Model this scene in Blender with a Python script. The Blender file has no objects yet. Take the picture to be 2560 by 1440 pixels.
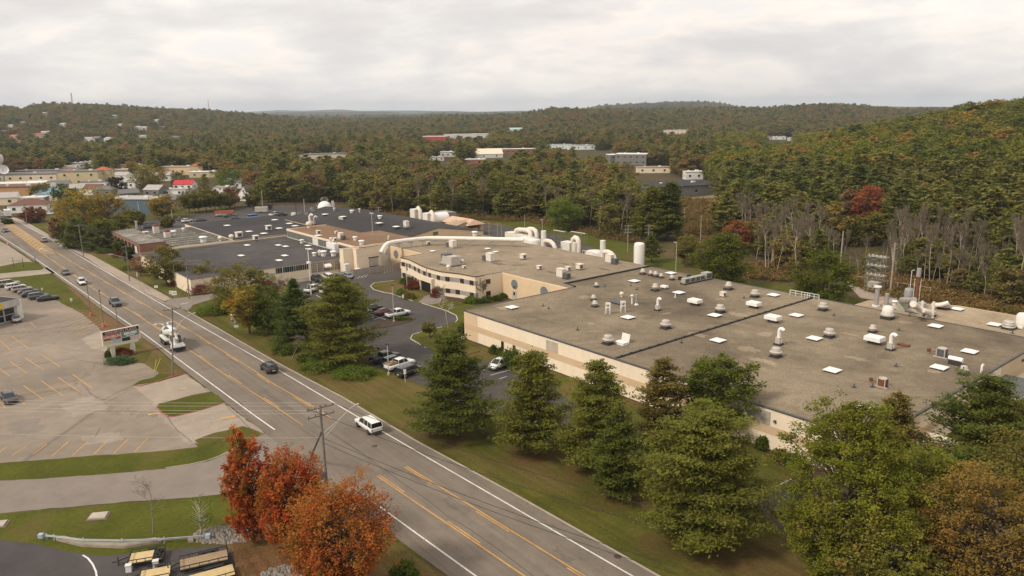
import bpy,math,random
import numpy as np
from mathutils import Matrix,Vector
random.seed(7)
RNG=np.random.default_rng(11)
S=bpy.context.scene
COL=S.collection
PI=math.pi

# ------------------------------------------------------------------ camera
CAMH=45.0
FPX=1903.0
RM=np.array([[0.9999273190200053,-0.012056395707852365,0.0],
               [-0.002724462254283307,-0.22596008821462177,0.9741327506246084],
               [-0.011744529913508944,-0.974061949701648,-0.22597651240899944]])
cam_data=bpy.data.cameras.new('camera')
cam=bpy.data.objects.new('camera',cam_data)
COL.objects.link(cam)
_m=Matrix.Identity(4)
for _i in range(3):
    _m[_i][0]=RM[_i,0]; _m[_i][1]=-RM[_i,1]; _m[_i][2]=-RM[_i,2]
_m[2][3]=CAMH
cam.matrix_world=_m
cam_data.sensor_width=36.0
cam_data.lens=36.0*FPX/2560.0
cam_data.clip_start=0.5
cam_data.clip_end=60000
S.camera=cam

# ------------------------------------------------------------------ light
SUN_EL,SUN_AZ=43.0,-122.0        # azimuth clockwise from +Y (view direction)
S.view_settings.view_transform='Standard'
S.view_settings.look='None'
S.view_settings.gamma=1.0
S.view_settings.exposure=0.30
world=bpy.data.worlds.new('World')
S.world=world
world.use_nodes=True

def N(nt,t,loc=(0,0),**kw):
    n=nt.nodes.new(t)
    for k,v in kw.items():
        setattr(n,k,v)
    return n

def build_world():
    nt=world.node_tree
    nt.nodes.clear()
    L=nt.links.new
    out=N(nt,'ShaderNodeOutputWorld')
    sky=N(nt,'ShaderNodeTexSky')
    sky.sky_type='NISHITA'; sky.sun_disc=False
    sky.sun_elevation=math.radians(SUN_EL); sky.sun_rotation=math.radians(SUN_AZ)
    b1=N(nt,'ShaderNodeBackground'); b1.inputs[1].default_value=0.13
    L(sky.outputs[0],b1.inputs[0])
    tc=N(nt,'ShaderNodeTexCoord')
    sep=N(nt,'ShaderNodeSeparateXYZ'); L(tc.outputs['Generated'],sep.inputs[0])
    # project the view direction onto a cloud layer: (x, y) / (z + c)
    add=N(nt,'ShaderNodeMath',operation='ADD'); L(sep.outputs[2],add.inputs[0]); add.inputs[1].default_value=0.22
    mx=N(nt,'ShaderNodeMath',operation='MAXIMUM'); L(add.outputs[0],mx.inputs[0]); mx.inputs[1].default_value=0.03
    dx=N(nt,'ShaderNodeMath',operation='DIVIDE'); L(sep.outputs[0],dx.inputs[0]); L(mx.outputs[0],dx.inputs[1])
    dy=N(nt,'ShaderNodeMath',operation='DIVIDE'); L(sep.outputs[1],dy.inputs[0]); L(mx.outputs[0],dy.inputs[1])
    cmb=N(nt,'ShaderNodeCombineXYZ'); L(dx.outputs[0],cmb.inputs[0]); L(dy.outputs[0],cmb.inputs[1])
    def noise(scale,det,rough,off,src=cmb,dist=0.0):
        mp=N(nt,'ShaderNodeMapping'); L(src.outputs[0],mp.inputs[0]); mp.inputs[1].default_value=off
        t=N(nt,'ShaderNodeTexNoise'); t.inputs['Scale'].default_value=scale
        t.inputs['Detail'].default_value=det; t.inputs['Roughness'].default_value=rough
        t.inputs['Distortion'].default_value=dist
        L(mp.outputs[0],t.inputs['Vector']); return t
    def ramp(src,stops):
        r=N(nt,'ShaderNodeValToRGB')
        e=r.color_ramp.elements
        while len(e) < len(stops): e.new(0.5)
        for q,(p,c) in zip(e,stops):
            q.position=p; q.color=(*c,1) if len(c)== 3 else c
        L(src,r.inputs[0]); return r
    st=N(nt,'ShaderNodeMapping'); L(tc.outputs['Generated'],st.inputs[0]); st.inputs['Scale'].default_value=(1,1,3.6)
    n1=noise(2.4,8,0.55,(3.1,1.7,0),src=st,dist=0.3)
    n2=noise(5.2,10,0.56,(7.3,4.1,2),src=st,dist=0.2)
    n3=noise(1.2,4,0.5,(1.3,9.1,4),src=st)
    # bright and grey parts of the cloud deck
    deck=ramp(n2.outputs[0],[(0.32,(0.655,0.62,0.60)),(0.42,(0.70,0.665,0.64)),(0.48,(0.755,0.72,0.69)),(0.53,(0.815,0.765,0.715)),(0.585,(0.90,0.83,0.755)),(0.66,(0.83,0.79,0.75))])
    deck2=ramp(n1.outputs[0],[(0.34,(0.90,0.89,0.89)),(0.50,(0.97,0.965,0.96)),(0.70,(1.02,1.015,1.01))])
    mul=N(nt,'ShaderNodeMixRGB',blend_type='MULTIPLY'); mul.inputs[0].default_value=1
    L(deck.outputs[0],mul.inputs[1]); L(deck2.outputs[0],mul.inputs[2])
    b2=N(nt,'ShaderNodeBackground'); b2.inputs[1].default_value=1.05
    L(mul.outputs[0],b2.inputs[0])
    cov=ramp(n3.outputs[0],[(0.36,(0.80,0.80,0.80)),(0.48,(1,1,1))])
    cov2=ramp(n2.outputs[0],[(0.36,(0.70,0.70,0.70)),(0.47,(1,1,1))])
    mm=N(nt,'ShaderNodeMath',operation='MAXIMUM'); L(cov.outputs[0],mm.inputs[0]); L(cov2.outputs[0],mm.inputs[1])
    mix=N(nt,'ShaderNodeMixShader'); L(mm.outputs[0],mix.inputs[0])
    L(b1.outputs[0],mix.inputs[1]); L(b2.outputs[0],mix.inputs[2])
    L(mix.outputs[0],out.inputs[0])
build_world()

sun_data=bpy.data.lights.new('sun','SUN')
sun_data.energy=2.2
sun_data.angle=math.radians(9)
sun_data.color=(1.0,0.90,0.76)
sun=bpy.data.objects.new('sun',sun_data)
COL.objects.link(sun)
_e,_a=math.radians(SUN_EL),math.radians(SUN_AZ)
_d=Vector((math.sin(_a)*math.cos(_e),math.cos(_a)*math.cos(_e),math.sin(_e)))
sun.rotation_euler=_d.to_track_quat('Z','Y').to_euler()
sun.location=_d*100

# ------------------------------------------------------------------ pixel -> world
def ray(px,py):
    return RM @ np.array([px -1280.0,py -720.0,FPX])
def P(px,py,z=0.0):
    d=ray(px,py)
    t=(z -CAMH)/d[2]
    return Vector((d[0]*t,d[1]*t,z))
def zray(px,py,r):
    d=ray(px,py)
    return CAMH+d[2]/math.hypot(d[0],d[1])*r
def htop(base,px,py):
    """height of something standing at base whose top shows at pixel py"""
    return zray(px,py,math.hypot(base[0],base[1])) -base[2]
def proj(x,y,z):
    v=RM.T @ np.array([x,y,z -CAMH])
    return 1280+FPX*v[0]/v[2],720+FPX*v[1]/v[2]
AZ=math.radians(-39.5)
UA=Vector((-math.sin(AZ),-math.cos(AZ),0))      # building axis a (towards the near right)
UB=Vector((math.cos(AZ),-math.sin(AZ),0))       # building axis b (towards the far right)
def W(a,b,z=0.0):
    v=UA*a+UB*b
    return Vector((v.x,v.y,z))
def AB(px,py,z):
    p=P(px,py,z)
    return (p.x*UA.x+p.y*UA.y,p.x*UB.x+p.y*UB.y)
ROTA=math.atan2(UA.y,UA.x)                       # rotation that maps local x to a, local y to b
ROAD=math.atan2(math.cos(math.radians(-37.2)),math.sin(math.radians(-37.2)))   # heading up the road

# ------------------------------------------------------------------ terrain
def pxaz(px):
    d=ray(px,285); return math.atan2(d[0],d[1])
RIDGE=[(-900,262,2300),(-300,262,2300),(0,264,2300),(55,270,2300),(115,257,2300),(300,263,2300),(500,273,2400),
         (640,284,2400),(760,295,2400),(900,298,2400),(1000,295,2400),(1100,289,2300),(1200,287,2300),
         (1300,283,2200),(1380,269,2000),(1500,271,2000),(1600,273,2100),(1830,269,2200),(1900,271,2300),
         (1960,264,2300),(2050,259,2300),(2160,263,2300),(2220,269,2400),(2330,270,2600),(2700,268,2600),(3600,268,2600)]
FAR1=[(-900,285,7000),(600,283,7000),(700,281,7000),(850,279,7000),(960,279,7000),(1020,284,7000),(1130,277,7000),
        (1200,280,7000),(1310,277,7000),(1400,284,7000),(1900,278,7000),(2200,266,7000),(2400,267,7000),(3600,270,7000)]
FAR0=[(-900,300,4500),(1380,290,4500),(1500,266,4500),(1580,262,4500),(1700,257,4500),(1780,259,4500),(1850,271,4500),(2000,285,4500),(3600,290,4500)]
FAR2=[(-900,282,12500),(640,279,12500),(700,275,12500),(760,277,12500),(850,273,12500),(900,277,12500),(1040,276,12500),
        (1160,279,12500),(3600,270,12500)]
def _tab(T,treeh):
    az=[pxaz(a[0]) for a in T]
    return np.array(az),np.array([a[2] for a in T]),np.array([zray(a[0],a[1],a[2]) -treeh for a in T])
TR,T0,T1,T2=_tab(RIDGE,17),_tab(FAR0,24),_tab(FAR1,0),_tab(FAR2,0)
NH=[(1700,420,600),(1850,425,600),(1990,372,620),(2130,322,650),(2250,300,680),(2330,284,700),(2400,266,710),(2480,253,720),(2560,246,720),(2750,236,720),(3600,220,700)]
TN=_tab(NH,15)
def hills(x,y):
    """terrain height; x and y are arrays"""
    x=np.asarray(x,float); y=np.asarray(y,float)
    r=np.hypot(x,y); az=np.arctan2(x,y)
    front=np.clip((1.9 -np.abs(az))/0.5,0,1)
    def at(T):
        return np.interp(az,T[0],T[1]),np.interp(az,T[0],T[2])
    z=np.zeros_like(r)
    rr,zr=at(TR)
    s=np.clip((r -1150)/(rr -1150),0,1); s=s*s*(3 -2*s)
    d=np.clip((r -rr)/1100,0,1); d=d*d*(3 -2*d)
    z=np.maximum(z,zr*s*(1 -d)+0*d)
    for T,w in ((T0,900),(T1,1500),(T2,2500)):
        rc,zc=at(T)
        g=np.exp(-((r -rc)/w) ** 2)
        z=np.maximum(z,np.maximum(zc,0)*g)
    rc,zc=at(TN)
    zc=np.clip(zc,0,None)
    up=np.clip((r -240)/(rc -240),0,1); up=up ** 1.35
    dn=np.clip((r -rc)/420,0,1); dn=dn*dn*(3 -2*dn)
    z=np.maximum(z,zc*up*(1 -dn))
    bump=5*np.sin(x*0.006+1.3)*np.sin(y*0.0047+0.4)+3*np.sin(x*0.017)*np.cos(y*0.013)
    z=z+bump*np.clip((r -1000)/900,0,1)*np.clip((z)/25,0,1)*0.3
    return z*front
def PT(px,py):
    """pixel -> point on the terrain"""
    d=ray(px,py); d=d/math.hypot(d[0],d[1])
    r=60.0
    while r < 9000:
        x,y=d[0]*r,d[1]*r
        if CAMH+d[2]*r <= float(hills(x,y)): break
        r *= 1.004
    return Vector((x,y,float(hills(x,y))))

# ------------------------------------------------------------------ materials
def principled(name):
    m=bpy.data.materials.new(name); m.use_nodes=True
    nt=m.node_tree; nt.nodes.clear()
    out=N(nt,'ShaderNodeOutputMaterial'); b=N(nt,'ShaderNodeBsdfPrincipled')
    nt.links.new(b.outputs[0],out.inputs[0])
    return m,nt,b
def coord(nt,kind='Object',rot=0.0,scale=(1,1,1)):
    if kind== 'World':
        g=N(nt,'ShaderNodeNewGeometry'); src=g.outputs['Position']
    else:
        g=N(nt,'ShaderNodeTexCoord'); src=g.outputs['Object']
    mp=N(nt,'ShaderNodeMapping'); mp.vector_type='TEXTURE' if rot else 'POINT'
    if rot:
        mp.inputs['Rotation'].default_value=(0,0,rot)
        nt.links.new(src,mp.inputs[0])
        m2=N(nt,'ShaderNodeMapping'); m2.inputs['Scale'].default_value=scale
        nt.links.new(mp.outputs[0],m2.inputs[0]); return m2.outputs[0]
    mp.inputs['Scale'].default_value=scale
    nt.links.new(src,mp.inputs[0]); return mp.outputs[0]
def tnoise(nt,vec,scale,det=4,rough=0.55,dist=0.0):
    t=N(nt,'ShaderNodeTexNoise'); t.inputs['Scale'].default_value=scale; t.inputs['Detail'].default_value=det
    t.inputs['Roughness'].default_value=rough; t.inputs['Distortion'].default_value=dist
    nt.links.new(vec,t.inputs['Vector']); return t.outputs[0]
def tramp(nt,src,stops,interp='LINEAR'):
    r=N(nt,'ShaderNodeValToRGB'); r.color_ramp.interpolation=interp
    e=r.color_ramp.elements
    while len(e) < len(stops): e.new(0.5)
    for q,(p,c) in zip(e,stops):
        q.position=p; q.color=(c,c,c,1) if isinstance(c,(int,float)) else (*c,1)
    nt.links.new(src,r.inputs[0]); return r.outputs[0]
def tmix(nt,a,b,fac=1.0,mode='MULTIPLY'):
    m=N(nt,'ShaderNodeMixRGB',blend_type=mode)
    for i,v in ((0,fac),(1,a),(2,b)):
        if isinstance(v,bpy.types.NodeSocket): nt.links.new(v,m.inputs[i])
        elif isinstance(v,(int,float)): m.inputs[i].default_value=v if i== 0 else (v,v,v,1)
        else: m.inputs[i].default_value=(*v,1)
    return m.outputs[0]
def setb(nt,b,col,rough=0.85,metal=0.0,spec=0.3):
    if isinstance(col,bpy.types.NodeSocket): nt.links.new(col,b.inputs['Base Color'])
    else: b.inputs['Base Color'].default_value=(*col,1)
    b.inputs['Roughness'].default_value=rough; b.inputs['Metallic'].default_value=metal
    b.inputs['Specular IOR Level'].default_value=spec
def bump(nt,b,src,strength=0.3,dist=0.05):
    bn=N(nt,'ShaderNodeBump'); bn.inputs['Strength'].default_value=strength; bn.inputs['Distance'].default_value=dist
    nt.links.new(src,bn.inputs['Height']); nt.links.new(bn.outputs[0],b.inputs['Normal'])
_MC={}
def M(name,col=(0.5,0.5,0.5),rough=0.8,var=0.18,scale=0.8,metal=0.0,spec=0.3,coat=0.0,kind='World'):
    """plain material with procedural wear: two octaves of noise on the colour"""
    if name in _MC: return _MC[name]
    m,nt,b=principled(name)
    v=coord(nt,kind)
    a=tramp(nt,tnoise(nt,v,scale,5,0.6),[(0.3,1 -var),(0.7,1+var*0.5)])
    c=tramp(nt,tnoise(nt,v,scale*9,3,0.6),[(0.3,1 -var*0.5),(0.7,1+var*0.3)])
    setb(nt,b,tmix(nt,tmix(nt,col,a),c),rough,metal,spec)
    if coat: b.inputs['Coat Weight'].default_value=coat; b.inputs['Coat Roughness'].default_value=0.08
    _MC[name]=m; return m

def mat_ground():
    m,nt,b=principled('mixed_ground')
    v=coord(nt,'World')
    big=tramp(nt,tnoise(nt,v,0.02,5,0.6),[(0.35,(0.075,0.062,0.022)),(0.5,(0.095,0.07,0.035)),(0.65,(0.055,0.055,0.018))])
    fine=tramp(nt,tnoise(nt,v,0.6,6,0.7),[(0.3,0.7),(0.7,1.2)])
    g=N(nt,'ShaderNodeNewGeometry'); ln=N(nt,'ShaderNodeVectorMath',operation='LENGTH'); nt.links.new(g.outputs['Position'],ln.inputs[0])
    mr=N(nt,'ShaderNodeMapRange'); nt.links.new(ln.outputs['Value'],mr.inputs[0]); mr.inputs[1].default_value=700; mr.inputs[2].default_value=1000
    wood=tramp(nt,tnoise(nt,v,0.008,6,0.7),[(0.35,(0.045,0.05,0.02)),(0.6,(0.07,0.06,0.028))])
    setb(nt,b,tmix(nt,tmix(nt,big,fine),wood,mr.outputs[0],'MIX'),0.95,spec=0.1)
    return m
def mat_lawn(name,g1,g2,brown,bamt,streak=True,scale=0.05):
    m,nt,b=principled(name)
    v=coord(nt,'World')
    base=tramp(nt,tnoise(nt,v,scale*3,5,0.65),[(0.32,g2),(0.66,g1)])
    dry=tramp(nt,tnoise(nt,v,scale,6,0.62,0.6),[(0.5 -bamt,0.0),(0.64 -bamt*0.6,0.85)])
    c=tmix(nt,base,brown,dry,'MIX')
    if streak:
        vs=coord(nt,'World',ROAD,(0.03,0.9,1))
        st=tramp(nt,tnoise(nt,vs,0.9,4,0.6),[(0.35,0.82),(0.68,1.18)])
        c=tmix(nt,c,st)
    f=tramp(nt,tnoise(nt,v,2.2,5,0.75),[(0.28,0.72),(0.72,1.22)])
    setb(nt,b,tmix(nt,c,f),0.95,spec=0.08)
    bump(nt,b,tnoise(nt,v,5,3),0.5,0.06)
    return m
def mat_asphalt(name,c1,c2,rot=None,patch=0.25,cracks=0.0,tracks=0.0):
    m,nt,b=principled(name)
    v=coord(nt,'World')
    c=tramp(nt,tnoise(nt,v,0.045,6,0.62),[(0.36,c1),(0.64,c2)])
    p=tramp(nt,tnoise(nt,v,0.35,5,0.65),[(0.32,1 -patch),(0.62,1.06)])
    c=tmix(nt,c,p)
    if rot is not None:
        vs=coord(nt,'World',rot,(0.012,0.55,1))
        s=tramp(nt,tnoise(nt,vs,1.3,5,0.6),[(0.34,0.86),(0.66,1.1)])
        c=tmix(nt,c,s)
        vs2=coord(nt,'World',rot,(0.05,4,1))
        s2=tramp(nt,tnoise(nt,vs2,0.8,3,0.6),[(0.3,0.93),(0.7,1.05)])
        c=tmix(nt,c,s2)
    if cracks:
        w=N(nt,'ShaderNodeTexVoronoi'); w.feature='DISTANCE_TO_EDGE'; w.inputs['Scale'].default_value=cracks
        wob=tnoise(nt,v,0.25,4,0.7)
        mx=N(nt,'ShaderNodeVectorMath',operation='ADD'); nt.links.new(v,mx.inputs[0])
        sc=N(nt,'ShaderNodeVectorMath',operation='SCALE'); nt.links.new(wob,sc.inputs[0]); sc.inputs['Scale'].default_value=6
        nt.links.new(sc.outputs[0],mx.inputs[1]); nt.links.new(mx.outputs[0],w.inputs['Vector'])
        k=tramp(nt,w.outputs['Distance'],[(0.0,0.62),(0.0035,0.72),(0.006,1.0)])
        c=tmix(nt,c,k,0.75)
    g=tramp(nt,tnoise(nt,v,14,3,0.8),[(0.3,0.9),(0.7,1.1)])
    setb(nt,b,tmix(nt,c,g),0.88,spec=0.25)
    return m
def mat_gravel(name,c1,c2,c3,scale=0.05):
    m,nt,b=principled(name)
    v=coord(nt,'World')
    c=tramp(nt,tnoise(nt,v,scale,7,0.68,0.5),[(0.34,c1),(0.5,c2),(0.68,c3)])
    g=tramp(nt,tnoise(nt,v,3.2,4,0.8),[(0.28,0.62),(0.5,1.0),(0.74,1.3)])
    g2=tramp(nt,tnoise(nt,v,0.5,5,0.7),[(0.3,0.82),(0.7,1.1)])
    g3=tramp(nt,tnoise(nt,v,0.013,4,0.6),[(0.35,0.8),(0.6,1.08)])
    setb(nt,b,tmix(nt,tmix(nt,tmix(nt,c,g),g2),g3),0.95,spec=0.12)
    bump(nt,b,tnoise(nt,v,9,2),0.4,0.04)
    return m
def mat_leaf(name,stops,vamp=(0.55,1.35),trans=0.18,obj=True,hue=None):
    """foliage: colour by a per-plant random plus a per-clump random, no shading baked in"""
    m,nt,b=principled(name)
    at=N(nt,'ShaderNodeAttribute'); at.attribute_name='v'
    stops=[(p,(min(1,c[0]*2.1),min(1,c[1]*2.05),min(1,c[2]*1.6))) for p,c in stops]; trans=trans+0.18
    if obj: stops=[(p,(c[0]*1.2,c[1]*1.22,c[2]*1.15)) for p,c in stops]
    if obj:
        oi=N(nt,'ShaderNodeObjectInfo'); base=tramp(nt,oi.outputs['Random'],stops)
    else:
        v=coord(nt,'Object')
        base=tramp(nt,tnoise(nt,v,hue or 0.25,3,0.6),stops)
    f=tramp(nt,at.outputs['Fac'],[(0.0,vamp[0]),(1.0,vamp[1])])
    c=tmix(nt,base,f)
    setb(nt,b,c,0.75,spec=0.15)
    tr=N(nt,'ShaderNodeBsdfTranslucent'); nt.links.new(c,tr.inputs[0])
    mix=N(nt,'ShaderNodeMixShader'); mix.inputs[0].default_value=trans
    out=[n for n in nt.nodes if n.type== 'OUTPUT_MATERIAL'][0]
    nt.links.new(b.outputs[0],mix.inputs[1]); nt.links.new(tr.outputs[0],mix.inputs[2]); nt.links.new(mix.outputs[0],out.inputs[0])
    return m
def mat_panel(name,col,line,sx,axis=0,var=0.1,kind='Object'):
    """wall cladding with fine joints every sx metres along an axis"""
    m,nt,b=principled(name)
    v=coord(nt,kind)
    sp=N(nt,'ShaderNodeSeparateXYZ'); nt.links.new(v,sp.inputs[0])
    mo=N(nt,'ShaderNodeMath',operation='PINGPONG'); nt.links.new(sp.outputs[axis],mo.inputs[0]); mo.inputs[1].default_value=sx/2
    k=tramp(nt,mo.outputs[0],[(0.0,line),(min(0.04/sx*1.0,.5)+0.02,1.0)])
    n=tramp(nt,tnoise(nt,v,0.35,5,0.65),[(0.3,1 -var),(0.7,1+var*0.5)])
    vs=N(nt,'ShaderNodeMapping'); vs.inputs['Scale'].default_value=(1.5,1.5,0.12); nt.links.new(v,vs.inputs[0])
    n2=tramp(nt,tnoise(nt,vs.outputs[0],1.0,4,0.6),[(0.3,1 -var*0.8),(0.65,1.02)])
    setb(nt,b,tmix(nt,tmix(nt,tmix(nt,col,k),n),n2),0.85,spec=0.2)
    return m
def mat_brick(name,c1,c2,mortar,scale=6):
    m,nt,b=principled(name)
    v=coord(nt,'Object')
    n=tramp(nt,tnoise(nt,v,9,4,0.7),[(0.3,c1),(0.7,c2)])
    n2=tramp(nt,tnoise(nt,v,0.4,5,0.65),[(0.3,0.78),(0.7,1.1)])
    setb(nt,b,tmix(nt,n,n2),0.9,spec=0.15)
    return m

# ------------------------------------------------------------------ mesh builder
class MB:
    def __init__(s): s.v=[]; s.f=[]; s.m=[]; s.sm=[]
    def add(s,vs,fs,mi=0,smooth=False):
        o=len(s.v); s.v.extend([tuple(q) for q in vs])
        for f in fs: s.f.append(tuple(i+o for i in f)); s.m.append(mi); s.sm.append(smooth)
        return s
    def box(s,c,d,rot=0.0,mi=0,taper=1.0):
        """c: centre of the base, d: full sizes"""
        ca,sa=math.cos(rot),math.sin(rot); vs=[]
        for z,k in ((0,1.0),(d[2],taper)):
            for x,y in ((-1,-1),(1,-1),(1,1),(-1,1)):
                X,Y=x*d[0]/2*k,y*d[1]/2*k
                vs.append((c[0]+X*ca -Y*sa,c[1]+X*sa+Y*ca,c[2]+z))
        return s.add(vs,[(3,2,1,0),(4,5,6,7),(0,1,5,4),(1,2,6,5),(2,3,7,6),(3,0,4,7)],mi)
    def prism(s,poly,z0,z1,mi=0,cap=True,mtop=None):
        n=len(poly)
        ar=sum(poly[i][0]*poly[(i+1) % n][1] -poly[(i+1) % n][0]*poly[i][1] for i in range(n))
        if ar < 0: poly=list(reversed(poly))
        vs=[(p[0],p[1],z0) for p in poly]+[(p[0],p[1],z1) for p in poly]
        s.add(vs,[(i,(i+1) % n,n+(i+1) % n,n+i) for i in range(n)],mi)
        if cap: s.add(vs,[tuple(range(n,2*n))],mi if mtop is None else mtop); s.add(vs[:n],[tuple(range(n -1,-1,-1))],mi)
        return s
    def cyl(s,c,r,h,n=14,r2=None,mi=0,smooth=True):
        r2=r if r2 is None else r2
        vs=[(c[0]+r*math.cos(2*PI*i/n),c[1]+r*math.sin(2*PI*i/n),c[2]) for i in range(n)]
        vs += [(c[0]+r2*math.cos(2*PI*i/n),c[1]+r2*math.sin(2*PI*i/n),c[2]+h) for i in range(n)]
        s.add(vs,[(i,(i+1) % n,n+(i+1) % n,n+i) for i in range(n)],mi,smooth)
        s.add(vs,[tuple(range(n,2*n)),tuple(range(n -1,-1,-1))],mi)
        return s
    def lathe(s,c,prof,n=18,mi=0,axis='z'):
        vs=[]
        for r,z in prof:
            for i in range(n):
                a=2*PI*i/n
                q=(r*math.cos(a),r*math.sin(a),z)
                if axis== 'x': q=(q[2],q[0],q[1])
                if axis== 'y': q=(q[0],q[2],q[1])
                vs.append((c[0]+q[0],c[1]+q[1],c[2]+q[2]))
        fs=[]
        for j in range(len(prof) -1):
            for i in range(n):
                fs.append((j*n+i,j*n+(i+1) % n,(j+1)*n+(i+1) % n,(j+1)*n+i))
        s.add(vs,fs,mi,True)
        if prof[-1][0] > 1e-4: s.add(vs[-n:],[tuple(range(n))],mi)
        if prof[0][0] > 1e-4: s.add(vs[:n],[tuple(range(n -1,-1,-1))],mi)
        return s
    def tube(s,pts,r,n=8,mi=0,r2=None,smooth=True):
        pts=[Vector(p) for p in pts]; rings=[]
        up=Vector((0,0,1)); prev=None
        for i,p in enumerate(pts):
            if i== 0: t=pts[1] -p
            elif i== len(pts) -1: t=p -pts[i -1]
            else: t=(pts[i+1] -p).normalized()+(p -pts[i -1]).normalized()
            if t.length < 1e-9: t=Vector((0,0,1))
            t.normalize()
            if prev is None:
                a=t.cross(up if abs(t.z) < 0.95 else Vector((1,0,0))).normalized()
            else:
                a=prev -t*prev.dot(t)
                a=a.normalized() if a.length > 1e-6 else t.orthogonal().normalized()
            prev=a; b=t.cross(a)
            rr=r if r2 is None else r+(r2 -r)*i/(len(pts) -1)
            rings.append([p+a*(rr*math.cos(2*PI*k/n))+b*(rr*math.sin(2*PI*k/n)) for k in range(n)])
        vs=[q for g in rings for q in g]
        fs=[(j*n+i,j*n+(i+1) % n,(j+1)*n+(i+1) % n,(j+1)*n+i) for j in range(len(rings) -1) for i in range(n)]
        s.add(vs,fs,mi,smooth)
        s.add(rings[0],[tuple(range(n -1,-1,-1))],mi); s.add(rings[-1],[tuple(range(n))],mi)
        return s
    def quad(s,a,b,c,d,mi=0): return s.add([a,b,c,d],[(0,1,2,3)],mi)
    def sheet(s,poly,z,mi=0):
        n=len(poly)
        ar=sum(poly[i][0]*poly[(i+1) % n][1] -poly[(i+1) % n][0]*poly[i][1] for i in range(n))
        if ar < 0: poly=list(reversed(poly))
        return s.add([(p[0],p[1],z) for p in poly],[tuple(range(n))],mi)
    def strip(s,left,right,z,mi=0):
        """flat ribbon between two polylines of equal length"""
        n=len(left)
        vs=[(p[0],p[1],z) for p in left]+[(p[0],p[1],z) for p in right]
        fs=[(i,n+i,n+i+1,i+1) for i in range(n -1)]
        # upward normals
        a,b_,c=Vector(vs[fs[0][0]]),Vector(vs[fs[0][1]]),Vector(vs[fs[0][2]])
        if (b_ -a).cross(c -a).z < 0: fs=[tuple(reversed(f)) for f in fs]
        return s.add(vs,fs,mi)
    def line(s,pts,w,z,mi=0):
        L_,R_=[],[]
        pts=[Vector((p[0],p[1],0)) for p in pts]
        for i,p in enumerate(pts):
            t=(pts[min(i+1,len(pts) -1)] -pts[max(i -1,0)]); t.z=0
            if t.length < 1e-6: t=Vector((1,0,0))
            t.normalize(); nrm=Vector((-t.y,t.x,0))*(w/2)
            L_.append(p+nrm); R_.append(p -nrm)
        return s.strip(L_,R_,z,mi)
    def mesh(s,name):
        me=bpy.data.meshes.new(name); me.from_pydata(s.v,[],s.f)
        me.polygons.foreach_set('material_index',s.m); me.polygons.foreach_set('use_smooth',s.sm)
        me.validate(); me.update(); return me
    def build(s,name,mats,parent=None,loc=None,rot=0.0):
        me=s.mesh(name)
        if not isinstance(mats,(list,tuple)): mats=[mats]
        for q in mats: me.materials.append(q)
        o=bpy.data.objects.new(name,me); COL.objects.link(o)
        if parent is not None: o.parent=parent
        if loc is not None: o.location=loc
        if rot: o.rotation_euler.z=rot
        return o
def tag(o,label=None,cat=None,group=None,kind=None):
    if label: o['label']=label
    if cat: o['category']=cat
    if group: o['group']=group
    if kind: o['kind']=kind
    return o
def thing(name,label,cat,loc=(0,0,0),rot=0.0,group=None):
    o=bpy.data.objects.new(name,None); COL.objects.link(o)
    o.location=loc; o.rotation_euler.z=rot; o.empty_display_size=0.5
    return tag(o,label,cat,group)
KIDS={}
def kids(o):
    return [c for c in bpy.data.objects if c.parent== o]
def copy_tree(o,loc=None,rot=None,label=None,scale=None,parent=None,kidmap=None):
    c=o.copy(); COL.objects.link(c)
    if parent is not None: c.parent=parent
    if loc is not None: c.location=loc
    if rot is not None: c.rotation_euler.z=rot
    if scale is not None: c.scale=scale if hasattr(scale,'__len__') else (scale,)*3
    if label: c['label']=label
    for k in KIDS.setdefault(o.name,[q.name for q in kids(o)]):
        copy_tree(bpy.data.objects[k],parent=c)
    return c
def structure(o): o['kind']='structure'; return o

# ------------------------------------------------------------------ labels by what a thing stands next to
LAND=[(1150,597,'the long white roof duct'),(1597,635,'the tall white storage tank'),(2286,700,'the rust red stack'),
        (1740,703,'the row of rooftop condensers'),(1125,645,'the big grey rooftop air handler'),(1540,772,'the pair of mini split units'),
        (2160,1080,'the hidden near corner of the roof'),(1060,668,'the wavy office front'),(1360,735,'the lower blue wall disc'),
        (2530,930,'the red brick annex'),(1160,790,'the left end of the cream wall'),(1545,890,'the left end of the black roof seam'),
        (2030,745,'the right end of the black roof seam'),(1507,620,'the slim white exhaust stack'),(2205,957,'the rusty rooftop condenser'),
        (2354,878,'the grey box condenser'),(1946,845,'the white gooseneck pipe'),(2225,855,'the rust stained gooseneck vent'),
        (1644,768,'the short steel gooseneck'),(345,600,'the red brick wing'),(500,590,'the ribbed skylight roof'),(813,521,'the white half dome tank'),
        (772,560,'the steaming vents'),(834,620,'the white box duct with a chimney'),(928,570,'the roof edge light pole'),(1090,553,'the white horizontal drum'),
        (1440,590,'the white arched pipe'),(2450,790,'the tan lower annex roof'),(940,640,'the cream loading block'),(650,655,'the strip of dark windows'),
        (2521,817,'the stacked louvre vent'),(1820,705,'the green tree behind the roof'),(2050,725,'the round tree at the back roof edge'),(715,575,'the corner of the brown roof'),
        (980,575,'the ridge end of the dark gable roof'),(1350,600,'the white scrubber boxes')]
USED=set()
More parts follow.
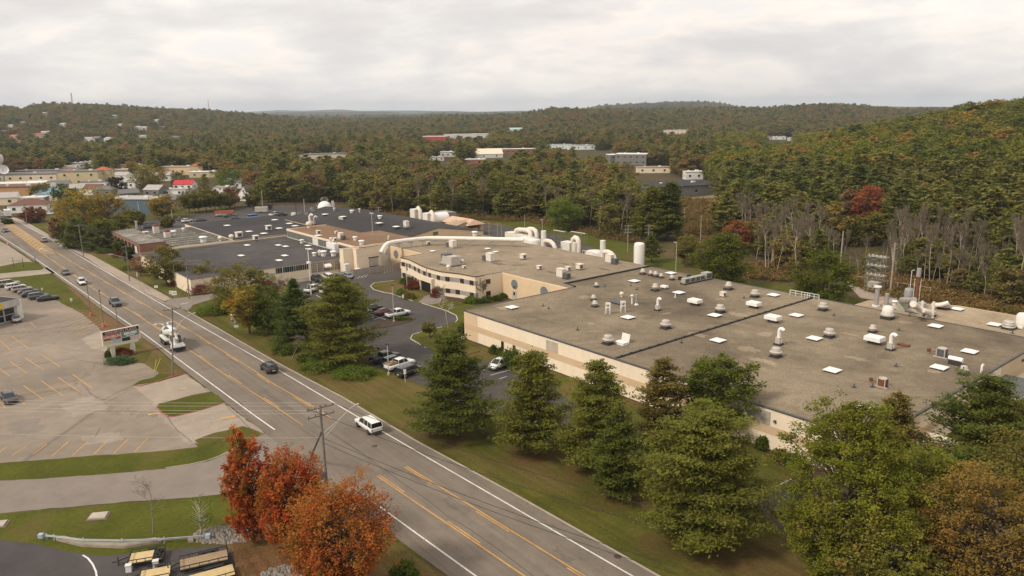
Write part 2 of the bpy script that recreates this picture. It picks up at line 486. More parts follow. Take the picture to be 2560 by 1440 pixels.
def where(px,py,base):
    c=sorted(LAND,key=lambda q: math.hypot(q[0] -px,(q[1] -py)*1.6))
    def rel(q):
        dx,dy=px -q[0],(py -q[1])*1.6
        far='' if math.hypot(dx,dy) < 120 else 'well '
        if abs(dx) > abs(dy): return far+('left of ' if dx < 0 else 'right of ')+q[2]
        return far+('behind ' if dy < 0 else 'in front of ')+q[2]
    for q in c[:6]:
        t=base+' '+rel(q)
        if t not in USED and len(t.split()) <= 16: USED.add(t); return t
    for i in range(5):
        for j in range(i+1,6):
            t=base+' between '+c[i][2]+' and '+c[j][2]
            if t not in USED and len(t.split()) <= 16: USED.add(t); return t
    return base+' '+rel(c[0])
# ================================================================== GROUND, ROADS, LAWNS
def pp(pts,z=0.0): return [P(x,y,z) for x,y in pts]
def ground_mesh():
    rings=[0.0,15,30,60,90,120,150,180,210,240,265,290,315,340,365,390,415,440,465,490]
    while rings[-1] < 3600: rings.append(rings[-1]*1.028)
    while rings[-1] < 14000: rings.append(rings[-1]*1.05)
    azs=np.concatenate([np.linspace(-1.15,1.15,300),np.linspace(1.15,2*PI -1.15,40)[1:-1]])
    na=len(azs)
    R_,A_=np.meshgrid(np.array(rings[1:]),azs,indexing='ij')
    x=R_*np.sin(A_); y=R_*np.cos(A_); z=hills(x,y)
    vs=[(0,0,0)]+list(zip(x.ravel().tolist(),y.ravel().tolist(),z.ravel().tolist()))
    fs=[(0,1+(i+1) % na,1+i) for i in range(na)]
    for j in range(len(rings) -2):
        a=1+j*na; b=a+na
        for i in range(na):
            k=(i+1) % na
            fs.append((a+i,a+k,b+k,b+i))
    mb=MB(); mb.add(vs,fs,0,True); return mb
structure(ground_mesh().build('ground',mat_ground()))

M_LAWN=mat_lawn('lawn_grass',(0.112,0.107,0.021),(0.072,0.075,0.014),(0.145,0.098,0.040),0.02)
M_LAWNG=mat_lawn('green_lawn',(0.098,0.104,0.016),(0.064,0.070,0.012),(0.13,0.09,0.038),-0.03,streak=False,scale=0.06)
M_DRY=mat_lawn('dry_verge',(0.125,0.10,0.030),(0.09,0.084,0.018),(0.175,0.105,0.055),0.12)
M_ROAD=mat_asphalt('road_asphalt',(0.168,0.139,0.110),(0.222,0.184,0.147),ROAD,0.10)
M_SHOULDER=mat_asphalt('side_road_asphalt',(0.195,0.165,0.138),(0.245,0.205,0.172),None,0.10)
M_LOT=mat_asphalt('plaza_asphalt',(0.205,0.168,0.132),(0.30,0.245,0.192),None,0.14,cracks=0.022)
M_DRIVE=mat_asphalt('driveway_concrete',(0.29,0.24,0.188),(0.36,0.30,0.235),None,0.12,cracks=0.05)
M_DARKLOT=mat_asphalt('dark_asphalt',(0.062,0.054,0.050),(0.090,0.079,0.072),None,0.16)
M_BLACKLOT=mat_asphalt('fresh_asphalt',(0.058,0.052,0.052),(0.085,0.076,0.074),None,0.16)
M_WALK=mat_asphalt('sidewalk_asphalt',(0.31,0.25,0.20),(0.37,0.30,0.24),None,0.10)
M_WHITE=M('white_paint',(0.72,0.70,0.66),0.7,0.22,0.5)
M_YEL=M('yellow_paint',(0.62,0.34,0.09),0.7,0.25,0.5)
M_YELF=M('faded_yellow_paint',(0.58,0.36,0.17),0.8,0.3,0.6)
M_REDC=M('red_kerb_paint',(0.36,0.12,0.08),0.85,0.35,1.2)
M_CURB=M('kerb_stone',(0.42,0.36,0.30),0.9,0.2,0.6)
M_CONC=M('concrete',(0.46,0.40,0.33),0.9,0.2,0.5)
M_BRUSH=mat_lawn('brush_ground',(0.10,0.085,0.03),(0.07,0.06,0.022),(0.13,0.088,0.05),0.05,streak=False)
M_DIRT=M('dirt',(0.30,0.22,0.14),0.95,0.25,0.2)

def ragged(q,amp=0.16,step=1.3):
    out=[]; n=len(q); g=random.Random(len(q))
    for a,b in zip(q,q[1:]+q[:1]):
        k=max(1,min(120,int((b -a).length/step))) if min(a.length,b.length) < 330 else 1
        for i in range(k):
            p=a.lerp(b,i/k)
            if i: p=p+Vector((g.uniform(-amp,amp),g.uniform(-amp,amp),0))
            out.append(p)
    return out
def sheet(name,pts,z,m):
    q=pp(pts)
    if m in (M_LAWN,M_LAWNG,M_DRY,M_LOT,M_DRIVE,M_SHOULDER,M_BRUSH): q=ragged(q)
    return structure(MB().sheet(q,z).build(name,m))
# lawn on the company side of the road (large, under everything else there)
sheet('company_lawn',[(48,540),(66,552),(161,610),(220,634),(311,684),(428,747),(470,781),(640,878),(790,962),(973,1065),(1140,1159),(1280,1235),(1660,1450),(2700,1700),
                       (3600,1000),(2560,800),(2160,752),(1760,720),(1620,655),(1330,552),(1000,545),(560,520),(330,505),(120,520)],0.02,M_LAWN)
sheet('rear_lawn',[(1330,548),(1415,552),(1480,580),(1560,606),(1640,640),(1720,655),(1830,700),(1960,712),(2100,745),(2200,770),(2050,790),(1800,740),(1600,690),(1400,620),(1250,580),(1240,552)],0.025,M_LAWNG)
# main road
RR=[(-90,476),(0,527),(30,544),(48,551),(74,566),(160,616),(206,642),(311,699),(360,733),(410,756),(440,768),(470,781),(555,828),(640,878),(765,947),(853,993),(973,1064),(1040,1104),(1140,1158),(1280,1234),(1460,1336),(1660,1450),(2100,1700)]
RL=[(-180,512),(-60,566),(-22,583),(-4,594),(20,610),(62,636),(110,669),(200,733),(262,780),(390,868),(465,930),(527,978),(560,1003),(640,1066),(700,1112),(760,1162),(820,1210),(890,1264),(965,1328),(1020,1367),(1117,1440),(1300,1570),(1500,1720)]
def resample(pts,n):
    L=[0]
    for a,b in zip(pts,pts[1:]): L.append(L[-1]+(Vector(b) -Vector(a)).length)
    out=[]; 
    for k in range(n):
        t=L[-1]*k/(n -1); i=max(0,min(len(pts) -2,next((j for j in range(len(L) -1) if L[j+1] >= t),len(pts) -2)))
        u=0 if L[i+1]== L[i] else (t -L[i])/(L[i+1] -L[i])
        out.append(Vector(pts[i]).lerp(Vector(pts[i+1]),u))
    return out
def poly_between(name,A_,B_,z,m,n=60):
    a=resample([(q.x,q.y) for q in pp(A_)],n); b=resample([(q.x,q.y) for q in pp(B_)],n)
    return structure(MB().strip(a,b,z).build(name,m))
poly_between('road',RR,RL,0.045,M_ROAD)
def pline(mb,pts,w=0.12,z=0.06,mi=0):
    return mb.line(pp(pts),w,z,mi)
def dense(pts,step=6.0):
    q=pp(pts); out=[]
    for a,b in zip(q,q[1:]):
        n=max(1,int((b -a).length/step))
        for i in range(n): out.append(a.lerp(b,i/n))
    return out+[q[-1]]
WR=[(-60,488),(33,547),(74,570),(118,594),(162,618),(206,645),(408,763),(440,781),(640,894),(695,925),(820,999),(893,1042),(957,1080),(1280,1267),(1579,1440),(1800,1568)]
mb=MB(); mb.line(pp(WR),0.20,0.06)
for seg in ([(-60,560),(0,590),(84,644),(194,721),(292,789),(364,838),(430,887),(640,1042),(687,1075)],[(932,1255),(1060,1348),(1188,1440),(1400,1590)]):
    mb.line(pp(seg),0.20,0.06)
structure(mb.build('edge_line_marking',M_WHITE))
mb=MB()
YL=[[(0,556),(105,634),(165,675),(218,712),(276,747),(350,792),(400,826),(497,892),(587,953),(640,987),(693,1021),(758,1065)],[(942,1190),(1050,1264),(1150,1331),(1280,1420),(1400,1500)]]
YR=[[(22,556),(89,599),(117,616),(194,663),(253,698),(342,750),(420,795),(475,827),(572,887),(640,930),(680,958),(773,1011),(830,1048)],[(1017,1167),(1190,1273),(1280,1329),(1460,1440),(1600,1526)]]
def offset(pts,d):
    o=[]
    for i,p in enumerate(pts):
        t=pts[min(i+1,len(pts) -1)] -pts[max(i -1,0)]; t.z=0; t.normalize(); o.append(p+Vector((-t.y,t.x,0))*d)
    return o
def dashes(mb,pts,on,gap,w,z):
    acc=0
    for a,b in zip(pts,pts[1:]):
        L=(b -a).length; s=0
        while s < L:
            ph=(acc+s) % (on+gap)
            if ph < on:
                e=min(L,s+on -ph)
                if e -s > 0.3: mb.line([a.lerp(b,s/L),a.lerp(b,e/L)],w,z)
                s=e+1e-3
            else: s += on+gap -ph+1e-3
        acc += L
for seg in YL:
    q=pp(seg); mb.line(q,0.16,0.06); dashes(mb,offset(q,0.33 if q[1].y < q[0].y else -0.33),6,9,0.14,0.06)
for seg in YR:
    q=pp(seg); mb.line(q,0.16,0.06); dashes(mb,offset(q,-0.33 if q[1].y < q[0].y else 0.33),6,9,0.14,0.06)
# hatched island at the far end and the worn yellow box
for k in range(15):
    t=k/14
    a=P(4+(96 -4)*t,557+(628 -557)*t); b=P(24+(112 -24)*t,557+(613 -557)*t)
    mb.line([a,b],0.45,0.056)
structure(mb.build('lane_line_marking',M_YEL))
structure(MB().sheet(pp([(0,552),(18,549),(117,615),(140,636),(122,636),(105,633)]),0.051).build('median_tint',M('worn_median',(0.34,0.25,0.15),0.85,0.3,0.4)))
# turn arrows
mb=MB()
def arrow(mb,px,py,flip=1):
    c=P(px,py); d=Vector((math.cos(ROAD),math.sin(ROAD),0)); s=Vector((-d.y,d.x,0))*flip
    pts=[c -d*1.6+s*0.0,c -d*0.2+s*0.05,c+d*0.5+s*0.5,c+d*0.6+s*1.1]
    mb.line(pts,0.28,0.06)
    t=c+d*0.6+s*1.0
    mb.sheet([t+d*0.55,t -d*0.55,t+s*1.0],0.06)
arrow(mb,405,810,1); arrow(mb,416,808,-1)
mb.line(pp([(98,622),(112,623)]),0.5,0.06); mb.line(pp([(106,628),(122,626)]),0.5,0.06)
structure(mb.build('turn_arrow_marking',M_WHITE))
# tar seams on the near carriageway
mb=MB()
for seg in ([(820,1075),(900,1130),(1020,1215),(1120,1290),(1240,1370),(1330,1440)],[(600,950),(700,1005),(790,1062),(900,1130)],[(1320,880),(1330,886)]):
    q=dense(seg,4); q=[p+Vector((random.uniform(-.12,.12),random.uniform(-.12,.12),0)) for p in q]
    mb.line(q,0.09,0.057)
mb.lathe((P(936,1116).x,P(936,1116).y,0.05),[(0.42,0),(0.42,0.01),(0.0,0.012)],14)
structure(mb.build('tar_seam',M('tar',(0.09,0.08,0.075),0.8)))
# sidewalk on the company side
poly_between('sidewalk',[(30,541),(66,555),(128,590),(161,611),(186,627),(222,634),(311,683),(369,714),(428,747)],[(20,540),(52,556),(110,590),(160,613),(200,638),(212,643),(291,691),(340,722),(412,754)],0.09,M_WALK,30)
sheet('driveway',[(150,615),(165,612),(204,604),(285,600),(288,609),(232,621),(216,632),(222,640),(198,640)],0.05,M_DARKLOT)
sheet('driveway',[(412,757),(428,747),(480,741),(535,733),(545,744),(482,763),(470,778),(445,772)],0.05,M_SHOULDER)
mb=MB(); pline(mb,[(452,761),(471,757)],0.25,0.066); structure(mb.build('stop_line_marking',M_WHITE))

# plaza side -------------------------------------------------------
sheet('plaza_verge',[(-150,540),(-60,575),(20,612),(62,638),(110,671),(200,735),(262,782),(390,870),(465,932),(527,980),(560,1005),(640,1068),(690,1106),(640,1120),(0,1300),(-300,1300),(-400,800)],0.012,M_DRY)
sheet('far_yard',[(-200,540),(-60,580),(0,603),(18,612),(60,640),(84,657),(60,658),(0,668),(-200,680)],0.04,M_DRIVE)
sheet('verge',[(-100,676),(0,666),(50,656),(92,654),(104,664),(106,674),(60,678),(0,684),(-100,700)],0.045,M_LAWNG)
sheet('verge',[(0,694),(60,690),(128,684),(160,712),(200,745),(225,775),(185,772),(142,750),(60,728),(-20,704)],0.03,M_LAWNG)
sheet('driveway',[(-100,700),(0,684),(60,678),(106,673),(118,668),(140,684),(125,684),(60,691),(0,697),(-100,716)],0.045,M_DRIVE)
LOT=[(-700,720),(-20,705),(40,727),(90,738),(142,752),(172,768),(204,784),(233,807),(255,828),(272,860),(268,900),(290,914),(350,908),(362,910),(397,933),(384,944),(340,958),(330,965),
       (350,978),(365,990),(400,1014),(422,1041),(430,1062),(455,1080),(482,1104),(495,1118),(400,1128),(207,1142),(0,1158),(-700,1210)]
sheet('plaza_parking_lot',LOT,0.04,M_LOT)
sheet('driveway',[(330,965),(400,955),(465,935),(500,960),(527,980),(480,988),(425,1005),(398,1017),(365,992)],0.05,M_DRIVE)
sheet('driveway',[(422,1041),(440,1042),(500,1026),(560,1006),(600,1038),(640,1066),(662,1086),(607,1066),(570,1076),(535,1083),(482,1104),(450,1076),(430,1060)],0.05,M_DRIVE)
sheet('driveway',[(255,828),(272,860),(268,880),(230,872),(205,850),(215,842)],0.048,M_DRIVE)
sheet('verge',[(262,893),(275,908),(350,906),(362,908),(380,880),(350,862),(320,858),(276,876)],0.05,M_LAWNG)
sheet('verge',[(334,962),(370,958),(410,948),(428,936),(400,934),(384,944),(350,952)],0.05,M_LAWNG)
isl=[(392,1018),(398,1011),(425,1004),(527,983),(545,990),(560,1006),(500,1025),(437,1040),(422,1041),(404,1030)]
structure(MB().prism([(q.x,q.y) for q in pp(isl)],0.0,0.14).build('verge_island',M_LAWNG))
def curb(name,pts,m,w=0.18,h=0.15,z=0.0):
    mb=MB(); q=pp(pts)
    for a,b in zip(q,q[1:]):
        d=b -a; L=d.length
        if L < 0.01: continue
        c=(a+b)/2
        mb.box((c.x,c.y,z),(L+w*0.3,w,h),math.atan2(d.y,d.x))
    return structure(mb.build(name,m))
curb('kerb',[(332,965),(350,966),(385,957),(425,945),(465,934)],M_REDC)
curb('kerb',[(392,1020),(405,1034),(422,1043),(437,1042),(500,1027),(560,1008)],M_REDC)
curb('kerb',[(470,780),(555,827),(640,877),(700,911),(765,946),(853,992),(973,1063),(1040,1103),(1140,1157),(1280,1233),(1460,1335),(1660,1449)],M_CURB,0.2,0.12)
curb('kerb',[(186,627),(212,641),(291,694),(350,728),(412,757)],M_CURB,0.2,0.12)
curb('kerb',[(415,1171),(470,1163),(520,1152),(550,1141),(590,1120),(640,1098)],M_CURB,0.15,0.12)
# stall lines
mb=MB()
for (x,y,u,v) in [(0,852,28,877),(30,842,72,872),(0,922,26,942),(24,903,68,934),(62,895,110,926),(103,887,150,917),(58,964,110,1000),(104,953,157,990),(145,944,199,980),(181,936,232,972),(0,1006,14,1022),(48,1000,63,1012),(12,975,30,988)]:
    pline(mb,[(x,y),(u,v)],0.13)
for (x,y,u,v) in [(68,1115,30,1140),(-10,1130,-40,1150),(18,1117,-20,1147),(118,1111,82,1137),(170,1106,129,1142),(221,1103,182,1139),(271,1101,234,1137),(320,1099,284,1135),(370,1096,336,1131)]:
    pline(mb,[(x,y),(u,v)],0.13)
pline(mb,[(0,992),(110,975),(205,953)],0.1)
pline(mb,[(552,1046),(588,1041)],0.5)
structure(mb.build('stall_line_marking',M_YEL))
mb=MB()
for k in range(11):
    t=k/10; x,y=122+(204 -122)*t,790+(836 -790)*t*1.06
    pline(mb,[(x,y),(x+62+4*t,y -22 -6*t)],0.1)
for (x,y,u,v) in [(295,933,365,917),(303,942,378,926),(312,950,388,934),(0,868,45,859),(75,806,90,820)]:
    pline(mb,[(x,y),(u,v)],0.1)
pline(mb,[(18,798),(40,815)],0.12); pline(mb,[(180,826),(235,812)],0.16); pline(mb,[(192,822),(205,822),(208,816),(225,817)],0.14)
pline(mb,[(450,973),(466,971)],0.4); pline(mb,[(370,1037),(400,1033)],0.6)
structure(mb.build('faded_stall_marking',M_YELF))
# tar filled cracks of the plaza lot
mb=MB()
for seg in ([(0,925),(60,914),(130,905),(180,898),(270,913)],[(0,880),(50,873),(100,862),(130,858),(140,862)],[(205,960),(225,985),(250,998),(280,1001),(320,980)],[(150,1020),(220,1008),(260,1000),(330,965)],[(400,1014),(430,1062),(480,1105)],[(466,936),(500,962),(560,1012),(600,1045),(640,1080)],[(240,1092),(255,1070)],[(0,1012),(60,1003),(150,980)]):
    q=dense(seg,2.5); q=[p+Vector((random.uniform(-.2,.2),random.uniform(-.2,.2),0)) for p in q]
    mb.line(q,0.10,0.056)
structure(mb.build('tar_seam',M('tar',(0.09,0.08,0.075),0.8)))
# side road, culvert lawn, trailer lot
sheet('side_road',[(-500,1215),(0,1202),(135,1195),(250,1187),(415,1172),(520,1154),(550,1142),(600,1118),(645,1092),(664,1084),(720,1126),(800,1192),(870,1246),(960,1322),(965,1330),(900,1290),(800,1225),(700,1215),(540,1238),(425,1248),(250,1261),(0,1284),(-500,1330)],0.035,M_SHOULDER)
sheet('verge',[(-400,1205),(0,1158),(207,1142),(400,1128),(495,1118),(482,1104),(535,1083),(607,1066),(650,1084),(640,1094),(600,1117),(550,1141),(520,1153),(415,1171),(250,1186),(135,1194),(0,1201),(-400,1214)],0.03,M_LAWNG)
sheet('culvert_lawn',[(-500,1331),(0,1285),(250,1262),(425,1249),(540,1239),(700,1216),(800,1226),(900,1291),(960,1327),(1020,1368),(1117,1441),(1300,1572),(1100,1700),(-500,1600)],0.02,M_LAWNG)
sheet('verge',[(560,1380),(575,1340),(640,1300),(800,1250),(900,1300),(1020,1375),(1117,1450),(1250,1560),(600,1600)],0.03,M_DRY)
sheet('trailer_lot',[(-500,1345),(0,1351),(82,1360),(175,1380),(240,1390),(300,1388),(362,1380),(550,1364),(578,1374),(584,1440),(600,1600),(-500,1600)],0.05,M_BLACKLOT)
mb=MB(); pline(mb,[(207,1389),(220,1397),(232,1412),(240,1430),(243,1450)],0.18,0.07); structure(mb.build('curved_line_marking',M_WHITE))
for poly,lab in (([(232,1286),(272,1282),(262,1298),(220,1301)],'flat concrete pad alone in the bright green culvert lawn'),([(-30,1308),(20,1303),(8,1318),(-40,1322)],'flat concrete pad cut by the left edge of the photo')):
    q=[(a.x,a.y) for a in pp(poly)]
    t=thing('drain_cover',lab,'concrete pad',(0,0,0),group='concrete pads in the lawn')
    MB().prism(q,0.0,0.22).build('slab',M_CONC,t)
    c=sum((Vector(p) for p in q),Vector((0,0)))/4
    MB().prism([tuple(c+(Vector(p) -c)*1.25) for p in q],0.0,0.08).build('collar',M('dark_concrete',(0.2,0.15,0.12)),t)
# company parking lot
sheet('company_parking_lot',[(738,712),(772,690),(890,684),(945,678),(1002,668),(1004,696),(985,702),(935,708),(926,716),(935,724),(960,731),(975,734),(1032,753),(1065,761),(1115,778),(1140,790),(1143,801),(1105,817),(1062,829),(1030,837),(1026,848),(1052,862),(1080,876),(1130,905),(1180,900),(1255,905),(1320,935),(1380,970),(1440,1010),(1420,1080),(1330,1085),(1230,1050),(1130,1000),(1060,965),(1005,943),(967,928),(925,913),(918,886),(860,830),(800,780),(752,745)],0.045,M_DARKLOT)
sheet('drive',[(1060,742),(1075,736),(1095,734),(1110,742),(1100,758),(1078,762),(1045,756)],0.05,M_SHOULDER)
CURBW=M('white_kerb',(0.55,0.50,0.43),0.85,0.2)
curb('kerb',[(985,702),(935,708),(926,716),(935,725),(960,732),(975,734),(1032,753)],CURBW)
curb('kerb',[(1055,759),(1115,777),(1140,789),(1144,800),(1139,806)],CURBW)
curb('kerb',[(1105,818),(1062,829),(1032,837),(1026,848),(1052,863)],CURBW)
def island(pts,lab_m,h=0.14):
    return structure(MB().prism([(q.x,q.y) for q in pp(pts)],0.0,h).build('planted_island',lab_m))
M_MULCH=M('mulch',(0.075,0.045,0.032),0.95,0.3,1.5)
island([(930,812),(965,800),(1000,796),(1030,796),(1040,798),(1030,804),(1000,812),(960,820),(938,822),(915,826)],M_MULCH)
island([(1060,832),(1105,820),(1140,812),(1180,842),(1200,880),(1130,896),(1085,878),(1055,862),(1048,845)],M_LAWN)
mb=MB()
for (x,y,u,v) in [(922,786,972,802),(930,795,944,788),(935,800,962,790),(985,742,0,0),(985,932,1005,929),(928,884,950,879),(1225,939,1278,925),(1248,948,1267,942),(1200,928,1215,925),(1220,1031,1242,1025),(767,712,788,704),(780,716,800,705),(790,719,808,708),(824,697,838,703),(852,694,866,699),(800,742,826,752),(790,738,806,747)]:
    if u: pline(mb,[(x,y),(u,v)],0.13,0.062)
for k in range(4):
    pline(mb,[(885+9*k,697 -1.5*k),(896+9*k,687 -k)],0.12,0.062)
pline(mb,[(885,698),(915,692)],0.12,0.062); pline(mb,[(896,687),(918,688)],0.12,0.062)
for k in range(6):
    pline(mb,[(960+7.2*k,683 -1.7*k),(966+7.2*k,674 -1.2*k)],0.12,0.062)
pline(mb,[(1062,868),(1074,869)],0.8,0.062)
structure(mb.build('stall_line_marking',M_WHITE))
sheet('bay_marking',[(1060,865),(1072,866),(1076,871),(1064,871)],0.064,M('blue_paint',(0.10,0.16,0.35),0.8))
# rear parking field and lanes
sheet('rear_parking_lot',[(335,590),(330,560),(350,550),(420,545),(480,537),(560,526),(640,517),(700,514),(795,514),(850,530),(860,560),(700,640),(420,600)],0.045,M_DARKLOT)
sheet('rear_lane',[(1150,560),(1190,558),(1260,566),(1345,576),(1400,592),(1460,612),(1540,642),(1580,662),(1560,668),(1450,640),(1300,600),(1150,590)],0.045,M_DARKLOT)
sheet('trodden_strip',[(780,512),(860,510),(905,522),(860,530),(800,518)],0.05,M_BRUSH)
mb=MB()
for (x,y,u,v) in [(352,565,372,572),(356,560,378,568),(690,545,712,549),(735,536,752,541),(470,555,492,560)]:
    pline(mb,[(x,y),(u,v)],0.16,0.062)
structure(mb.build('stall_line_marking',M_WHITE))
# drive at the lower right with yellow kerb
sheet('drive',[(1862,1232),(1875,1226),(1935,1221),(1985,1195),(2040,1190),(2400,1300),(2300,1500),(2060,1440),(1975,1338),(1920,1300),(1880,1278),(1866,1254)],0.045,M_DARKLOT)
curb('kerb',[(1877,1222),(1937,1220)],M('yellow_kerb',(0.55,0.33,0.08)),0.2,0.15)
curb('kerb',[(1938,1220),(1960,1208),(1990,1194)],M_CURB,0.2,0.12)
sheet('planting_bed',[(1850,1090),(1880,1105),(1915,1140),(1945,1165),(2000,1180),(2060,1195),(2060,1160),(1990,1136)],0.035,M_MULCH)
sheet('planting_bed',[(1164,846),(1230,870),(1300,900),(1310,895),(1180,840)],0.035,M_MULCH)
sheet('planting_bed',[(1090,742),(1140,754),(1190,764),(1240,756),(1285,748),(1260,738),(1187,738),(1100,726)],0.03,M_MULCH)
sheet('dirt_track',[(1655,505),(1690,498),(1800,486),(1820,492),(1700,503),(1660,510)],0.05,M_DIRT)
sheet('substation_gravel',[(2110,700),(2200,690),(2250,720),(2240,760),(2150,745)],0.06,M('gravel_yard',(0.34,0.27,0.21),0.95))
sheet('brush_ground',[(1660,640),(1690,500),(1790,500),(1800,560),(1850,650),(1880,700),(1700,680)],0.014,M_BRUSH)

# patches in the paving
M_PATCH=mat_asphalt('dark_patch',(0.14,0.118,0.098),(0.18,0.15,0.124),ROAD,0.12)
M_PATCHL=mat_asphalt('pale_patch',(0.27,0.225,0.18),(0.34,0.285,0.23),None,0.15)
for k,q in enumerate([[(1030,1175),(1075,1205),(1060,1213),(1015,1183)],[(1395,1370),(1440,1400),(1425,1408),(1380,1378)],[(1125,1240),(1180,1278),(1160,1290),(1105,1250)]]):
    structure(MB().sheet(ragged(pp(q),.3,.8),0.051+k*.0003).build('road_patch',M_PATCH))
for k,q in enumerate([[(150,1010),(230,990),(270,1020),(180,1045)],[(95,930),(130,925),(150,945),(110,955)],[(380,975),(440,1060),(500,1110),(470,1112),(415,1060),(365,985)],[(20,1060),(90,1045),(110,1075),(30,1090)],[(205,1090),(300,1080),(310,1100),(215,1115)]]):
    structure(MB().sheet(ragged(pp(q),.5,.8),0.046+k*.0003).build('lot_patch',M_PATCHL if k % 2== 0 else M_SHOULDER))
for k,(x,y) in enumerate([(1545,1392),(600,1010)]):
    c=P(x,y); structure(MB().cyl((c.x,c.y,0.03),.42,.022,14).build('manhole_cover',M('iron_cover',(0.06,0.055,0.05),.7)))
# ================================================================== BUILDINGS
M_CREAM=mat_panel('cream_wall',(0.84,0.71,0.545),0.88,12.0,0,0.06)
M_TAN=M('tan_wall',(0.62,0.455,0.29),0.85,0.08,0.3)
M_TANL=M('light_tan_wall',(0.68,0.51,0.335),0.85,0.08,0.3)
M_CREAM2=M('cream_render',(0.80,0.67,0.51),0.85,0.08,0.25)
M_GREYBAND=M('grey_band',(0.33,0.31,0.285),0.8,0.15,0.5)
M_EDGE=M('roof_edge_metal',(0.105,0.10,0.095),0.7,0.25,0.6)
M_BLK=M('black_rubber',(0.03,0.03,0.03),0.6,0.2)
M_GLASS=M('dark_glass',(0.02,0.025,0.028),0.12,0.3,0.5,spec=0.6)
M_BRONZE=M('bronze_glass',(0.045,0.03,0.022),0.15,0.3,0.5,spec=0.6)
M_WHT=M('white_metal',(0.74,0.71,0.66),0.5,0.14,1.2)
M_DOME=M('white_skylight',(0.82,0.80,0.77),0.35,0.05,1.0,spec=0.5)
M_GALV=M('galvanised_metal',(0.42,0.40,0.38),0.45,0.18,2.0,metal=0.35)
M_GALVW=M('pale_aluminium',(0.50,0.46,0.41),0.45,0.12,2.0,metal=0.1)
M_DUCT=M('cream_duct',(0.74,0.67,0.58),0.6,0.14,0.8)
M_RUST=M('rust',(0.20,0.075,0.04),0.9,0.4,3)
M_CURBD=M('dark_curb',(0.05,0.045,0.042),0.8,0.2)
M_GREYBOX=M('grey_unit',(0.10,0.105,0.11),0.6,0.2,2)
M_BRICK=mat_brick('red_brick',(0.24,0.11,0.075),(0.34,0.17,0.12),0)
M_BRICKR=mat_brick('bright_brick',(0.33,0.085,0.06),(0.40,0.12,0.085),0)
M_GRAVEL=mat_gravel('gravel_roof',(0.148,0.116,0.082),(0.222,0.177,0.122),(0.315,0.253,0.172))
M_GRAVEL2=mat_gravel('tan_gravel_roof',(0.22,0.175,0.124),(0.285,0.227,0.16),(0.335,0.27,0.192),0.06)
M_BROWNR=mat_gravel('brown_gravel_roof',(0.19,0.115,0.068),(0.23,0.142,0.088),(0.265,0.175,0.115),0.06)
M_TANR=mat_gravel('tan_flat_roof',(0.36,0.275,0.185),(0.42,0.33,0.225),(0.47,0.375,0.26),0.06)
M_DARKR=mat_asphalt('dark_membrane',(0.036,0.033,0.033),(0.054,0.049,0.049),None,0.2)
M_DARKR2=mat_asphalt('worn_dark_membrane',(0.060,0.053,0.052),(0.098,0.088,0.085),ROAD+PI/2,0.22)
M_WORNR=mat_gravel('weathered_roof',(0.11,0.095,0.08),(0.21,0.185,0.16),(0.34,0.31,0.28),0.16)
M_SHUT=M('grey_door',(0.45,0.42,0.37),0.6,0.12)

class B:
    """a building in the (a, b) frame"""
    def __init__(s,name,label,cat,a,b,group=None,z=0.0):
        s.a,s.b=a,b
        s.e=thing(name,label,cat,W(a,b,z),ROTA,group)
    def L(s,pts): return [(p[0] -s.a,p[1] -s.b) for p in pts]
    def prism(s,name,pts,z0,z1,m,cap=True,parent=None):
        return MB().prism(s.L(pts),z0,z1,cap=cap).build(name,m,parent or s.e)
    def sheet(s,name,pts,z,m): return MB().sheet(s.L(pts),z).build(name,m,s.e)
    def edge(s,name,pts,z,w,h,m,close=True):
        mb=MB(); q=s.L(pts); n=len(q)
        for i in range(n if close else n -1):
            p,r=Vector(q[i]),Vector(q[(i+1) % n]); d=r -p
            mb.box(((p.x+r.x)/2,(p.y+r.y)/2,z),(d.length+w*0.98,w,h),math.atan2(d.y,d.x))
        return mb.build(name,m,s.e)
    def onwall(s,name,a0,b0,a1,b1,z0,z1,m,out=0.04,th=0.08,parent=None):
        """panel fixed on a wall running (a0,b0)->(a1,b1); its outer side is to the right of the direction"""
        p,r=Vector((a0 -s.a,b0 -s.b)),Vector((a1 -s.a,b1 -s.b)); d=(r -p); L=d.length; d.normalize()
        nrm=Vector((d.y,-d.x)); c=(p+r)/2+nrm*(out -th/2+0.0)
        return MB().box((c.x,c.y,z0),(L,th,z1 -z0),math.atan2(d.y,d.x)).build(name,m,parent or s.e)
    def window(s,a0,b0,a1,b1,z0,z1,glass=None,frame=None,mull=1):
        w=s.onwall('window',a0,b0,a1,b1,z0,z1,glass or M_BRONZE,0.05,0.1)
        mb=MB(); p,r=Vector((a0 -s.a,b0 -s.b)),Vector((a1 -s.a,b1 -s.b)); d=r -p; L=d.length; d.normalize(); nrm=Vector((d.y,-d.x))
        ang=math.atan2(d.y,d.x)
        for zz in (z0,z1 -0.07):
            c=(p+r)/2+nrm*0.06; mb.box((c.x,c.y,zz),(L,0.08,0.07),ang)
        for k in range(mull+2):
            t=k/(mull+1); c=p+d*(0.035+(L -0.07)*t)+nrm*0.062; mb.box((c.x,c.y,z0+0.07),(0.07,0.08,z1 -z0 -0.14),ang)
        mb.build('frame',frame or M('brown_frame',(0.12,0.08,0.055)),w)
        return w

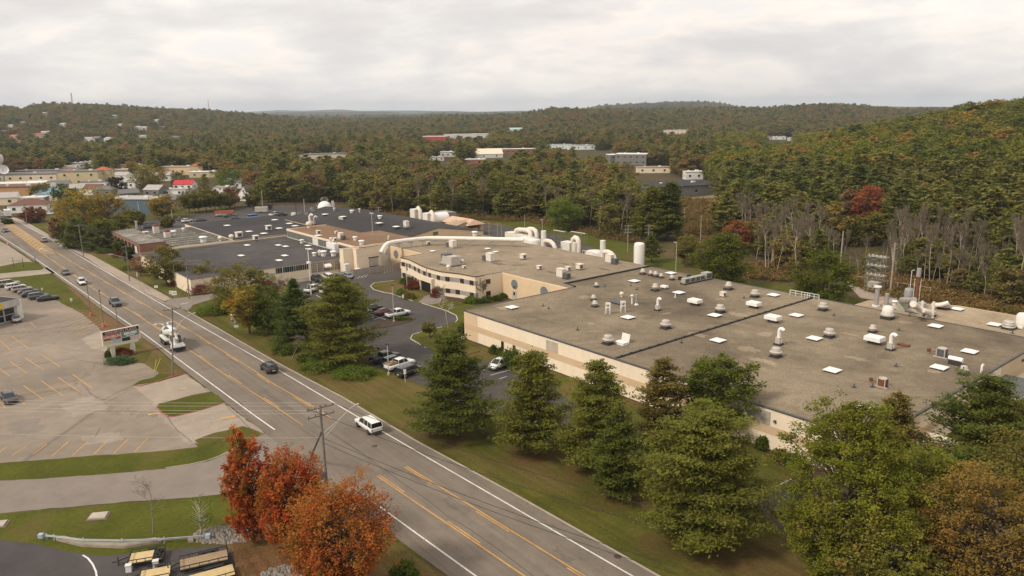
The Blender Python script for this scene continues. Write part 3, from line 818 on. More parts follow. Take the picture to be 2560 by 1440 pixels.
# --- the big gravel roofed hall
H1=6.0
A0,A1_,B0,B1=-120.8,-38.0,87.0,148.2
hall=B('factory_hall','long cream factory hall with a speckled gravel roof and tan wall stripe, nearest right','factory',-80,117)
out1=[(A0,B0),(A1_,B0),(A1_,B1),(-124.5,B1),(-124.5,118.4),(A0,117.8)]
hall.prism('wall',out1,0,H1 -0.02,M_CREAM,cap=False)
ins=[(A0+.3,B0+.3),(A1_ -.3,B0+.3),(A1_ -.3,B1 -.3),(-124.2,B1 -.3),(-124.2,118.7),(A0+.3,118.1)]
hall.sheet('roof',out1,H1,M_GRAVEL)
hall.edge('roof_edge',[(A0+.1,117.8),(A0+.1,B0+.1),(A1_ -.1,B0+.1),(A1_ -.1,B1 -.1),(-124,B1 -.1)],H1 -0.16,0.36,0.24,M_EDGE,close=False)
hall.onwall('wall_band',A0+4.4,B0,A1_,B0,2.35,3.55,M_TAN,0.03)
hall.onwall('corner_panel',A0 -0.03,B0,A0+4.4,B0,0.0,5.82,M_TANL,0.034)
hall.onwall('wall_band',A0 -0.03,B0,A0+4.4,B0,2.35,3.5,M_TAN,0.05)
hall.onwall('wall_band',A1_,B0,A1_,B1,2.35,3.55,M_TAN,0.03)
hall.onwall('corner_panel',A1_,129,A1_,B1,3.55,5.8,M_TANL,0.03)
hall.edge('roof_seam',[(-79.6,B0+.3),(-79.6,B1 -.3)],H1+0.003,0.35,0.22,M_BLK,close=False)
mb=MB()
for k in range(26):
    mb.box((-79.6 -hall.a,B0+1.5+k*2.3 -hall.b,H1+0.22),(0.3,0.3,0.1))
mb.build('seam_clip',M_BLK,hall.e)['kind']='stuff'
hall.edge('roof_seam',[(A0,118.0),(-124.5,118.4),(-124.4,B1)],H1+0.003,0.4,0.34,M_BLK,close=False)
def abwall(px0,px1,bb):   # a values on the wall plane b=bb for pixel columns, found numerically
    def f(px):
        lo,hi=A0 -30,A1_+30
        for _ in range(50):
            m_=(lo+hi)/2; v=W(m_,bb,2.0)
            if proj(v.x,v.y,v.z)[0] < px: lo=m_
            else: hi=m_
        return lo
    return f(px0),f(px1)
for x0,x1 in ((1253.5,1258),(1282.5,1287)):
    a0,a1=abwall(x0,x1,B0)
    hall.window(a0,B0,a0+0.75,B0,0.75,2.3,M_BRONZE,mull=0)
a0,a1=abwall(1366,1389,B0)
hall.onwall('vent_panel',a0,B0,a0+3.0,B0,3.6,5.5,M('cream_louvre',(0.50,0.42,0.33)),0.06)
a0,a1=abwall(1868,1907,B0)
lv=hall.onwall('louvre',a0,B0,a0+3.4,B0,3.6,5.5,M('louvre_grey',(0.40,0.36,0.31)),0.06)
mb=MB()
for k in range(9):
    mb.box((a0+1.7 -hall.a,B0 -0.09 -hall.b,3.7+k*0.2),(3.2,0.06,0.1))
mb.build('slat',M_GALVW,lv)
hall.onwall('wall_lamp',a0+4.0,B0,a0+4.3,B0,4.3,4.6,M_GREYBOX,0.3,0.3)
hall.onwall('wall_lamp',A1_,138,A1_,138.4,4.6,5.0,M_GREYBOX,0.3,0.3)
# thin dark strip along the wall foot
hall.onwall('foot_strip',A0 -0.02,B0,A1_,B0,0.0,0.22,M('dark_foot_strip',(0.12,0.08,0.06)),0.06,0.12)

# --- red brick annex on the right wall
ab=B('brick_annex','small bright red brick annex with grey roof on the right side of the hall','annex',-35.2,126)
ab.prism('wall',[(-38,121.5),(-33.2,121.5),(-33.2,131),(-38,131)],0,3.9,M_BRICKR,cap=False)
ab.prism('roof',[(-38,121.3),(-33.0,121.3),(-33.0,131.2),(-38,131.2)],3.9,4.05,M('slate_roof',(0.11,0.115,0.11)))
ab.prism('fascia',[(-37.9,121.25),(-32.95,121.25),(-32.95,131.25),(-37.9,131.25)],3.74,3.9,M_WHT)
ab.onwall('arched_window',-33.2,124,-33.2,127.5,0.6,3.0,M_GLASS,0.05)
MB().tube([(0,0,0),(0,0,1.2),(0.2,-0.1,1.5),(0.3,-0.3,1.4)],0.14).build('vent_pipe',M_DOME,ab.e,(-38.6+35.2,121.4 -126,3.0))
# --- low canopy by the hall's near right corner
cn=B('entrance_canopy','low cream canopy roof by the right wall, half hidden among the trees','canopy',-35.5,99)
cn.prism('roof',[(-38,95),(-33.5,95),(-33.5,103),(-38,103)],2.4,2.65,M_CREAM2)
for q in ((-33.8,95.3),(-33.8,102.7),(-33.8,99)):
    cn.prism('post',[(q[0] -.1,q[1] -.1),(q[0]+.1,q[1] -.1),(q[0]+.1,q[1]+.1),(q[0] -.1,q[1]+.1)],0,2.4,M_CREAM2)
# --- tan lower annex behind
an=B('rear_annex','low tan roofed annex strip behind the right end of the hall','annex',-55,157)
an.prism('wall',[(-72.4,148.3),(-35,148.3),(-35,166),(-58,166),(-72.2,157)],0,5.25,M_CREAM2,cap=False)
an.sheet('roof',[(-72.4,148.3),(-35,148.3),(-35,166),(-58,166),(-72.2,157)],5.27,M_TANR)
an.edge('roof_edge',[(-72.3,148.5),(-72.1,156.9),(-58,165.9),(-35,165.9)],5.1,0.2,0.22,M_TAN,close=False)

# --- middle block with the wavy office front
H2=6.2
mid=B('office_block','cream office block with a wavy two storey front and blue wall discs','office',-160,130)
wave_px=[(1001.7,644),(1012,646),(1023,649),(1031,653),(1040,657.5),(1050,662.5),(1060,667),(1077,672.5),(1090,676),(1103,679),(1127,681.8),(1148,684.2),(1168,688),(1188,691.8)]
wave=[AB(x,y,H2) for x,y in wave_px]
front=[(-143.9,115.6)]
outm=[(-197.3,115.4),(-178.9,115.4)]+wave+front+[(-120.9,115.9),(-120.9,118.0),(-124.6,118.6),(-124.6,148.1),(-198,148.1)]
mid.prism('wall',outm,0,H2 -0.02,M_CREAM2,cap=False)
mid.sheet('roof',outm,H2,M_GRAVEL2)
mid.edge('roof_edge',[(-179.0,115.4)]+[(q[0],q[1] -.0) for q in wave]+[(-144.2,115.4)],H2 -0.14,0.2,0.2,M('brown_coping',(0.09,0.06,0.045)),close=False)
def bandmesh(z0,z1,out,m,name,pts):
    mb=MB(); q=[Vector(p) for p in mid.L(pts)]
    nr=[]
    for i in range(len(q)):
        t=q[min(i+1,len(q) -1)] -q[max(i -1,0)]; t.normalize(); nr.append(Vector((t.y,-t.x)))
    for i in range(len(q) -1):
        a,b,na,nb=q[i],q[i+1],nr[i],nr[i+1]
        a2,b2=a+na*out,b+nb*out
        mb.add([(a2.x,a2.y,z0),(b2.x,b2.y,z0),(b2.x,b2.y,z1),(a2.x,a2.y,z1),(a.x,a.y,z0),(b.x,b.y,z0),(b.x,b.y,z1),(a.x,a.y,z1)],
               [(0,1,2,3),(3,2,6,7),(4,5,1,0)])
    return mb.build(name,m,mid.e)
wl=wave+[(-144.3,110.4)]
bandmesh(3.95,5.05,0.03,M_GREYBAND,'wall_band',wl)
bandmesh(0.95,2.05,0.03,M_GREYBAND,'wall_band',wl)
def wavepoint(px):
    for (x0,y0),(x1,y1),p,q in zip(wave_px,wave_px[1:],wave,wave[1:]):
        if x0 <= px <= x1:
            t=(px -x0)/(x1 -x0); v=Vector(p).lerp(Vector(q),t); d=(Vector(q) -Vector(p)).normalized(); return v,d
    return None
def officewin(px,z0):
    v,d=wavepoint(px); a,b=v -d*0.65,v+d*0.65
    mid.window(a.x,a.y,b.x,b.y,z0,z0+1.15,M_BRONZE)
for px in (1008,1024,1037,1047,1061,1074,1096,1118.5,1155,1179): officewin(px,3.93)
for px in (1009,1031,1038,1048,1119,1143.5,1179): officewin(px,0.93)
for b in (107.6+3.0,113.2):
    for z in (0.93,3.93):
        mid.window(-144.15,b,-144.1,b+1.3,z,z+1.15,M_BRONZE)
# entrance: projecting portal with a dark opening, between px 1055 and 1085
v0,d0=wavepoint(1056); v1,d1=wavepoint(1086)
n0=Vector((d0.y,-d0.x)); n1=Vector((d1.y,-d1.x)); nn=(n0+n1).normalized()
pa,pb=v0+nn*1.0,v1+nn*1.0
mid.prism('portal',[tuple(v0 -nn*.3),tuple(pa),tuple(pb),tuple(v1 -nn*.3)],2.75,3.9,M_CREAM2)
mid.prism('portal_wall',[tuple(v0 -nn*.3),tuple(pa),tuple(pa+(pb -pa)*0.07),tuple(v0 -nn*.3+(v1 -v0)*0.07)],0,2.75,M_CREAM2)
mid.prism('portal_wall',[tuple(v1 -nn*.3),tuple(pb),tuple(pb -(pb -pa)*0.07),tuple(v1 -nn*.3 -(v1 -v0)*0.07)],0,2.75,M_CREAM2)
q0,q1=v0+(v1 -v0)*0.08+nn*.6,v1 -(v1 -v0)*0.08+nn*.6
mid.onwall('opening_shade',q0.x,q0.y,q1.x,q1.y,0.0,2.74,M('dark_opening',(0.012,0.012,0.012),.9),0.05,0.1)  # matte black panel: the shade inside the entrance is painted on
dn,dd=wavepoint(1067)
MB().tube([(dn.x -mid.a+nn.x*0.1,dn.y -mid.b+nn.y*0.1,3.9),(dn.x -mid.a+nn.x*0.1,dn.y -mid.b+nn.y*0.1,6.0)],0.06,6).build('downpipe',M_GREYBOX,mid.e)
# tan face of the block and its blue discs
mid.onwall('tan_wall',-144.2,115.55,-120.9,115.85,0,6.0,M_TANL,0.04)
mid.onwall('tan_wall',-197.2,115.4,-179.0,115.4,0,6.0,M_TANL,0.03)
M_DISC=M('blue_grey_disc',(0.165,0.19,0.205),0.6,0.1)
def disc(a,b,z,r):
    mb=MB(); n=28
    o=[(a -mid.a+r*math.cos(2*PI*i/n),b -mid.b -0.09,z+r*math.sin(2*PI*i/n)) for i in range(n)]
    o2=[(p[0],p[1]+0.1,p[2]) for p in o]
    mb.add(o+o2,[tuple(range(n))]+[(i,n+i,n+(i+1) % n,(i+1) % n) for i in range(n)])
    mb.build('wall_disc',M_DISC,mid.e)
def wall_ab(px,py,bb):
    """a and z of the pixel on the plane b = bb"""
    d=ray(px,py); k=d[0]*UB.x+d[1]*UB.y; t=bb/k
    return (d[0]*UA.x+d[1]*UA.y)*t,CAMH+d[2]*t
for x,y,r in ((1285.5,711,1.2),(1359,729,1.2),(991,635.5,1.25)):
    a,z=wall_ab(x,y,115.5); disc(a,115.6 if x > 1100 else 115.4,z,r)
a,z=wall_ab(1286,745,115.5)
mid.onwall('door',a -0.8,115.55,a+0.8,115.57,0,2.3,M_GALVW,0.08)
mid.onwall('door_window',a -0.3,115.55,a+0.3,115.56,1.2,2.0,M_GLASS,0.11)
mid.onwall('wall_lamp',a -0.3,115.55,a+0.3,115.56,3.2,3.6,M_GREYBOX,0.3,0.3)

# --- loading block
lb=B('loading_block','tall cream loading block with a half open dock door','loading dock',-195,107)
pL=[AB(885,621,7.0),AB(901,621,7.0),AB(916,622,7.0),AB(954,627,7.0)]
aF=pL[2][0]
aF=-194.0
lbo=[(-198.5,99.3),(aF -2.2,99.3),(aF -2.2,102.3),(aF,102.3),(aF,110.3),(-198.5,110.3)]
lb.prism('wall',lbo,0,7.0,M_CREAM2,cap=False)
lb.sheet('roof',lbo,7.02,M_TANR)
lb.edge('roof_edge',[(-198.4,99.4),(aF -2.3,99.4),(aF -2.3,102.4),(aF -.1,102.4),(aF -.1,110.2)],6.9,0.2,0.25,M_CREAM2,close=False)
dd_=lb.onwall('dock_door',aF,106.2,aF,109.2,1.6,4.0,M_SHUT,0.05)
lb.onwall('dock_opening',aF,106.2,aF,109.2,0.6,1.6,M_GREYBOX,0.04)
lb.onwall('dock_hood',aF,106.0,aF,109.4,4.0,4.25,M('brown_hood',(0.10,0.07,0.05)),0.25,0.3)
lb.onwall('wall_band',aF,102.4,aF,110.2,4.75,4.82,M_TAN,0.03)
lb.onwall('rail',aF -0.6,103.5,aF -0.3,109.5,7.1,7.35,M('brown_rail',(0.14,0.10,0.075)),0.05)

# --- brown roofed building with the clerestory
br=B('clerestory_building','building with brown gravel roof, white fascia and long strip windows','factory',-222,112)
bro=[(-246.6,104.4),(-198.6,104.4),(-198.6,127),(-222,127),(-222,119),(-246.6,119)]
br.prism('wall',bro,0,6.9,M_WHT,cap=False)
br.sheet('roof',bro,6.93,M_BROWNR)
br.edge('fascia',[(-246.6,118.9),(-246.6,104.4),(-198.6,104.4),(-198.6,116)],6.45,0.2,0.62,M_CREAM2,close=False)
M_STRIPG=M('green_grey_glass',(0.10,0.13,0.125),0.2,0.4,1.3,spec=0.6)
k=0
for i in range(12):
    x0=-246.2+i*3.9
    if i== 5: continue
    w=br.onwall('window',x0,104.4,x0+3.6,104.4,4.4,6.4,M_STRIPG,0.05)
    mb=MB()
    for j in range(8): mb.box((x0+0.05+j*0.5 -br.a,104.4 -0.1 -br.b,4.4),(0.09,0.06,2.0))
    mb.build('mullion',M_GALVW,w)
br.onwall('door',-226.8,104.4,-225.6,104.4,4.3,6.4,M_WHT,0.06)
br.onwall('door',-200.2,104.4,-199.2,104.4,4.3,6.2,M_DOME,0.06)

# --- dark gabled hall
gb=B('gabled_hall','wide hall with a dark low pitched roof and tan gable end','factory',-243,137)
ga0,ga1=-283,-203.2
gz0,gz1=5.7,8.6
gbo=[(ga0,119.2),(ga1,119.2),(ga1,155),(ga0,155)]
gb.prism('wall',gbo,0,gz0,M_TANL,cap=False)
Lx=lambda a,b,z: (a -gb.a,b -gb.b,z)
MB().add([Lx(ga1,119.2,gz0),Lx(ga1,155,gz0),Lx(ga1,137,gz1 -.05)],[(0,1,2)]).build('gable',M_TANL,gb.e)
MB().add([Lx(ga0,119.2,gz0),Lx(ga0,137,gz1 -.05),Lx(ga0,155,gz0)],[(0,1,2)]).build('gable',M_TANL,gb.e)
mb=MB()
for s_,b_ in ((1,118.7),(-1,155.5)):
    e=gz0 -0.08
    v=[Lx(ga0 -.3,b_,e),Lx(ga1+.3,b_,e),Lx(ga1+.3,137,gz1),Lx(ga0 -.3,137,gz1)]
    v += [(p[0],p[1],p[2]+0.12) for p in v]
    mb.add(v,[(4,5,6,7) if s_== 1 else (7,6,5,4),(0,1,5,4),(1,2,6,5),(3,0,4,7),(3,2,1,0)])
mb.build('roof',M_DARKR,gb.e)
for i in range(12):
    x0=-246+i*2.1
    if x0 < -224: gb.onwall('window',x0,119.2,x0+1.8,119.2,3.6,5.3,M_GLASS,0.04)
gb.onwall('vent_panel',ga1,134.8,ga1,136.8,6.4,7.5,M('green_panel',(0.10,0.16,0.08)),0.05)

# --- low dark roofed building
lw=B('flat_roofed_workshop','long low workshop with a worn dark flat roof and strip windows','workshop',-223,80)
lwo=[(-247,57.6),(-199.2,57.6),(-199.2,104.2),(-247,104.2)]
lw.prism('wall',lwo,0,4.15,M_CREAM2,cap=False)
lw.sheet('roof',lwo,4.2,M_DARKR2)
lw.edge('roof_edge',[(-199.25,104),(-199.25,57.7),(-247,57.7)],3.95,0.3,0.22,M('pale_gutter',(0.30,0.26,0.22)),close=False)
lw.edge('parapet',[(-246.9,57.8),(-246.9,104)],4.2,0.3,0.35,M('tan_parapet',(0.34,0.29,0.22)),close=False)
def wbx(px,aa):     # b on the wall plane a=aa for a pixel column
    lo,hi=40,130
    for _ in range(50):
        m_=(lo+hi)/2; v=W(aa,m_,2.0)
        if proj(v.x,v.y,v.z)[0] < px: lo=m_
        else: hi=m_
    return lo
aW=-199.2
for x0,x1 in ((644,649),(650,654),(695.5,700),(701,706),(713,718),(718.6,723.5),(724.5,728.6),(729.5,734),(741,745),(746,750),(751,756),(757,761),(762,766),(767.5,772)):
    lw.window(aW,wbx(x0,aW),aW,wbx(x1,aW),2.3,3.8,M_GLASS,M_STRIPG,0)
for x0,x1 in ((654.5,660),(690,695),(708,712.5),(735,740)):
    lw.onwall('blank_pane',aW,wbx(x0,aW),aW,wbx(x1,aW),2.3,3.8,M_STRIPG,0.05)
lw.onwall('garage_door',aW,wbx(664,aW),aW,wbx(688,aW),0,2.6,M_SHUT,0.06)
M_PANE=M('small_pane_glass',(0.12,0.105,0.09),0.4,0.6,2.5)
for x0,x1 in ((779,792),(794.5,808),(810,825),(827,835),(837,849)):
    b0_,b1_=wbx(x0,aW),wbx(x1,aW)
    w=lw.onwall('window',aW,b0_,aW,b1_,1.0,3.8,M_PANE,0.05)
    mb=MB()
    for j in range(1,5):
        t=b0_+(b1_ -b0_)*j/5; mb.box((aW+0.1 -lw.a,t -lw.b,1.0),(0.05,0.07,2.8))
    for j in range(1,5): mb.box((aW+0.1 -lw.a,(b0_+b1_)/2 -lw.b,1.0+j*0.56),(0.05,b1_ -b0_,0.06))
    mb.build('glazing_bar',M_CREAM2,w)
def awning(b0_,b1_,z):
    mb=MB(); n=7; pts=[]
    for i in range(n+1):
        t=PI/2*i/n; pts.append((1.3*math.sin(t),z+0.9*math.cos(t)))
    vs=[(aW -lw.a+x,b0_ -lw.b,zz) for x,zz in pts]+[(aW -lw.a+x,b1_ -lw.b,zz) for x,zz in pts]
    fs=[(i,n+1+i,n+2+i,i+1) for i in range(n)]
    fs=[tuple(reversed(f)) for f in fs]
    c0=len(vs); vs += [(aW -lw.a,b0_ -lw.b,z),(aW -lw.a,b1_ -lw.b,z)]
    fs += [tuple([c0]+list(range(n,-1,-1))),tuple([c0+1]+list(range(n+1,2*n+2)))]
    mb.add(vs,fs); mb.build('awning',M_DOME,lw.e)
awning(wbx(810,aW),wbx(825,aW),2.2); awning(wbx(849,aW),wbx(870,aW),2.9)
lw.onwall('door',aW,wbx(853,aW),aW,wbx(858,aW),0,2.5,M('brown_door',(0.30,0.22,0.16)),0.05)
lw.onwall('door',aW,wbx(862,aW),aW,wbx(866,aW),0,2.5,M('brown_door',(0.30,0.22,0.16)),0.05)

# --- rear dark flat building
rf=B('rear_workshop','large plain dark flat roof behind the ribbed skylights','workshop',-270,105)
rfo=[(-300,87),(-247.2,87),(-247.2,119),(-247.2,122),(-300,122)]
rf.prism('wall',rfo,0,4.9,M_CREAM2,cap=False)
rf.sheet('roof',rfo,4.95,M_DARKR)
rf.edge('parapet',[(-247.4,87.2),(-247.4,104)],4.95,0.3,0.3,M('tan_parapet',(0.34,0.29,0.22)),close=False)

# --- brick wing and ribbed skylight roof
bw=B('brick_wing','red brick two storey wing with worn grey roof beside the road lawn','building',-272,63)
bwo=[(-291.5,59.4),(-253.7,59.4),(-253.7,67.2),(-291.5,67.2)]
bw.prism('wall',bwo,0,6.1,M_BRICK,cap=False)
bw.sheet('roof',bwo,6.18,M_WORNR)
bw.edge('roof_edge',[(-291.4,67.1),(-291.4,59.5),(-253.8,59.5),(-253.8,67.1)],6.0,0.25,0.22,M_EDGE,close=False)
for i in range(8):
    x0=-289.5+i*4.5
    bw.window(x0,59.4,x0+2.4,59.4,3.4,5.3,M_GLASS); bw.window(x0,59.4,x0+2.4,59.4,0.8,2.4,M_GLASS)
bw.onwall('wall_disc',-259.2,59.4,-256.6,59.4,3.0,5.0,M_DOME,0.08)
bw.window(-253.7,65.0,-253.7,65.9,3.8,5.0,M_GLASS)
sk=B('ribbed_roof_building','building with rows of weathered ribbed skylights across its roof','workshop',-269,77)
sko=[(-292,67.3),(-247.4,67.3),(-247.4,86.8),(-292,86.8)]
sk.prism('wall',sko,0,4.6,M_BRICK,cap=False)
sk.sheet('roof',sko,4.7,M('stained_glazing',(0.055,0.045,0.035),0.6,0.5,1.2))
sk.edge('roof_edge',[(-247.5,67.4),(-247.5,86.7)],4.55,0.3,0.5,M_CREAM2,close=False)
M_RIB=mat_gravel('ribbed_glazing',(0.15,0.145,0.11),(0.30,0.28,0.22),(0.42,0.40,0.34),0.3)
for i in range(10):
    x0=-290.8+i*4.3; z=4.7
    mb=MB(); y0,y1=68 -sk.b,86.2 -sk.b; X=x0 -sk.a
    if i < 4: y1 -= 3
    h=.32
    mb.add([(X,y0,z),(X+2.7,y0,z),(X+2.5,y0,z+h),(X,y0,z+.25),(X,y1,z),(X+2.7,y1,z),(X+2.5,y1,z+h),(X,y1,z+.25)],[(0,1,2,3),(7,6,5,4),(0,3,7,4),(3,2,6,7)],1)
    mb.add([(X+2.7,y0,z),(X+2.7,y1,z),(X+2.5,y1,z+h),(X+2.5,y0,z+h)],[(0,1,2,3)],0)
    mb.build('ribbed_skylight',[M_RIB,M('stained_glazing',(0.055,0.045,0.035),0.6,0.5,1.2)],sk.e)
ex=B('porch_roof','small flat porch roof with a white fascia beside the brick wing','porch',-250,61)
ex.prism('wall',[(-253.6,57.8),(-247.1,57.8),(-247.1,67),(-253.6,67)],0,3.0,M_BRICK,cap=False)
ex.prism('roof',[(-253.6,56.8),(-247.1,56.8),(-247.1,67),(-253.6,67)],3.0,3.25,M_EDGE)

# ------------------------------------------------------------------ generic small buildings, far and in town
M_RED=M('red_roof',(0.50,0.035,0.045),0.6,0.08); M_ORR=M('orange_roof',(0.42,0.13,0.06),0.8)
M_YELW=M('pale_yellow_wall',(0.56,0.47,0.29),0.85,0.08); M_ORW=M('orange_wall',(0.50,0.29,0.14),0.85,0.1)
M_BLUEW=M('blue_grey_wall',(0.10,0.145,0.18),0.8,0.1); M_BLUER=M('blue_roof',(0.18,0.32,0.42),0.5,0.1)
M_BRNR=M('brown_shingle',(0.17,0.085,0.06),0.9,0.15,1); M_GRYR=M('grey_shingle',(0.17,0.165,0.16),0.9,0.15,1)
M_PALR=M('pale_shingle',(0.42,0.39,0.36),0.9,0.15,1); M_GRYW=M('grey_siding',(0.20,0.195,0.18),0.85)
M_MINT=M('mint_roof',(0.42,0.55,0.53),0.6)
FARB=[]
def house(name,label,cat,px,py,w,d,h,rot,roof,wall,rm,nwin=3,group=None,rise=None,chimney=False,storeys=1,glass=None,z=None):
    """rot: heading of the long side relative to the view, degrees"""
    p=PT(px,py) if z is None else P(px,py,z)
    base=p
    t=thing(name,label,cat,base,math.radians(rot),group)
    MB().prism([(-w/2,-d/2),(w/2,-d/2),(w/2,d/2),(-w/2,d/2)],-1.5,h,cap=False).build('wall',wall,t)
    o=0.3
    if roof== 'flat':
        r=MB(); r.prism([(-w/2 -o,-d/2 -o),(w/2+o,-d/2 -o),(w/2+o,d/2+o),(-w/2 -o,d/2+o)],h,h+0.35)
        rr=r.build('roof',rm,t)
        MB().box((w*0.2,0,h+0.35),(min(2.2,w*.2),min(1.6,d*.3),0.8)).box((-w*0.25,d*.1,h+0.35),(1.2,1.2,0.6)).build('roof_unit',M_WHT,rr)
    elif roof== 'gable':
        k=rise or d*0.28
        r=MB(); r.add([(-w/2 -o,-d/2 -o,h -.1),(w/2+o,-d/2 -o,h -.1),(w/2+o,0,h+k),(-w/2 -o,0,h+k),(w/2+o,d/2+o,h -.1),(-w/2 -o,d/2+o,h -.1)],
                        [(0,1,2,3),(3,2,4,5)])
        rr=r.build('roof',rm,t)
        md=rr.modifiers.new('thick','SOLIDIFY'); md.thickness=0.2
        for sx in (-1,1): MB().add([(sx*w/2,-d/2,h),(sx*w/2,0,h+k -.12),(sx*w/2,d/2,h)],[(0,1,2)]).build('gable',wall,t)
    else:
        k=rise or d*0.25; q=max(0.1,w/2 -d/2)
        r=MB(); r.add([(-w/2 -o,-d/2 -o,h),(w/2+o,-d/2 -o,h),(w/2+o,d/2+o,h),(-w/2 -o,d/2+o,h),(-q,0,h+k),(q,0,h+k)],
                        [(0,1,5,4),(1,2,5),(2,3,4,5),(3,0,4),(3,2,1,0)])
        rr=r.build('roof',rm,t)
    if chimney: MB().box((w*0.15,0.4,h),(0.7,0.7,2.2)).build('chimney',M_BRICK,rr)
    g=glass or M_GLASS
    for st in range(storeys):
        z0=h -(storeys -st)*(h/storeys)+h/storeys*0.35; z1=z0+min(1.3,h/storeys*0.45)
        for i in range(nwin):
            x=-w/2+w*(i+0.5)/nwin; ww=min(1.4,w/nwin*0.5)
            f=MB().box((x,-d/2 -0.03,z0),(ww,0.1,z1 -z0)).build('window',g,t)
            MB().box((x,-d/2 -0.06,z0 -0.12),(ww+.2,0.16,0.12)).build('sill',M_WHT,f)
        MB().box((w/2+0.03,0,z0),(0.1,1.1,z1 -z0)).build('window',g,t)
        MB().box((-w/2 -0.03,0,z0),(0.1,1.1,z1 -z0)).build('window',g,t)
    x0,y1=proj(base.x,base.y,base.z); x1,y0=proj(base.x,base.y,base.z+h+(rise or 0))
    hw=FPX*max(w,d)/2/math.hypot(base.x,base.y)
    FARB.append((x0 -hw,x0+hw,y0,y1,math.hypot(base.x,base.y)))
    return t
# mid valley, far
house('red_roofed_warehouse','wide white warehouse with a bright red roof side far up the valley','warehouse',1088,352,42,26,7,-10,'flat',M_RED,M_DOME,4)
house('long_white_warehouse','long low white roofed warehouse behind the bright red one','warehouse',1165,346,80,22,7,8,'flat',M_WHT,M_DOME,6)
house('mint_roofed_hall','hall with a pale mint roof high in the far valley','building',1290,330,30,16,5,6,'gable',M_WHT,M_MINT,4,rise=3)
house('brick_factory','long brown brick factory with a white edge beyond the sand heap','factory',1288,384,44,14,5,4,'flat',M_BRICK,M_WHT,8)
house('sand_shed','cream shed with a steep pale roof beside the brick factory','shed',1222,394,26,16,4,12,'gable',M_WHT,M_CREAM2,2,rise=5)
house('white_office','small white office with flat roof left of the pale shed','building',1120,392,16,10,5,5,'flat',M_WHT,M_DOME,3)
house('brick_shed','low red brick shed with white front below the pale shed','shed',1188,410,18,9,4,-6,'flat',M_BRICK,M_WHT,2)
house('white_shop','low white shop behind trees in the far valley, left of the sheds','building',1092,402,14,8,3.6,4,'flat',M_WHT,M_PALR,3)
house('pale_store','pale flat store, left half of the pair beyond the orange tree','store',1398,372,30,12,5,3,'flat',M_DOME,M_MINT,4)
house('pale_store','pale flat store, right half of the pair beyond the orange tree','store',1453,374,32,12,5,3,'flat',M_DOME,M_MINT,4)
house('modern_office','two storey grey office with white overhanging flat roof in the valley','office',1580,412,26,16,9,-18,'flat',M_GRYW,M_DOME,5,storeys=2)
house('modern_office_wing','darker left wing with thin white roof beside the modern grey office','office',1545,410,18,12,8,10,'flat',M_GRYW,M_DOME,3,storeys=2)
house('hilltop_school','long pale flat building alone on the wooded slope to the right','building',1686,338,44,14,8,3,'flat',M_CREAM2,M_WHT,6)
house('long_grey_shed','wide dark grey roofed shed in the clearing right of centre','shed',1700,482,42,30,5,22,'flat',M_GRYW,M_DARKR,3)
house('white_trailer_unit','white box building behind the wide dark grey shed','building',1732,448,12,6,5,5,'flat',M_DOME,M_DOME,2)
house('yard_shed','low pale yard building with brown front near the far sandy lot','shed',1632,432,24,8,4,-4,'flat',M_CREAM2,M_TANR,3)
for i,(x,y) in enumerate([(1918,350),(1938,349),(1956,349),(1978,352)]):
    house('storage_unit','small white storage shed on the pale ledge, number %s from left' % ('one','two','three','four')[i],'shed',x,y,9,5,4,5,'flat',M_DOME,M_WHT,1,group='white sheds on the ledge')
house('flat_white_store','long white edged dark flat store at the forest edge left of centre','store',810,400,52,18,6,14,'flat',M_CREAM2,M_GRYR,6)
# hillside houses on the left
HH=[(30,322,'white'),(38,350,'red'),(10,338,'grey'),(95,345,'orange'),(117,340,'white'),(222,356,'white'),(245,354,'grey'),(275,356,'pale'),(345,326,'white'),(362,327,'pale'),(288,297,'white'),(392,308,'white'),(52,364,'brown'),(405,326,'grey'),(116,290,'white'),(300,320,'pale'),(60,314,'pale'),(160,319,'white'),(440,352,'grey'),(360,350,'white')]
RM_={'white': (M_DOME,M_PALR),'red': (M_CREAM2,M_ORR),'grey': (M_GRYW,M_GRYR),'orange': (M_CREAM2,M_ORR),'pale': (M_WHT,M_PALR),'brown': (M_TANL,M_BRNR)}
for i,(x,y,c) in enumerate(HH):
    house('hillside_house','%s house among trees on the left hillside, %s' % ({'white': 'white walled','red': 'red roofed','grey': 'grey','orange': 'orange roofed','pale': 'pale','brown': 'brown roofed'}[c],
          ['upper left edge of town','lowest near the left edge','cut by the left edge','left of the long white gabled one','beside the orange roofed one','with twin gables, nearest the pine grove','just right of the twin gabled one','two right of the twin gabled one','left one of the bright pair','right one of the bright pair','highest and alone below the ridge','upper right of the bright pair','in front of the red roofed one','rightmost beside the bright pair','highest on the far left slope','above the twin gabled one','right of the upper left white one','midway between mast and pine grove','farthest right on the slope','alone below the bright pair'][i]),
          'house',x,y,15,9,5.5,random.uniform(-30,30),'gable',RM_[c][0],RM_[c][1],3,group='houses on the left hillside')
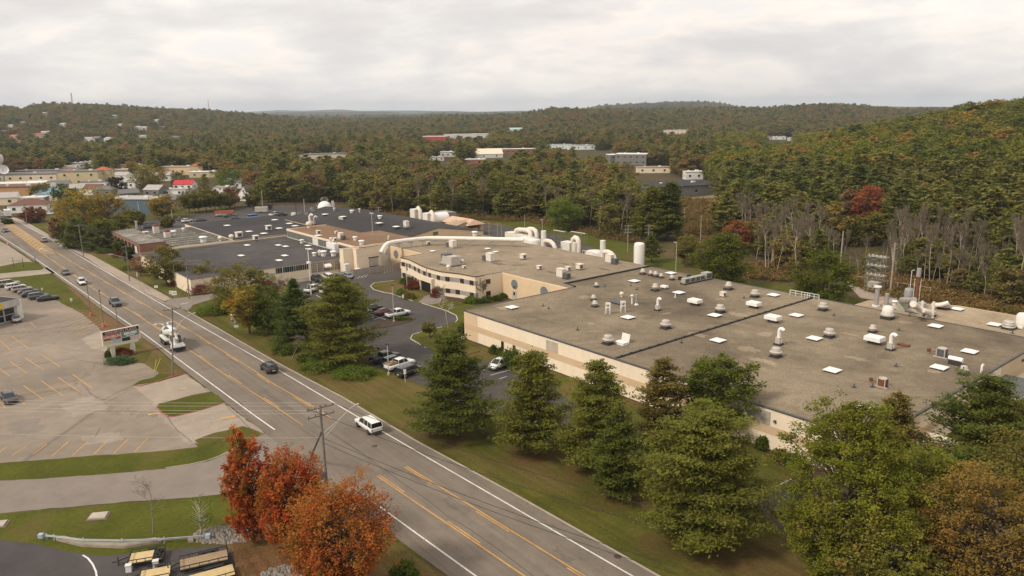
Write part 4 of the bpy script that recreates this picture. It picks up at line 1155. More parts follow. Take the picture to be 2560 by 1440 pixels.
# town, left middle
T_=lambda*a,**k: house(*a,**k)
T_('town_store','long grey roofed pale store at the far left under the white dish','store',45,452,62,22,5,8,'flat',M_CREAM2,M_GRYR,9)
T_('town_store','long low motel like block with grey roof behind the pale store','building',110,440,52,14,4.5,6,'flat',M_TANL,M_GRYR,9)
T_('yellow_block','large pale yellow two storey block with flat roof','building',212,460,26,16,9,4,'flat',M_YELW,M_GRYR,3,storeys=2)
T_('yellow_tower','pale yellow corner tower with an orange hip roof, right of the block','building',263,458,10,10,9,6,'hip',M_YELW,M_ORR,1,storeys=2,rise=2.5)
T_('yellow_tower','pale yellow corner tower with an orange hip roof, left of the block','building',178,460,8,9,8,6,'hip',M_YELW,M_ORR,1,storeys=2,rise=2.5)
T_('cream_annex','white one storey annex with dark windows in front of the yellow block','building',240,470,16,8,4,4,'flat',M_DOME,M_GRYR,4)
T_('town_store','white flat roofed shed below the long grey roofed store','building',30,478,40,16,5,10,'flat',M_CREAM2,M_WHT,4)
T_('orange_store','orange walled two storey shop with flat brown roof','shop',52,497,26,14,7,8,'flat',M_ORW,M_BRNR,3)
T_('carport','white flat carport in front of the orange shop','carport',68,509,20,7,3.2,8,'flat',M_WHT,M_DOME,2)
T_('blue_roofed_house','white house with a pale blue roof and a red deck','house',130,500,13,10,4,6,'gable',M_DOME,M_BLUER,2,rise=2.6)
T_('pale_cottage','cottage with a broad pale roof behind the blue roofed house','house',118,489,15,11,4,84,'gable',M_CREAM2,M_PALR,2,rise=3)
T_('brown_roofed_house','white bungalow with a brown hip roof close to the road','house',80,528,17,12,3.6,14,'hip',M_DOME,M_BRNR,3,rise=2.6)
T_('white_shed','pale house at the left edge below the orange shop','house',12,512,14,9,4,20,'gable',M_CREAM2,M_PALR,2,rise=2.5)
T_('grey_cottage','dark grey cottage with white porch and pale gable roof','house',392,490,10,9,4,-14,'gable',M_GRYW,M_PALR,2,rise=2.5)
T_('white_bungalow','long white bungalow right of the dark grey cottage','house',442,488,15,8,3.4,-4,'flat',M_DOME,M_PALR,2)
T_('red_roofed_house','white house with a bright red roof behind the white bungalow','house',464,473,12,8,3.4,-2,'gable',M_DOME,M_RED,3,rise=2.4)
T_('white_gable_house','steep white A shaped gable between the trees by the rear lot','house',622,500,9,8,3,78,'gable',M_DOME,M_GRYR,1,rise=5)
T_('blue_warehouse','blue grey metal warehouse behind the rear parking lot','warehouse',348,532,25,14,7,-10,'flat',M_BLUEW,M_PALR,0)
T_('grey_house','grey roofed house partly hidden right of the round tree','house',432,516,12,9,4,-10,'gable',M_GRYW,M_GRYR,2,rise=2)
T_('cream_shop','cream shop front with a small orange cupola roof','shop',498,437,10,9,7,0,'hip',M_YELW,M_ORR,1,rise=2.5)
T_('cream_shop','long cream shop with a white fascia, right of the cupola','shop',520,443,24,9,4,0,'flat',M_YELW,M_DOME,3)
T_('cream_shop','long low tan shop with brown edge, left of the cupola','shop',455,436,30,12,6,-4,'flat',M_TANL,M_TANR,4)
T_('cream_shop','tan flat shop half hidden behind orange trees, leftmost of the row','shop',335,424,28,10,4,0,'flat',M_TANL,M_TANR,3)
T_('mobile_home','pinkish white house front under the pine grove, left one','house',198,420,12,7,4.5,3,'flat',M_DOME,M_PALR,3,group='house fronts under the pine grove')
T_('mobile_home','pinkish white house front under the pine grove, right one','house',222,417,12,7,4.5,-5,'flat',M_CREAM2,M_PALR,3,group='house fronts under the pine grove')
T_('small_white_house','small white house with pale roof left of the dark purple tree','house',325,470,12,7,4,-6,'gable',M_DOME,M_PALR,2,rise=2)
T_('small_white_house','small pale house right of the red roofed one','house',560,482,13,8,3.4,-6,'flat',M_DOME,M_PALR,2)
T_('small_white_house','small grey house behind the yellow green trees beside the blue warehouse','house',322,497,10,8,3.5,40,'gable',M_GRYW,M_GRYR,2,rise=2)

for i,(x,y,rf_,wl_,rm_) in enumerate([(150,476,'gable',M_DOME,M_GRYR),(205,486,'gable',M_CREAM2,M_PALR),(236,486,'gable',M_DOME,M_BRNR),(268,490,'hip',M_GRYW,M_GRYR),(310,452,'gable',M_DOME,M_PALR),(175,432,'gable',M_DOME,M_PALR),
    (365,447,'gable',M_CREAM2,M_GRYR),(408,452,'gable',M_DOME,M_PALR),(590,470,'gable',M_DOME,M_GRYR),(8,486,'flat',M_DOME,M_PALR),(95,470,'flat',M_CREAM2,M_WHT),(300,437,'flat',M_TANL,M_WHT)]):
    house('small_town_house','%s house in the town, %s' % ({'gable': 'small gabled','hip': 'small grey hip roofed','flat': 'low flat roofed'}[rf_],['left of the blue roofed house top','below the yellow block','below the right of the yellow block','left of the dark purple tree foot','right of the yellow tower','by the pine grove fronts','behind the olive tree','behind the grey cottage','above the rear lot corner','at the left photo edge','between store and yellow block','right behind the yellow tower'][i]),'house',x,y,12,8,4,random.uniform(-25,25),rf_,wl_,rm_,2,group='small houses of the town')
# dealership corner at the left edge
pd=P(47,799)
_v=P(42,786) -P(0,797); _an=math.atan2(_v.y,_v.x); _dd=abs((P(39,736,5) -P(48,762,5)).dot(Vector((-math.sin(_an),math.cos(_an),0))))
dl=thing('car_showroom','white showroom corner with glass front and yellow sign at the left edge','showroom',pd,_an)
MB().prism([(-16,0),(0,0),(0,_dd),(-16,_dd)],0,3.4,cap=False).build('wall',M('showroom_wall',(0.45,0.43,0.40)),dl)
MB().prism([(-16,-0.6),(0.4,-0.6),(0.4,_dd+.2),(-16,_dd+.2)],3.4,5.0,cap=False).build('fascia',M('showroom_fascia',(0.50,0.48,0.45)),dl)
MB().sheet([(-16,-0.6),(0.4,-0.6),(0.4,_dd+.2),(-16,_dd+.2)],4.9).build('roof',M_DARKR,dl)
for i in range(4):
    w=MB().box((-1.9 -i*2.6,-0.04,0.4),(2.2,0.1,2.7)).build('window',M_GLASS,dl)
    MB().box((-1.9 -i*2.6,-0.1,1.7),(2.2,0.06,0.08)).build('glazing_bar',M_WHT,w)
MB().box((-5.5,-0.68,3.55),(3.6,0.12,1.3)).build('sign_panel',M('yellow_sign',(0.72,0.50,0.02),0.5,0.05),dl)
MB().prism([(0.0,0.0),(1.5,0.3),(1.5,0.6),(0.0,0.5)],0.0,4.4).build('wing_wall',M_WHT,dl)

# patches and stains of the gravel roofs
_g=random.Random(9)
M_ST1=mat_gravel('stained_gravel',(0.13,0.105,0.078),(0.19,0.152,0.108),(0.26,0.21,0.145)); M_ST2=mat_gravel('bare_gravel',(0.26,0.205,0.14),(0.33,0.262,0.178),(0.40,0.325,0.22))
for i in range(44):
    b_,(a0_,a1_,c0_,c1_,z_)=(hall,(-118,-41,90,145,H1)) if i % 3 else (mid,(-170,-128,120,144,H2))
    ca,cb,ra,rb_=_g.uniform(a0_,a1_),_g.uniform(c0_,c1_),_g.uniform(.5,3.2),_g.uniform(.4,2.0); q=[]
    for k in range(22):
        t=2*PI*k/22; s=_g.uniform(.6,1.15); q.append((ca+ra*s*math.cos(t),cb+rb_*s*math.sin(t)))
    q=[(min(max(p[0],a0_ -2),a1_+2),min(max(p[1],c0_ -2),c1_+2)) for p in q]
    b_.sheet('roof_patch',q,z_+.004+i*.0004,M_ST1 if i % 2 else M_ST2)
# ================================================================== TREES
def leaf_mesh(name,centers,spread,sizes,v,mat,rng,up=0.6,aspect=1.0,stick=None):
    """centers (n,3) clump centres; spread (n,3) clump radii; k leaves per clump given by repetition before the call"""
    n=len(centers)
    c=centers+rng.normal(size=(n,3))*spread
    nr=rng.normal(size=(n,3)); nr[:,2]=np.abs(nr[:,2])+up
    nr /= np.linalg.norm(nr,axis=1,keepdims=True)
    t=rng.normal(size=(n,3)); t -= nr*(t*nr).sum(1,keepdims=True); t /= np.linalg.norm(t,axis=1,keepdims=True)+1e-9
    if stick is not None:
        t=stick+0.25*rng.normal(size=(n,3)); t /= np.linalg.norm(t,axis=1,keepdims=True)+1e-9
        nr -= t*(t*nr).sum(1,keepdims=True); nr /= np.linalg.norm(nr,axis=1,keepdims=True)+1e-9
    b=np.cross(nr,t)
    s=(sizes*rng.uniform(0.7,1.3,n))[:,None]
    a_=t*s*aspect; b_=b*s*0.62
    # a pointed four sided leaf cluster
    V=np.stack([c -a_,c -b_*0.9+a_*.1,c+a_,c+b_*0.9+a_*.1],1).reshape(-1,3)
    return raw_mesh(name,V,np.arange(4*n).reshape(n,4),np.repeat(v,4),mat)
def raw_mesh(name,V,F,v,mat):
    me=bpy.data.meshes.new(name)
    nv,nf=len(V),len(F)
    me.vertices.add(nv); me.vertices.foreach_set('co',V.astype(np.float32).ravel())
    k=F.shape[1]
    me.loops.add(nf*k); me.loops.foreach_set('vertex_index',F.astype(np.int32).ravel())
    me.polygons.add(nf); me.polygons.foreach_set('loop_start',(np.arange(nf)*k).astype(np.int32))
    try: me.polygons.foreach_set('loop_total',np.full(nf,k,np.int32))
    except Exception: pass
    me.update(calc_edges=True)
    at=me.attributes.new('v','FLOAT','POINT'); at.data.foreach_set('value',v.astype(np.float32))
    me.materials.append(mat)
    return me
def tubes_mesh(name,segs,mat,n=4,v=None):
    """segs: list of (p0, p1, r0, r1)"""
    m=len(segs)
    p0=np.array([s[0] for s in segs],float); p1=np.array([s[1] for s in segs],float)
    r0=np.array([s[2] for s in segs],float)[:,None]; r1=np.array([s[3] for s in segs],float)[:,None]
    t=p1 -p0; t /= np.linalg.norm(t,axis=1,keepdims=True)+1e-9
    h=np.where(np.abs(t[:,2:3]) < 0.9,np.array([[0,0,1.0]]),np.array([[1.0,0,0]]))
    a=np.cross(t,h); a /= np.linalg.norm(a,axis=1,keepdims=True)+1e-9; b=np.cross(t,a)
    rings=[]
    for p,r in ((p0,r0),(p1,r1)):
        for k in range(n):
            an=2*PI*k/n; rings.append(p+a*r*math.cos(an)+b*r*math.sin(an))
    V=np.stack(rings,1).reshape(-1,3)
    base=(np.arange(m)*2*n)[:,None]
    F=np.concatenate([base+np.array([[k,(k+1) % n,n+(k+1) % n,n+k]]) for k in range(n)],0)
    vv=np.full(len(V),0.5)
    return raw_mesh(name,V,F,vv,mat)

M_BARK=M('bark',(0.13,0.10,0.08),0.95,0.25,2.0,kind='Object')
M_BARKG=M('grey_bark',(0.26,0.225,0.19),0.95,0.2,2.0,kind='Object')
M_BIRCH=M('birch_bark',(0.50,0.44,0.36),0.9,0.25,1.5,kind='Object')
M_TWIG=M('grey_twigs',(0.24,0.20,0.165),0.95,0.2,0.3,kind='Object')

def pine(name,H,R,seed,mat,q=1.0,z0=0.10,power=0.75,droop=0.0,leaf=0.30,gap=0.5,fat=1.0,asp=1.0,whorl=0.55):
    """layered conifer: whorls of branches, flat sprays of needle tufts with air between the layers"""
    g=np.random.default_rng(seed)
    C,SP,SZ,VV,segs,ST=[],[],[],[],[],[]
    lean=g.normal(size=2)*0.02
    ax=lambda z: np.array([lean[0]*z+0.12*math.sin(z*0.5+seed),lean[1]*z+0.12*math.cos(z*0.4+seed*2),z])
    nseg=7
    for i in range(nseg):
        a,b=H*0.97*i/nseg,H*0.97*(i+1)/nseg
        segs.append((ax(a),ax(b),0.022*H*(1 -i/nseg)+0.03,0.022*H*(1 -(i+1)/nseg)+0.03))
    z=H*z0; ang=g.uniform(0,6)
    while z < H*0.985:
        t=(z/H -z0)/(1 -z0)
        prof=(1 -t) ** power*min(1.0,0.72+t*1.3)*1.08
        nb=int(round(6*(0.6+0.4*(1 -t))))
        lay=g.uniform(0.72,1.12)
        for k in range(nb):
            ang += 2.399+g.normal()*0.25
            Lb=R*1.15*prof*lay*g.uniform(0.6,1.18)
            if g.random() < gap*0.22*(1 -t): Lb *= 0.55
            Lb=max(Lb,0.35)
            d=np.array([math.cos(ang),math.sin(ang),0.0]); s_=np.array([-d[1],d[0],0])
            el=0.10+0.75*t ** 1.5 -droop*(1 -t)
            o=ax(z)
            tip=o+d*Lb*math.cos(el)+np.array([0,0,Lb*math.sin(el)])
            mid=o+(tip -o)*0.55+np.array([0,0,(-0.06+0.05*droop)*Lb])
            if Lb > 0.8: segs.append((o,mid,0.015*Lb+0.02,0.01*Lb+0.015)); segs.append((mid,tip,0.01*Lb+0.015,0.01))
            nt=max(2,int(Lb*2.1*math.sqrt(q)))
            bv=g.uniform(0,1)
            for j in range(nt):
                s=0.28+0.75*(j+g.random())/nt
                fan=0.50*Lb*(1.08 -s)+0.15
                p=(o*(1 -s)+tip*s)+s_*g.normal()*fan*0.8+np.array([0,0,0.10*Lb*(s -.5)+g.normal()*0.08])
                rep=max(3,int(11.5*q*(0.7+0.6*g.random())))
                rr=(0.27+0.075*Lb*0.6)*fat
                C += [p]*rep; SP += [(rr,rr,rr*0.17)]*rep; SZ += [leaf*g.uniform(0.8,1.2)]*rep
                VV += [min(1,max(0,0.5*bv+0.5*g.random()))]*rep; ST += [d*0.9+np.array([0,0,.25])]*rep
        z += whorl*(0.75+0.35*g.random())*(1.0 -0.35*t)
    rep=int(26*q); C += [ax(H*0.985)]*rep; SP += [(0.16,0.16,0.35)]*rep; SZ += [leaf*0.8]*rep; VV += [0.6]*rep; ST += [np.array([0,0,1.])]*rep
    C=np.array(C); VV=np.array(VV)*0.75+g.random(len(C))*0.25
    crown=leaf_mesh(name+'_crown',C,np.array(SP),np.array(SZ),VV,mat,g,up=1.5,aspect=asp,stick=None)
    return crown,tubes_mesh(name+'_trunk',segs,M_BARK,5)
def broad(name,H,R,seed,mat,q=1.0,cb=0.22,blobs=70,leaf=0.24,tall=1.0,up=False,thin=1.0,bark=None,gapr=0.0,br=0.26,topy=0.0):
    """broadleaf: limbs out to many small leaf clumps spread through the crown volume"""
    g=np.random.default_rng(seed)
    segs=[]; tr=0.016*H+0.06; hb=H*cb
    lean=g.normal(size=2)*0.03
    ax=lambda z: np.array([lean[0]*z,lean[1]*z,z])
    for i in range(6):
        a,b=H*.85*i/6,H*.85*(i+1)/6
        segs.append((ax(a),ax(b),tr*(1 -i/6.5),tr*(1 -(i+1)/6.5)))
    C,SP,SZ,VV=[],[],[],[]
    lob=[(g.uniform(0,2*PI),g.uniform(-.2,.9),g.uniform(.12,.3)) for _ in range(7)]
    cz=hb+(H -hb)*0.46; hz=(H -hb)*0.54
    for i in range(blobs):
        # point inside the crown, denser towards the outside
        a=g.uniform(0,2*PI); u=g.uniform(-0.92,1.0); rr=g.uniform(0.25,1.0) ** 0.42
        w=math.sqrt(max(0,1 -u*u))
        k=1.0+sum(s*math.exp(-((math.atan2(math.sin(a -b_),math.cos(a -b_))) ** 2)/0.35 -(u -e_) ** 2/0.25) for b_,e_,s in lob)*1.0 -0.16
        shape=(1 -topy*max(0,u))
        p=np.array([math.cos(a)*w*R*rr*k*shape,math.sin(a)*w*R*rr*k*shape,cz+u*hz*rr*(0.92+0.12*k)])+np.append(lean*cz,0)
        s0=ax(min(H*.75,max(hb*0.8,p[2] -(abs(p[0])+abs(p[1]))*(0.9 if up else 0.5) -0.3)))
        m_=(s0+p)/2+np.array([0,0,0.05*H*(1 if up else .3)])
        segs.append((s0,m_,tr*0.32,tr*0.2)); segs.append((m_,p,tr*0.2,0.02))
        r_=R*br*g.uniform(0.7,1.25); bv=g.random()
        nsub=5
        for _ in range(nsub):
            c=p+g.normal(size=3)*np.array([r_*.6,r_*.6,r_*(.75 if up else .38)])
            rep=max(4,int(18*q*thin*g.uniform(.7,1.3)))
            C += [c]*rep; e=r_*0.29
            SP += [(e,e,e*(1.25 if up else .62))]*rep; SZ += [leaf]*rep; VV += [0.55*bv+0.45*g.random()]*rep
    C=np.array(C); VV=np.array(VV)*0.75+g.random(len(C))*0.25
    crown=leaf_mesh(name+'_crown',C,np.array(SP),np.array(SZ),VV,mat,g,up=0.9)
    return crown,tubes_mesh(name+'_trunk',segs,bark or M_BARK,5)
def bare(name,H,R,seed,q=1.0,bark=None,twig=None,trunks=1,tw=0.022,upr=1.0,first=0.3):
    """leafless tree: recursive limbs ending in fine twigs"""
    g=np.random.default_rng(seed); T,Wg=[],[]
    def rec(p,d,L,r,lev):
        nseg=3
        for i in range(nseg):
            d=d+g.normal(size=3)*0.10; d[2] += 0.05*upr; d /= np.linalg.norm(d)
            p2=p+d*L/nseg; r2=r*0.82
            (T if lev < 2 else Wg).append((p,p2,max(r,tw*.6),max(r2,tw*.55)))
            if lev < 4:
                nb=(2 if lev else 3) if g.random() < 0.95*q else 1
                for _ in range(nb if (i > 0 or lev) else 1):
                    a=g.uniform(0,2*PI); sp=g.uniform(0.35,0.85)
                    o=np.cross(d,[math.cos(a),math.sin(a),0.3]); o /= np.linalg.norm(o)+1e-9
                    nd=d*math.cos(sp)+o*math.sin(sp); nd[2] += 0.25*upr; nd /= np.linalg.norm(nd)
                    rec(p2,nd,L*g.uniform(0.38,0.6),r2*0.5,lev+1 if g.random() < 0.93 else lev+2)
            p,r=p2,r2
    for k in range(trunks):
        d=np.array([g.normal()*.12,g.normal()*.12,1.0]); 
        if trunks > 1: d[:2] += np.array([math.cos(k*2.1),math.sin(k*2.1)])*0.22
        d /= np.linalg.norm(d); p=np.zeros(3); r=0.0065*H+0.03
        p1=p+d*H*first; T.append((p,p1,r,r*.85))
        rec(p1,d,H*(1 -first)*0.98,r*.85,0)
    allp=np.array([s[1] for s in T+Wg]); k=H/max(1e-3,allp[:,2].max()); kr=R/max(1e-3,np.percentile(np.hypot(allp[:,0],allp[:,1]),97))
    sc=np.array([kr,kr,k])
    T=[(a*sc,b*sc,r,s) for a,b,r,s in T]; Wg=[(a*sc,b*sc,r,s) for a,b,r,s in Wg]
    return tubes_mesh(name+'_crown',Wg or T[-2:],twig or M_TWIG,3),tubes_mesh(name+'_trunk',T,bark or M_BARKG,5)

# leaf colours (albedo of foliage itself)
L_PINE=mat_leaf('pine_needles',[(0.0,(0.054,0.068,0.013)),(0.5,(0.085,0.088,0.018)),(1.0,(0.106,0.095,0.024))],(0.62,1.35),obj=False,hue=0.5)
L_PINEG=mat_leaf('green_pine_needles',[(0.3,(0.042,0.055,0.012)),(0.7,(0.072,0.080,0.016))],(0.6,1.35),obj=False,hue=0.5)
L_PINEB=mat_leaf('browning_pine_needles',[(0.3,(0.080,0.068,0.022)),(0.5,(0.105,0.080,0.026)),(0.7,(0.060,0.064,0.015))],(0.6,1.35),obj=False,hue=0.5)
L_SPRUCE=mat_leaf('spruce_needles',[(0.3,(0.030,0.048,0.012)),(0.7,(0.052,0.066,0.016))],(0.6,1.3),obj=False,hue=0.6)
L_OAK=mat_leaf('oak_leaves',[(0.3,(0.068,0.084,0.012)),(0.55,(0.096,0.100,0.014)),(0.75,(0.12,0.098,0.018))],(0.55,1.4),obj=False,hue=0.35)
L_MAPLEG=mat_leaf('green_maple_leaves',[(0.3,(0.042,0.056,0.008)),(0.7,(0.068,0.076,0.010))],(0.55,1.4),obj=False,hue=0.5)
L_RED=mat_leaf('red_maple_leaves',[(0.30,(0.19,0.026,0.014)),(0.44,(0.21,0.050,0.017)),(0.56,(0.19,0.068,0.018)),(0.70,(0.115,0.075,0.018))],(0.6,1.5),0.25,obj=False,hue=0.45)
L_ORANGE=mat_leaf('orange_maple_leaves',[(0.28,(0.18,0.034,0.016)),(0.44,(0.20,0.064,0.017)),(0.58,(0.17,0.078,0.02)),(0.72,(0.105,0.072,0.018))],(0.6,1.45),0.25,obj=False,hue=0.4)
L_TANL=mat_leaf('rust_oak_leaves',[(0.3,(0.085,0.070,0.018)),(0.5,(0.115,0.078,0.022)),(0.7,(0.15,0.080,0.026))],(0.55,1.4),obj=False,hue=0.25)
L_YEL=mat_leaf('yellowing_leaves',[(0.3,(0.085,0.085,0.016)),(0.5,(0.15,0.115,0.02)),(0.68,(0.215,0.115,0.025))],(0.55,1.4),obj=False,hue=0.25)
L_OLIVE=mat_leaf('olive_leaves',[(0.3,(0.062,0.066,0.014)),(0.5,(0.09,0.085,0.02)),(0.7,(0.12,0.088,0.028))],(0.55,1.4),obj=False,hue=0.35)
L_BURG=mat_leaf('burgundy_leaves',[(0.3,(0.07,0.020,0.016)),(0.7,(0.12,0.042,0.024))],(0.55,1.4),obj=False,hue=0.8)
L_PURP=mat_leaf('purple_leaves',[(0.3,(0.030,0.020,0.022)),(0.7,(0.05,0.034,0.03))],(0.55,1.4),obj=False,hue=0.8)
L_BROWNISH=mat_leaf('sparse_brown_leaves',[(0.3,(0.12,0.07,0.045)),(0.7,(0.17,0.10,0.06))],(0.6,1.3),obj=False,hue=0.6)
L_SHRUB=mat_leaf('shrub_leaves',[(0.3,(0.036,0.052,0.009)),(0.7,(0.062,0.076,0.012))],(0.6,1.35),obj=False,hue=1.0)
L_JUN=mat_leaf('juniper',[(0.3,(0.055,0.085,0.014)),(0.7,(0.088,0.115,0.02))],(0.6,1.35),obj=False,hue=0.6)

def plant_tree(kind,label,cat,base,top,width,meshes,rot=None,group=None,hmesh=1.0,rmesh=1.0,terrain=False,name=None):
    """base px, top px row, width px: scale the mesh to the size it has in the photo"""
    p=P(*base)
    h=htop(p,*top)
    dist=(p -Vector((0,0,CAMH))).length
    w=width*dist/FPX
    t=thing(name or kind,label,cat,p,rot if rot is not None else random.uniform(0,6.28),group)
    for nm,me in zip(('crown','trunk'),meshes):
        o=bpy.data.objects.new(nm,me); COL.objects.link(o); o.parent=t
    t.scale=(w/2/rmesh,w/2/rmesh,h/hmesh)
    return t
# hero trees: own meshes, in true size
def hero(gen,kind,label,base,top,width,seed,cat='tree',group=None,r=None,**k):
    p=P(*base)
    if r:
        d=ray(*base); u=r/math.hypot(d[0],d[1]); p=Vector((d[0]*u,d[1]*u,float(hills(d[0]*u,d[1]*u))))
    h=htop(p,*top); w=width*(p -Vector((0,0,CAMH))).length/FPX
    me=gen(kind+str(seed),h,w/2,seed,**k)
    t=thing(kind,label,cat,p,0,group)
    for nm,m_ in zip(('crown','trunk'),me):
        o=bpy.data.objects.new(nm,m_); COL.objects.link(o); o.parent=t
    return t
PK=dict(q=2.5,leaf=0.155,whorl=0.92,asp=1.35)
hero(pine,'pine_tree','big dark green pine at the road lawn, hiding the end of the parking lot',(1130,1085),(1140,838),232,1,mat=L_PINEG,**PK)
hero(pine,'pine_tree','slender grey green pine just right of the white crossover in the lot',(1331,1126),(1332,878),190,2,mat=L_PINE,power=0.7,**PK)
hero(pine,'pine_tree','pine in front of the middle of the cream hall wall, behind two darker ones',(1482,1165),(1470,900),190,3,mat=L_PINE,power=0.6,**PK)
hero(pine,'pine_tree','dark short pine low in front of the hall, third row gap',(1545,1240),(1530,1010),170,4,mat=L_PINEG,**PK)
hero(pine,'pine_tree','brownish pine left of the bright green maple by the hall',(1655,1100),(1655,900),165,5,mat=L_PINEB,power=0.6,**PK)
hero(pine,'pine_tree','broad yellow green pine standing alone on the lawn above the road',(1745,1352),(1733,1045),325,6,mat=L_PINE,power=0.5,q=3.0,leaf=0.15,whorl=0.9,asp=1.35)
hero(pine,'pine_tree','dark pine at the right edge, in front of the brick annex',(2450,1225),(2440,950),255,7,mat=L_PINEG,power=0.5,**PK)
hero(pine,'pine_tree','brown tinged pine behind the huge oak near the hall corner',(2225,1235),(2222,972),190,8,mat=L_PINEB,power=0.8,**PK)
hero(broad,'maple_tree','round bright green maple against the cream hall wall',(1797,1098),(1798,893),180,9,mat=L_MAPLEG,q=1.3,cb=0.16,blobs=110,leaf=0.2,br=.2)
hero(broad,'oak_tree','huge olive green oak filling the lower right, in front of the hall corner',(2105,1462),(2085,992),300,10,mat=L_OAK,q=2.6,cb=0.06,blobs=330,leaf=0.125,br=.15,topy=0.25)
hero(broad,'oak_tree','rust orange tree filling the bottom right corner',(2470,1530),(2465,1190),330,11,mat=L_TANL,q=2.4,cb=0.08,blobs=260,leaf=0.125,br=.16)
hero(broad,'oak_tree','dark green tree between the huge oak and the rust orange tree',(2300,1400),(2300,1130),210,12,mat=L_OAK,q=1.5,cb=0.08,blobs=150,leaf=0.17,br=.2)
hero(broad,'oak_tree','brownish tree right of the rust orange one, behind it',(2530,1330),(2530,1085),260,13,mat=L_OLIVE,q=1.5,cb=0.08,blobs=150,leaf=0.17,br=.2)
hero(broad,'oak_tree','low olive tree at the bottom edge, in front of the huge oak',(2210,1560),(2215,1290),230,14,mat=L_OLIVE,q=1.5,cb=0.08,blobs=150,leaf=0.15,br=.18)
hero(broad,'oak_tree','dark green tree below the right edge pine',(2380,1330),(2370,1120),190,15,mat=L_SHRUB,q=1.4,cb=0.08,blobs=120,leaf=0.17,br=.2)
# cluster left of the company lot
hero(pine,'spruce_tree','pointed dark spruce left of the big layered pine',(742,862),(743,697),128,20,mat=L_SPRUCE,q=1.2,power=0.95,droop=0.12,leaf=0.22,whorl=0.42,z0=0.03)
hero(pine,'pine_tree','big layered pine at the left end of the parking lot',(850,912),(850,700),195,21,mat=L_PINE,power=0.55,**PK)
hero(pine,'pine_tree','smaller pine top behind the big layered pine',(885,800),(873,712),100,22,mat=L_PINE,power=0.6,q=1.0,leaf=0.25)
hero(broad,'maple_tree','broad olive tree behind the orange tinged one by the driveway',(600,775),(598,664),140,23,mat=L_OLIVE,q=1.1,cb=0.1,blobs=110,leaf=0.24,br=.22)
hero(broad,'maple_tree','small orange tinged maple with a bare trunk beside the lawn sign',(624,834),(612,714),92,24,mat=L_YEL,q=1.0,cb=0.2,blobs=90,leaf=0.2,br=.24)
hero(broad,'maple_tree','dark green tree between the orange tinged maple and the spruce',(672,836),(672,712),82,25,mat=L_SHRUB,q=1.0,cb=0.06,blobs=90,leaf=0.2)
hero(bare,'bare_tree','leafless pinkish tree behind the pointed spruce',(705,755),(702,690),96,26,twig=M('pink_twigs',(0.27,0.19,0.15),0.95),tw=0.035)
hero(bare,'bare_tree','small bare tree on the lawn edge below the spruce',(730,898),(727,835),74,27,tw=0.03)
hero(bare,'bare_tree','second leafless pinkish tree left of the spruce top',(735,745),(732,686),70,28,twig=M('pink_twigs',(0.27,0.19,0.15),0.95),tw=0.035)
hero(broad,'maple_tree','round dark olive tree at the front of the flat dark roof',(417,712),(412,619),76,29,mat=L_OLIVE,q=1.0,cb=0.14,blobs=80,leaf=0.25)
hero(broad,'maple_tree','small thin tree before the cream wall of the workshop',(512,716),(513,658),60,30,mat=L_OLIVE,q=0.7,cb=0.25,blobs=50,leaf=0.22)
hero(broad,'maple_tree','small thinly leaved brown tree beside the brick wing',(352,690),(348,640),44,31,mat=L_BROWNISH,q=0.5,cb=0.25,blobs=40,leaf=0.2)
# red maples by the road
RK=dict(q=1.15,cb=0.10,leaf=0.13,up=True,br=.16)
hero(broad,'red_maple','tall narrow red maple, leftmost of the three by the guardrail',(632,1352),(628,1072),112,40,group='red maples beside the road',mat=L_RED,blobs=190,topy=0.15,**RK)
hero(broad,'red_maple','red maple in the middle of the three beside the road',(742,1380),(730,1128),165,41,group='red maples beside the road',mat=L_RED,blobs=220,topy=0.2,**RK)
hero(broad,'red_maple','orange maple nearest the road, rightmost of the three',(855,1490),(860,1203),235,42,group='red maples beside the road',mat=L_ORANGE,blobs=300,topy=0.15,**RK)
hero(bare,'bare_tree','young leafless tree alone on the bright culvert lawn',(382,1334),(370,1185),66,43,q=0.62,tw=0.016,first=0.38)
hero(broad,'birch_tree','thin sapling with a few yellow leaves left of the rock pile',(503,1336),(490,1240),56,44,mat=L_JUN,q=0.12,cb=0.2,blobs=40,leaf=0.10,bark=M_BIRCH)
hero(bare,'birch_tree','white barked leafless birch at the lot curve, before the cream wall',(1121,822),(1115,722),46,45,q=0.55,bark=M_BIRCH,twig=M_BIRCH,tw=0.05,first=0.45)
hero(bare,'bare_tree','bare little ornamental tree left of the portal door',(1105,770),(1104,712),34,46,tw=0.03,twig=M('grey_green_twigs',(0.20,0.17,0.12),0.95))
hero(bare,'bare_tree','wide thin willow like tree before the right end of the wavy office',(1217,757),(1212,692),56,47,tw=0.035,twig=M('olive_twigs',(0.20,0.16,0.085),0.95),first=0.2)
hero(broad,'crabapple_tree','little flat topped tree on the lot island',(1075,846),(1072,808),40,48,mat=L_OLIVE,q=0.8,cb=0.4,blobs=40,leaf=0.16)
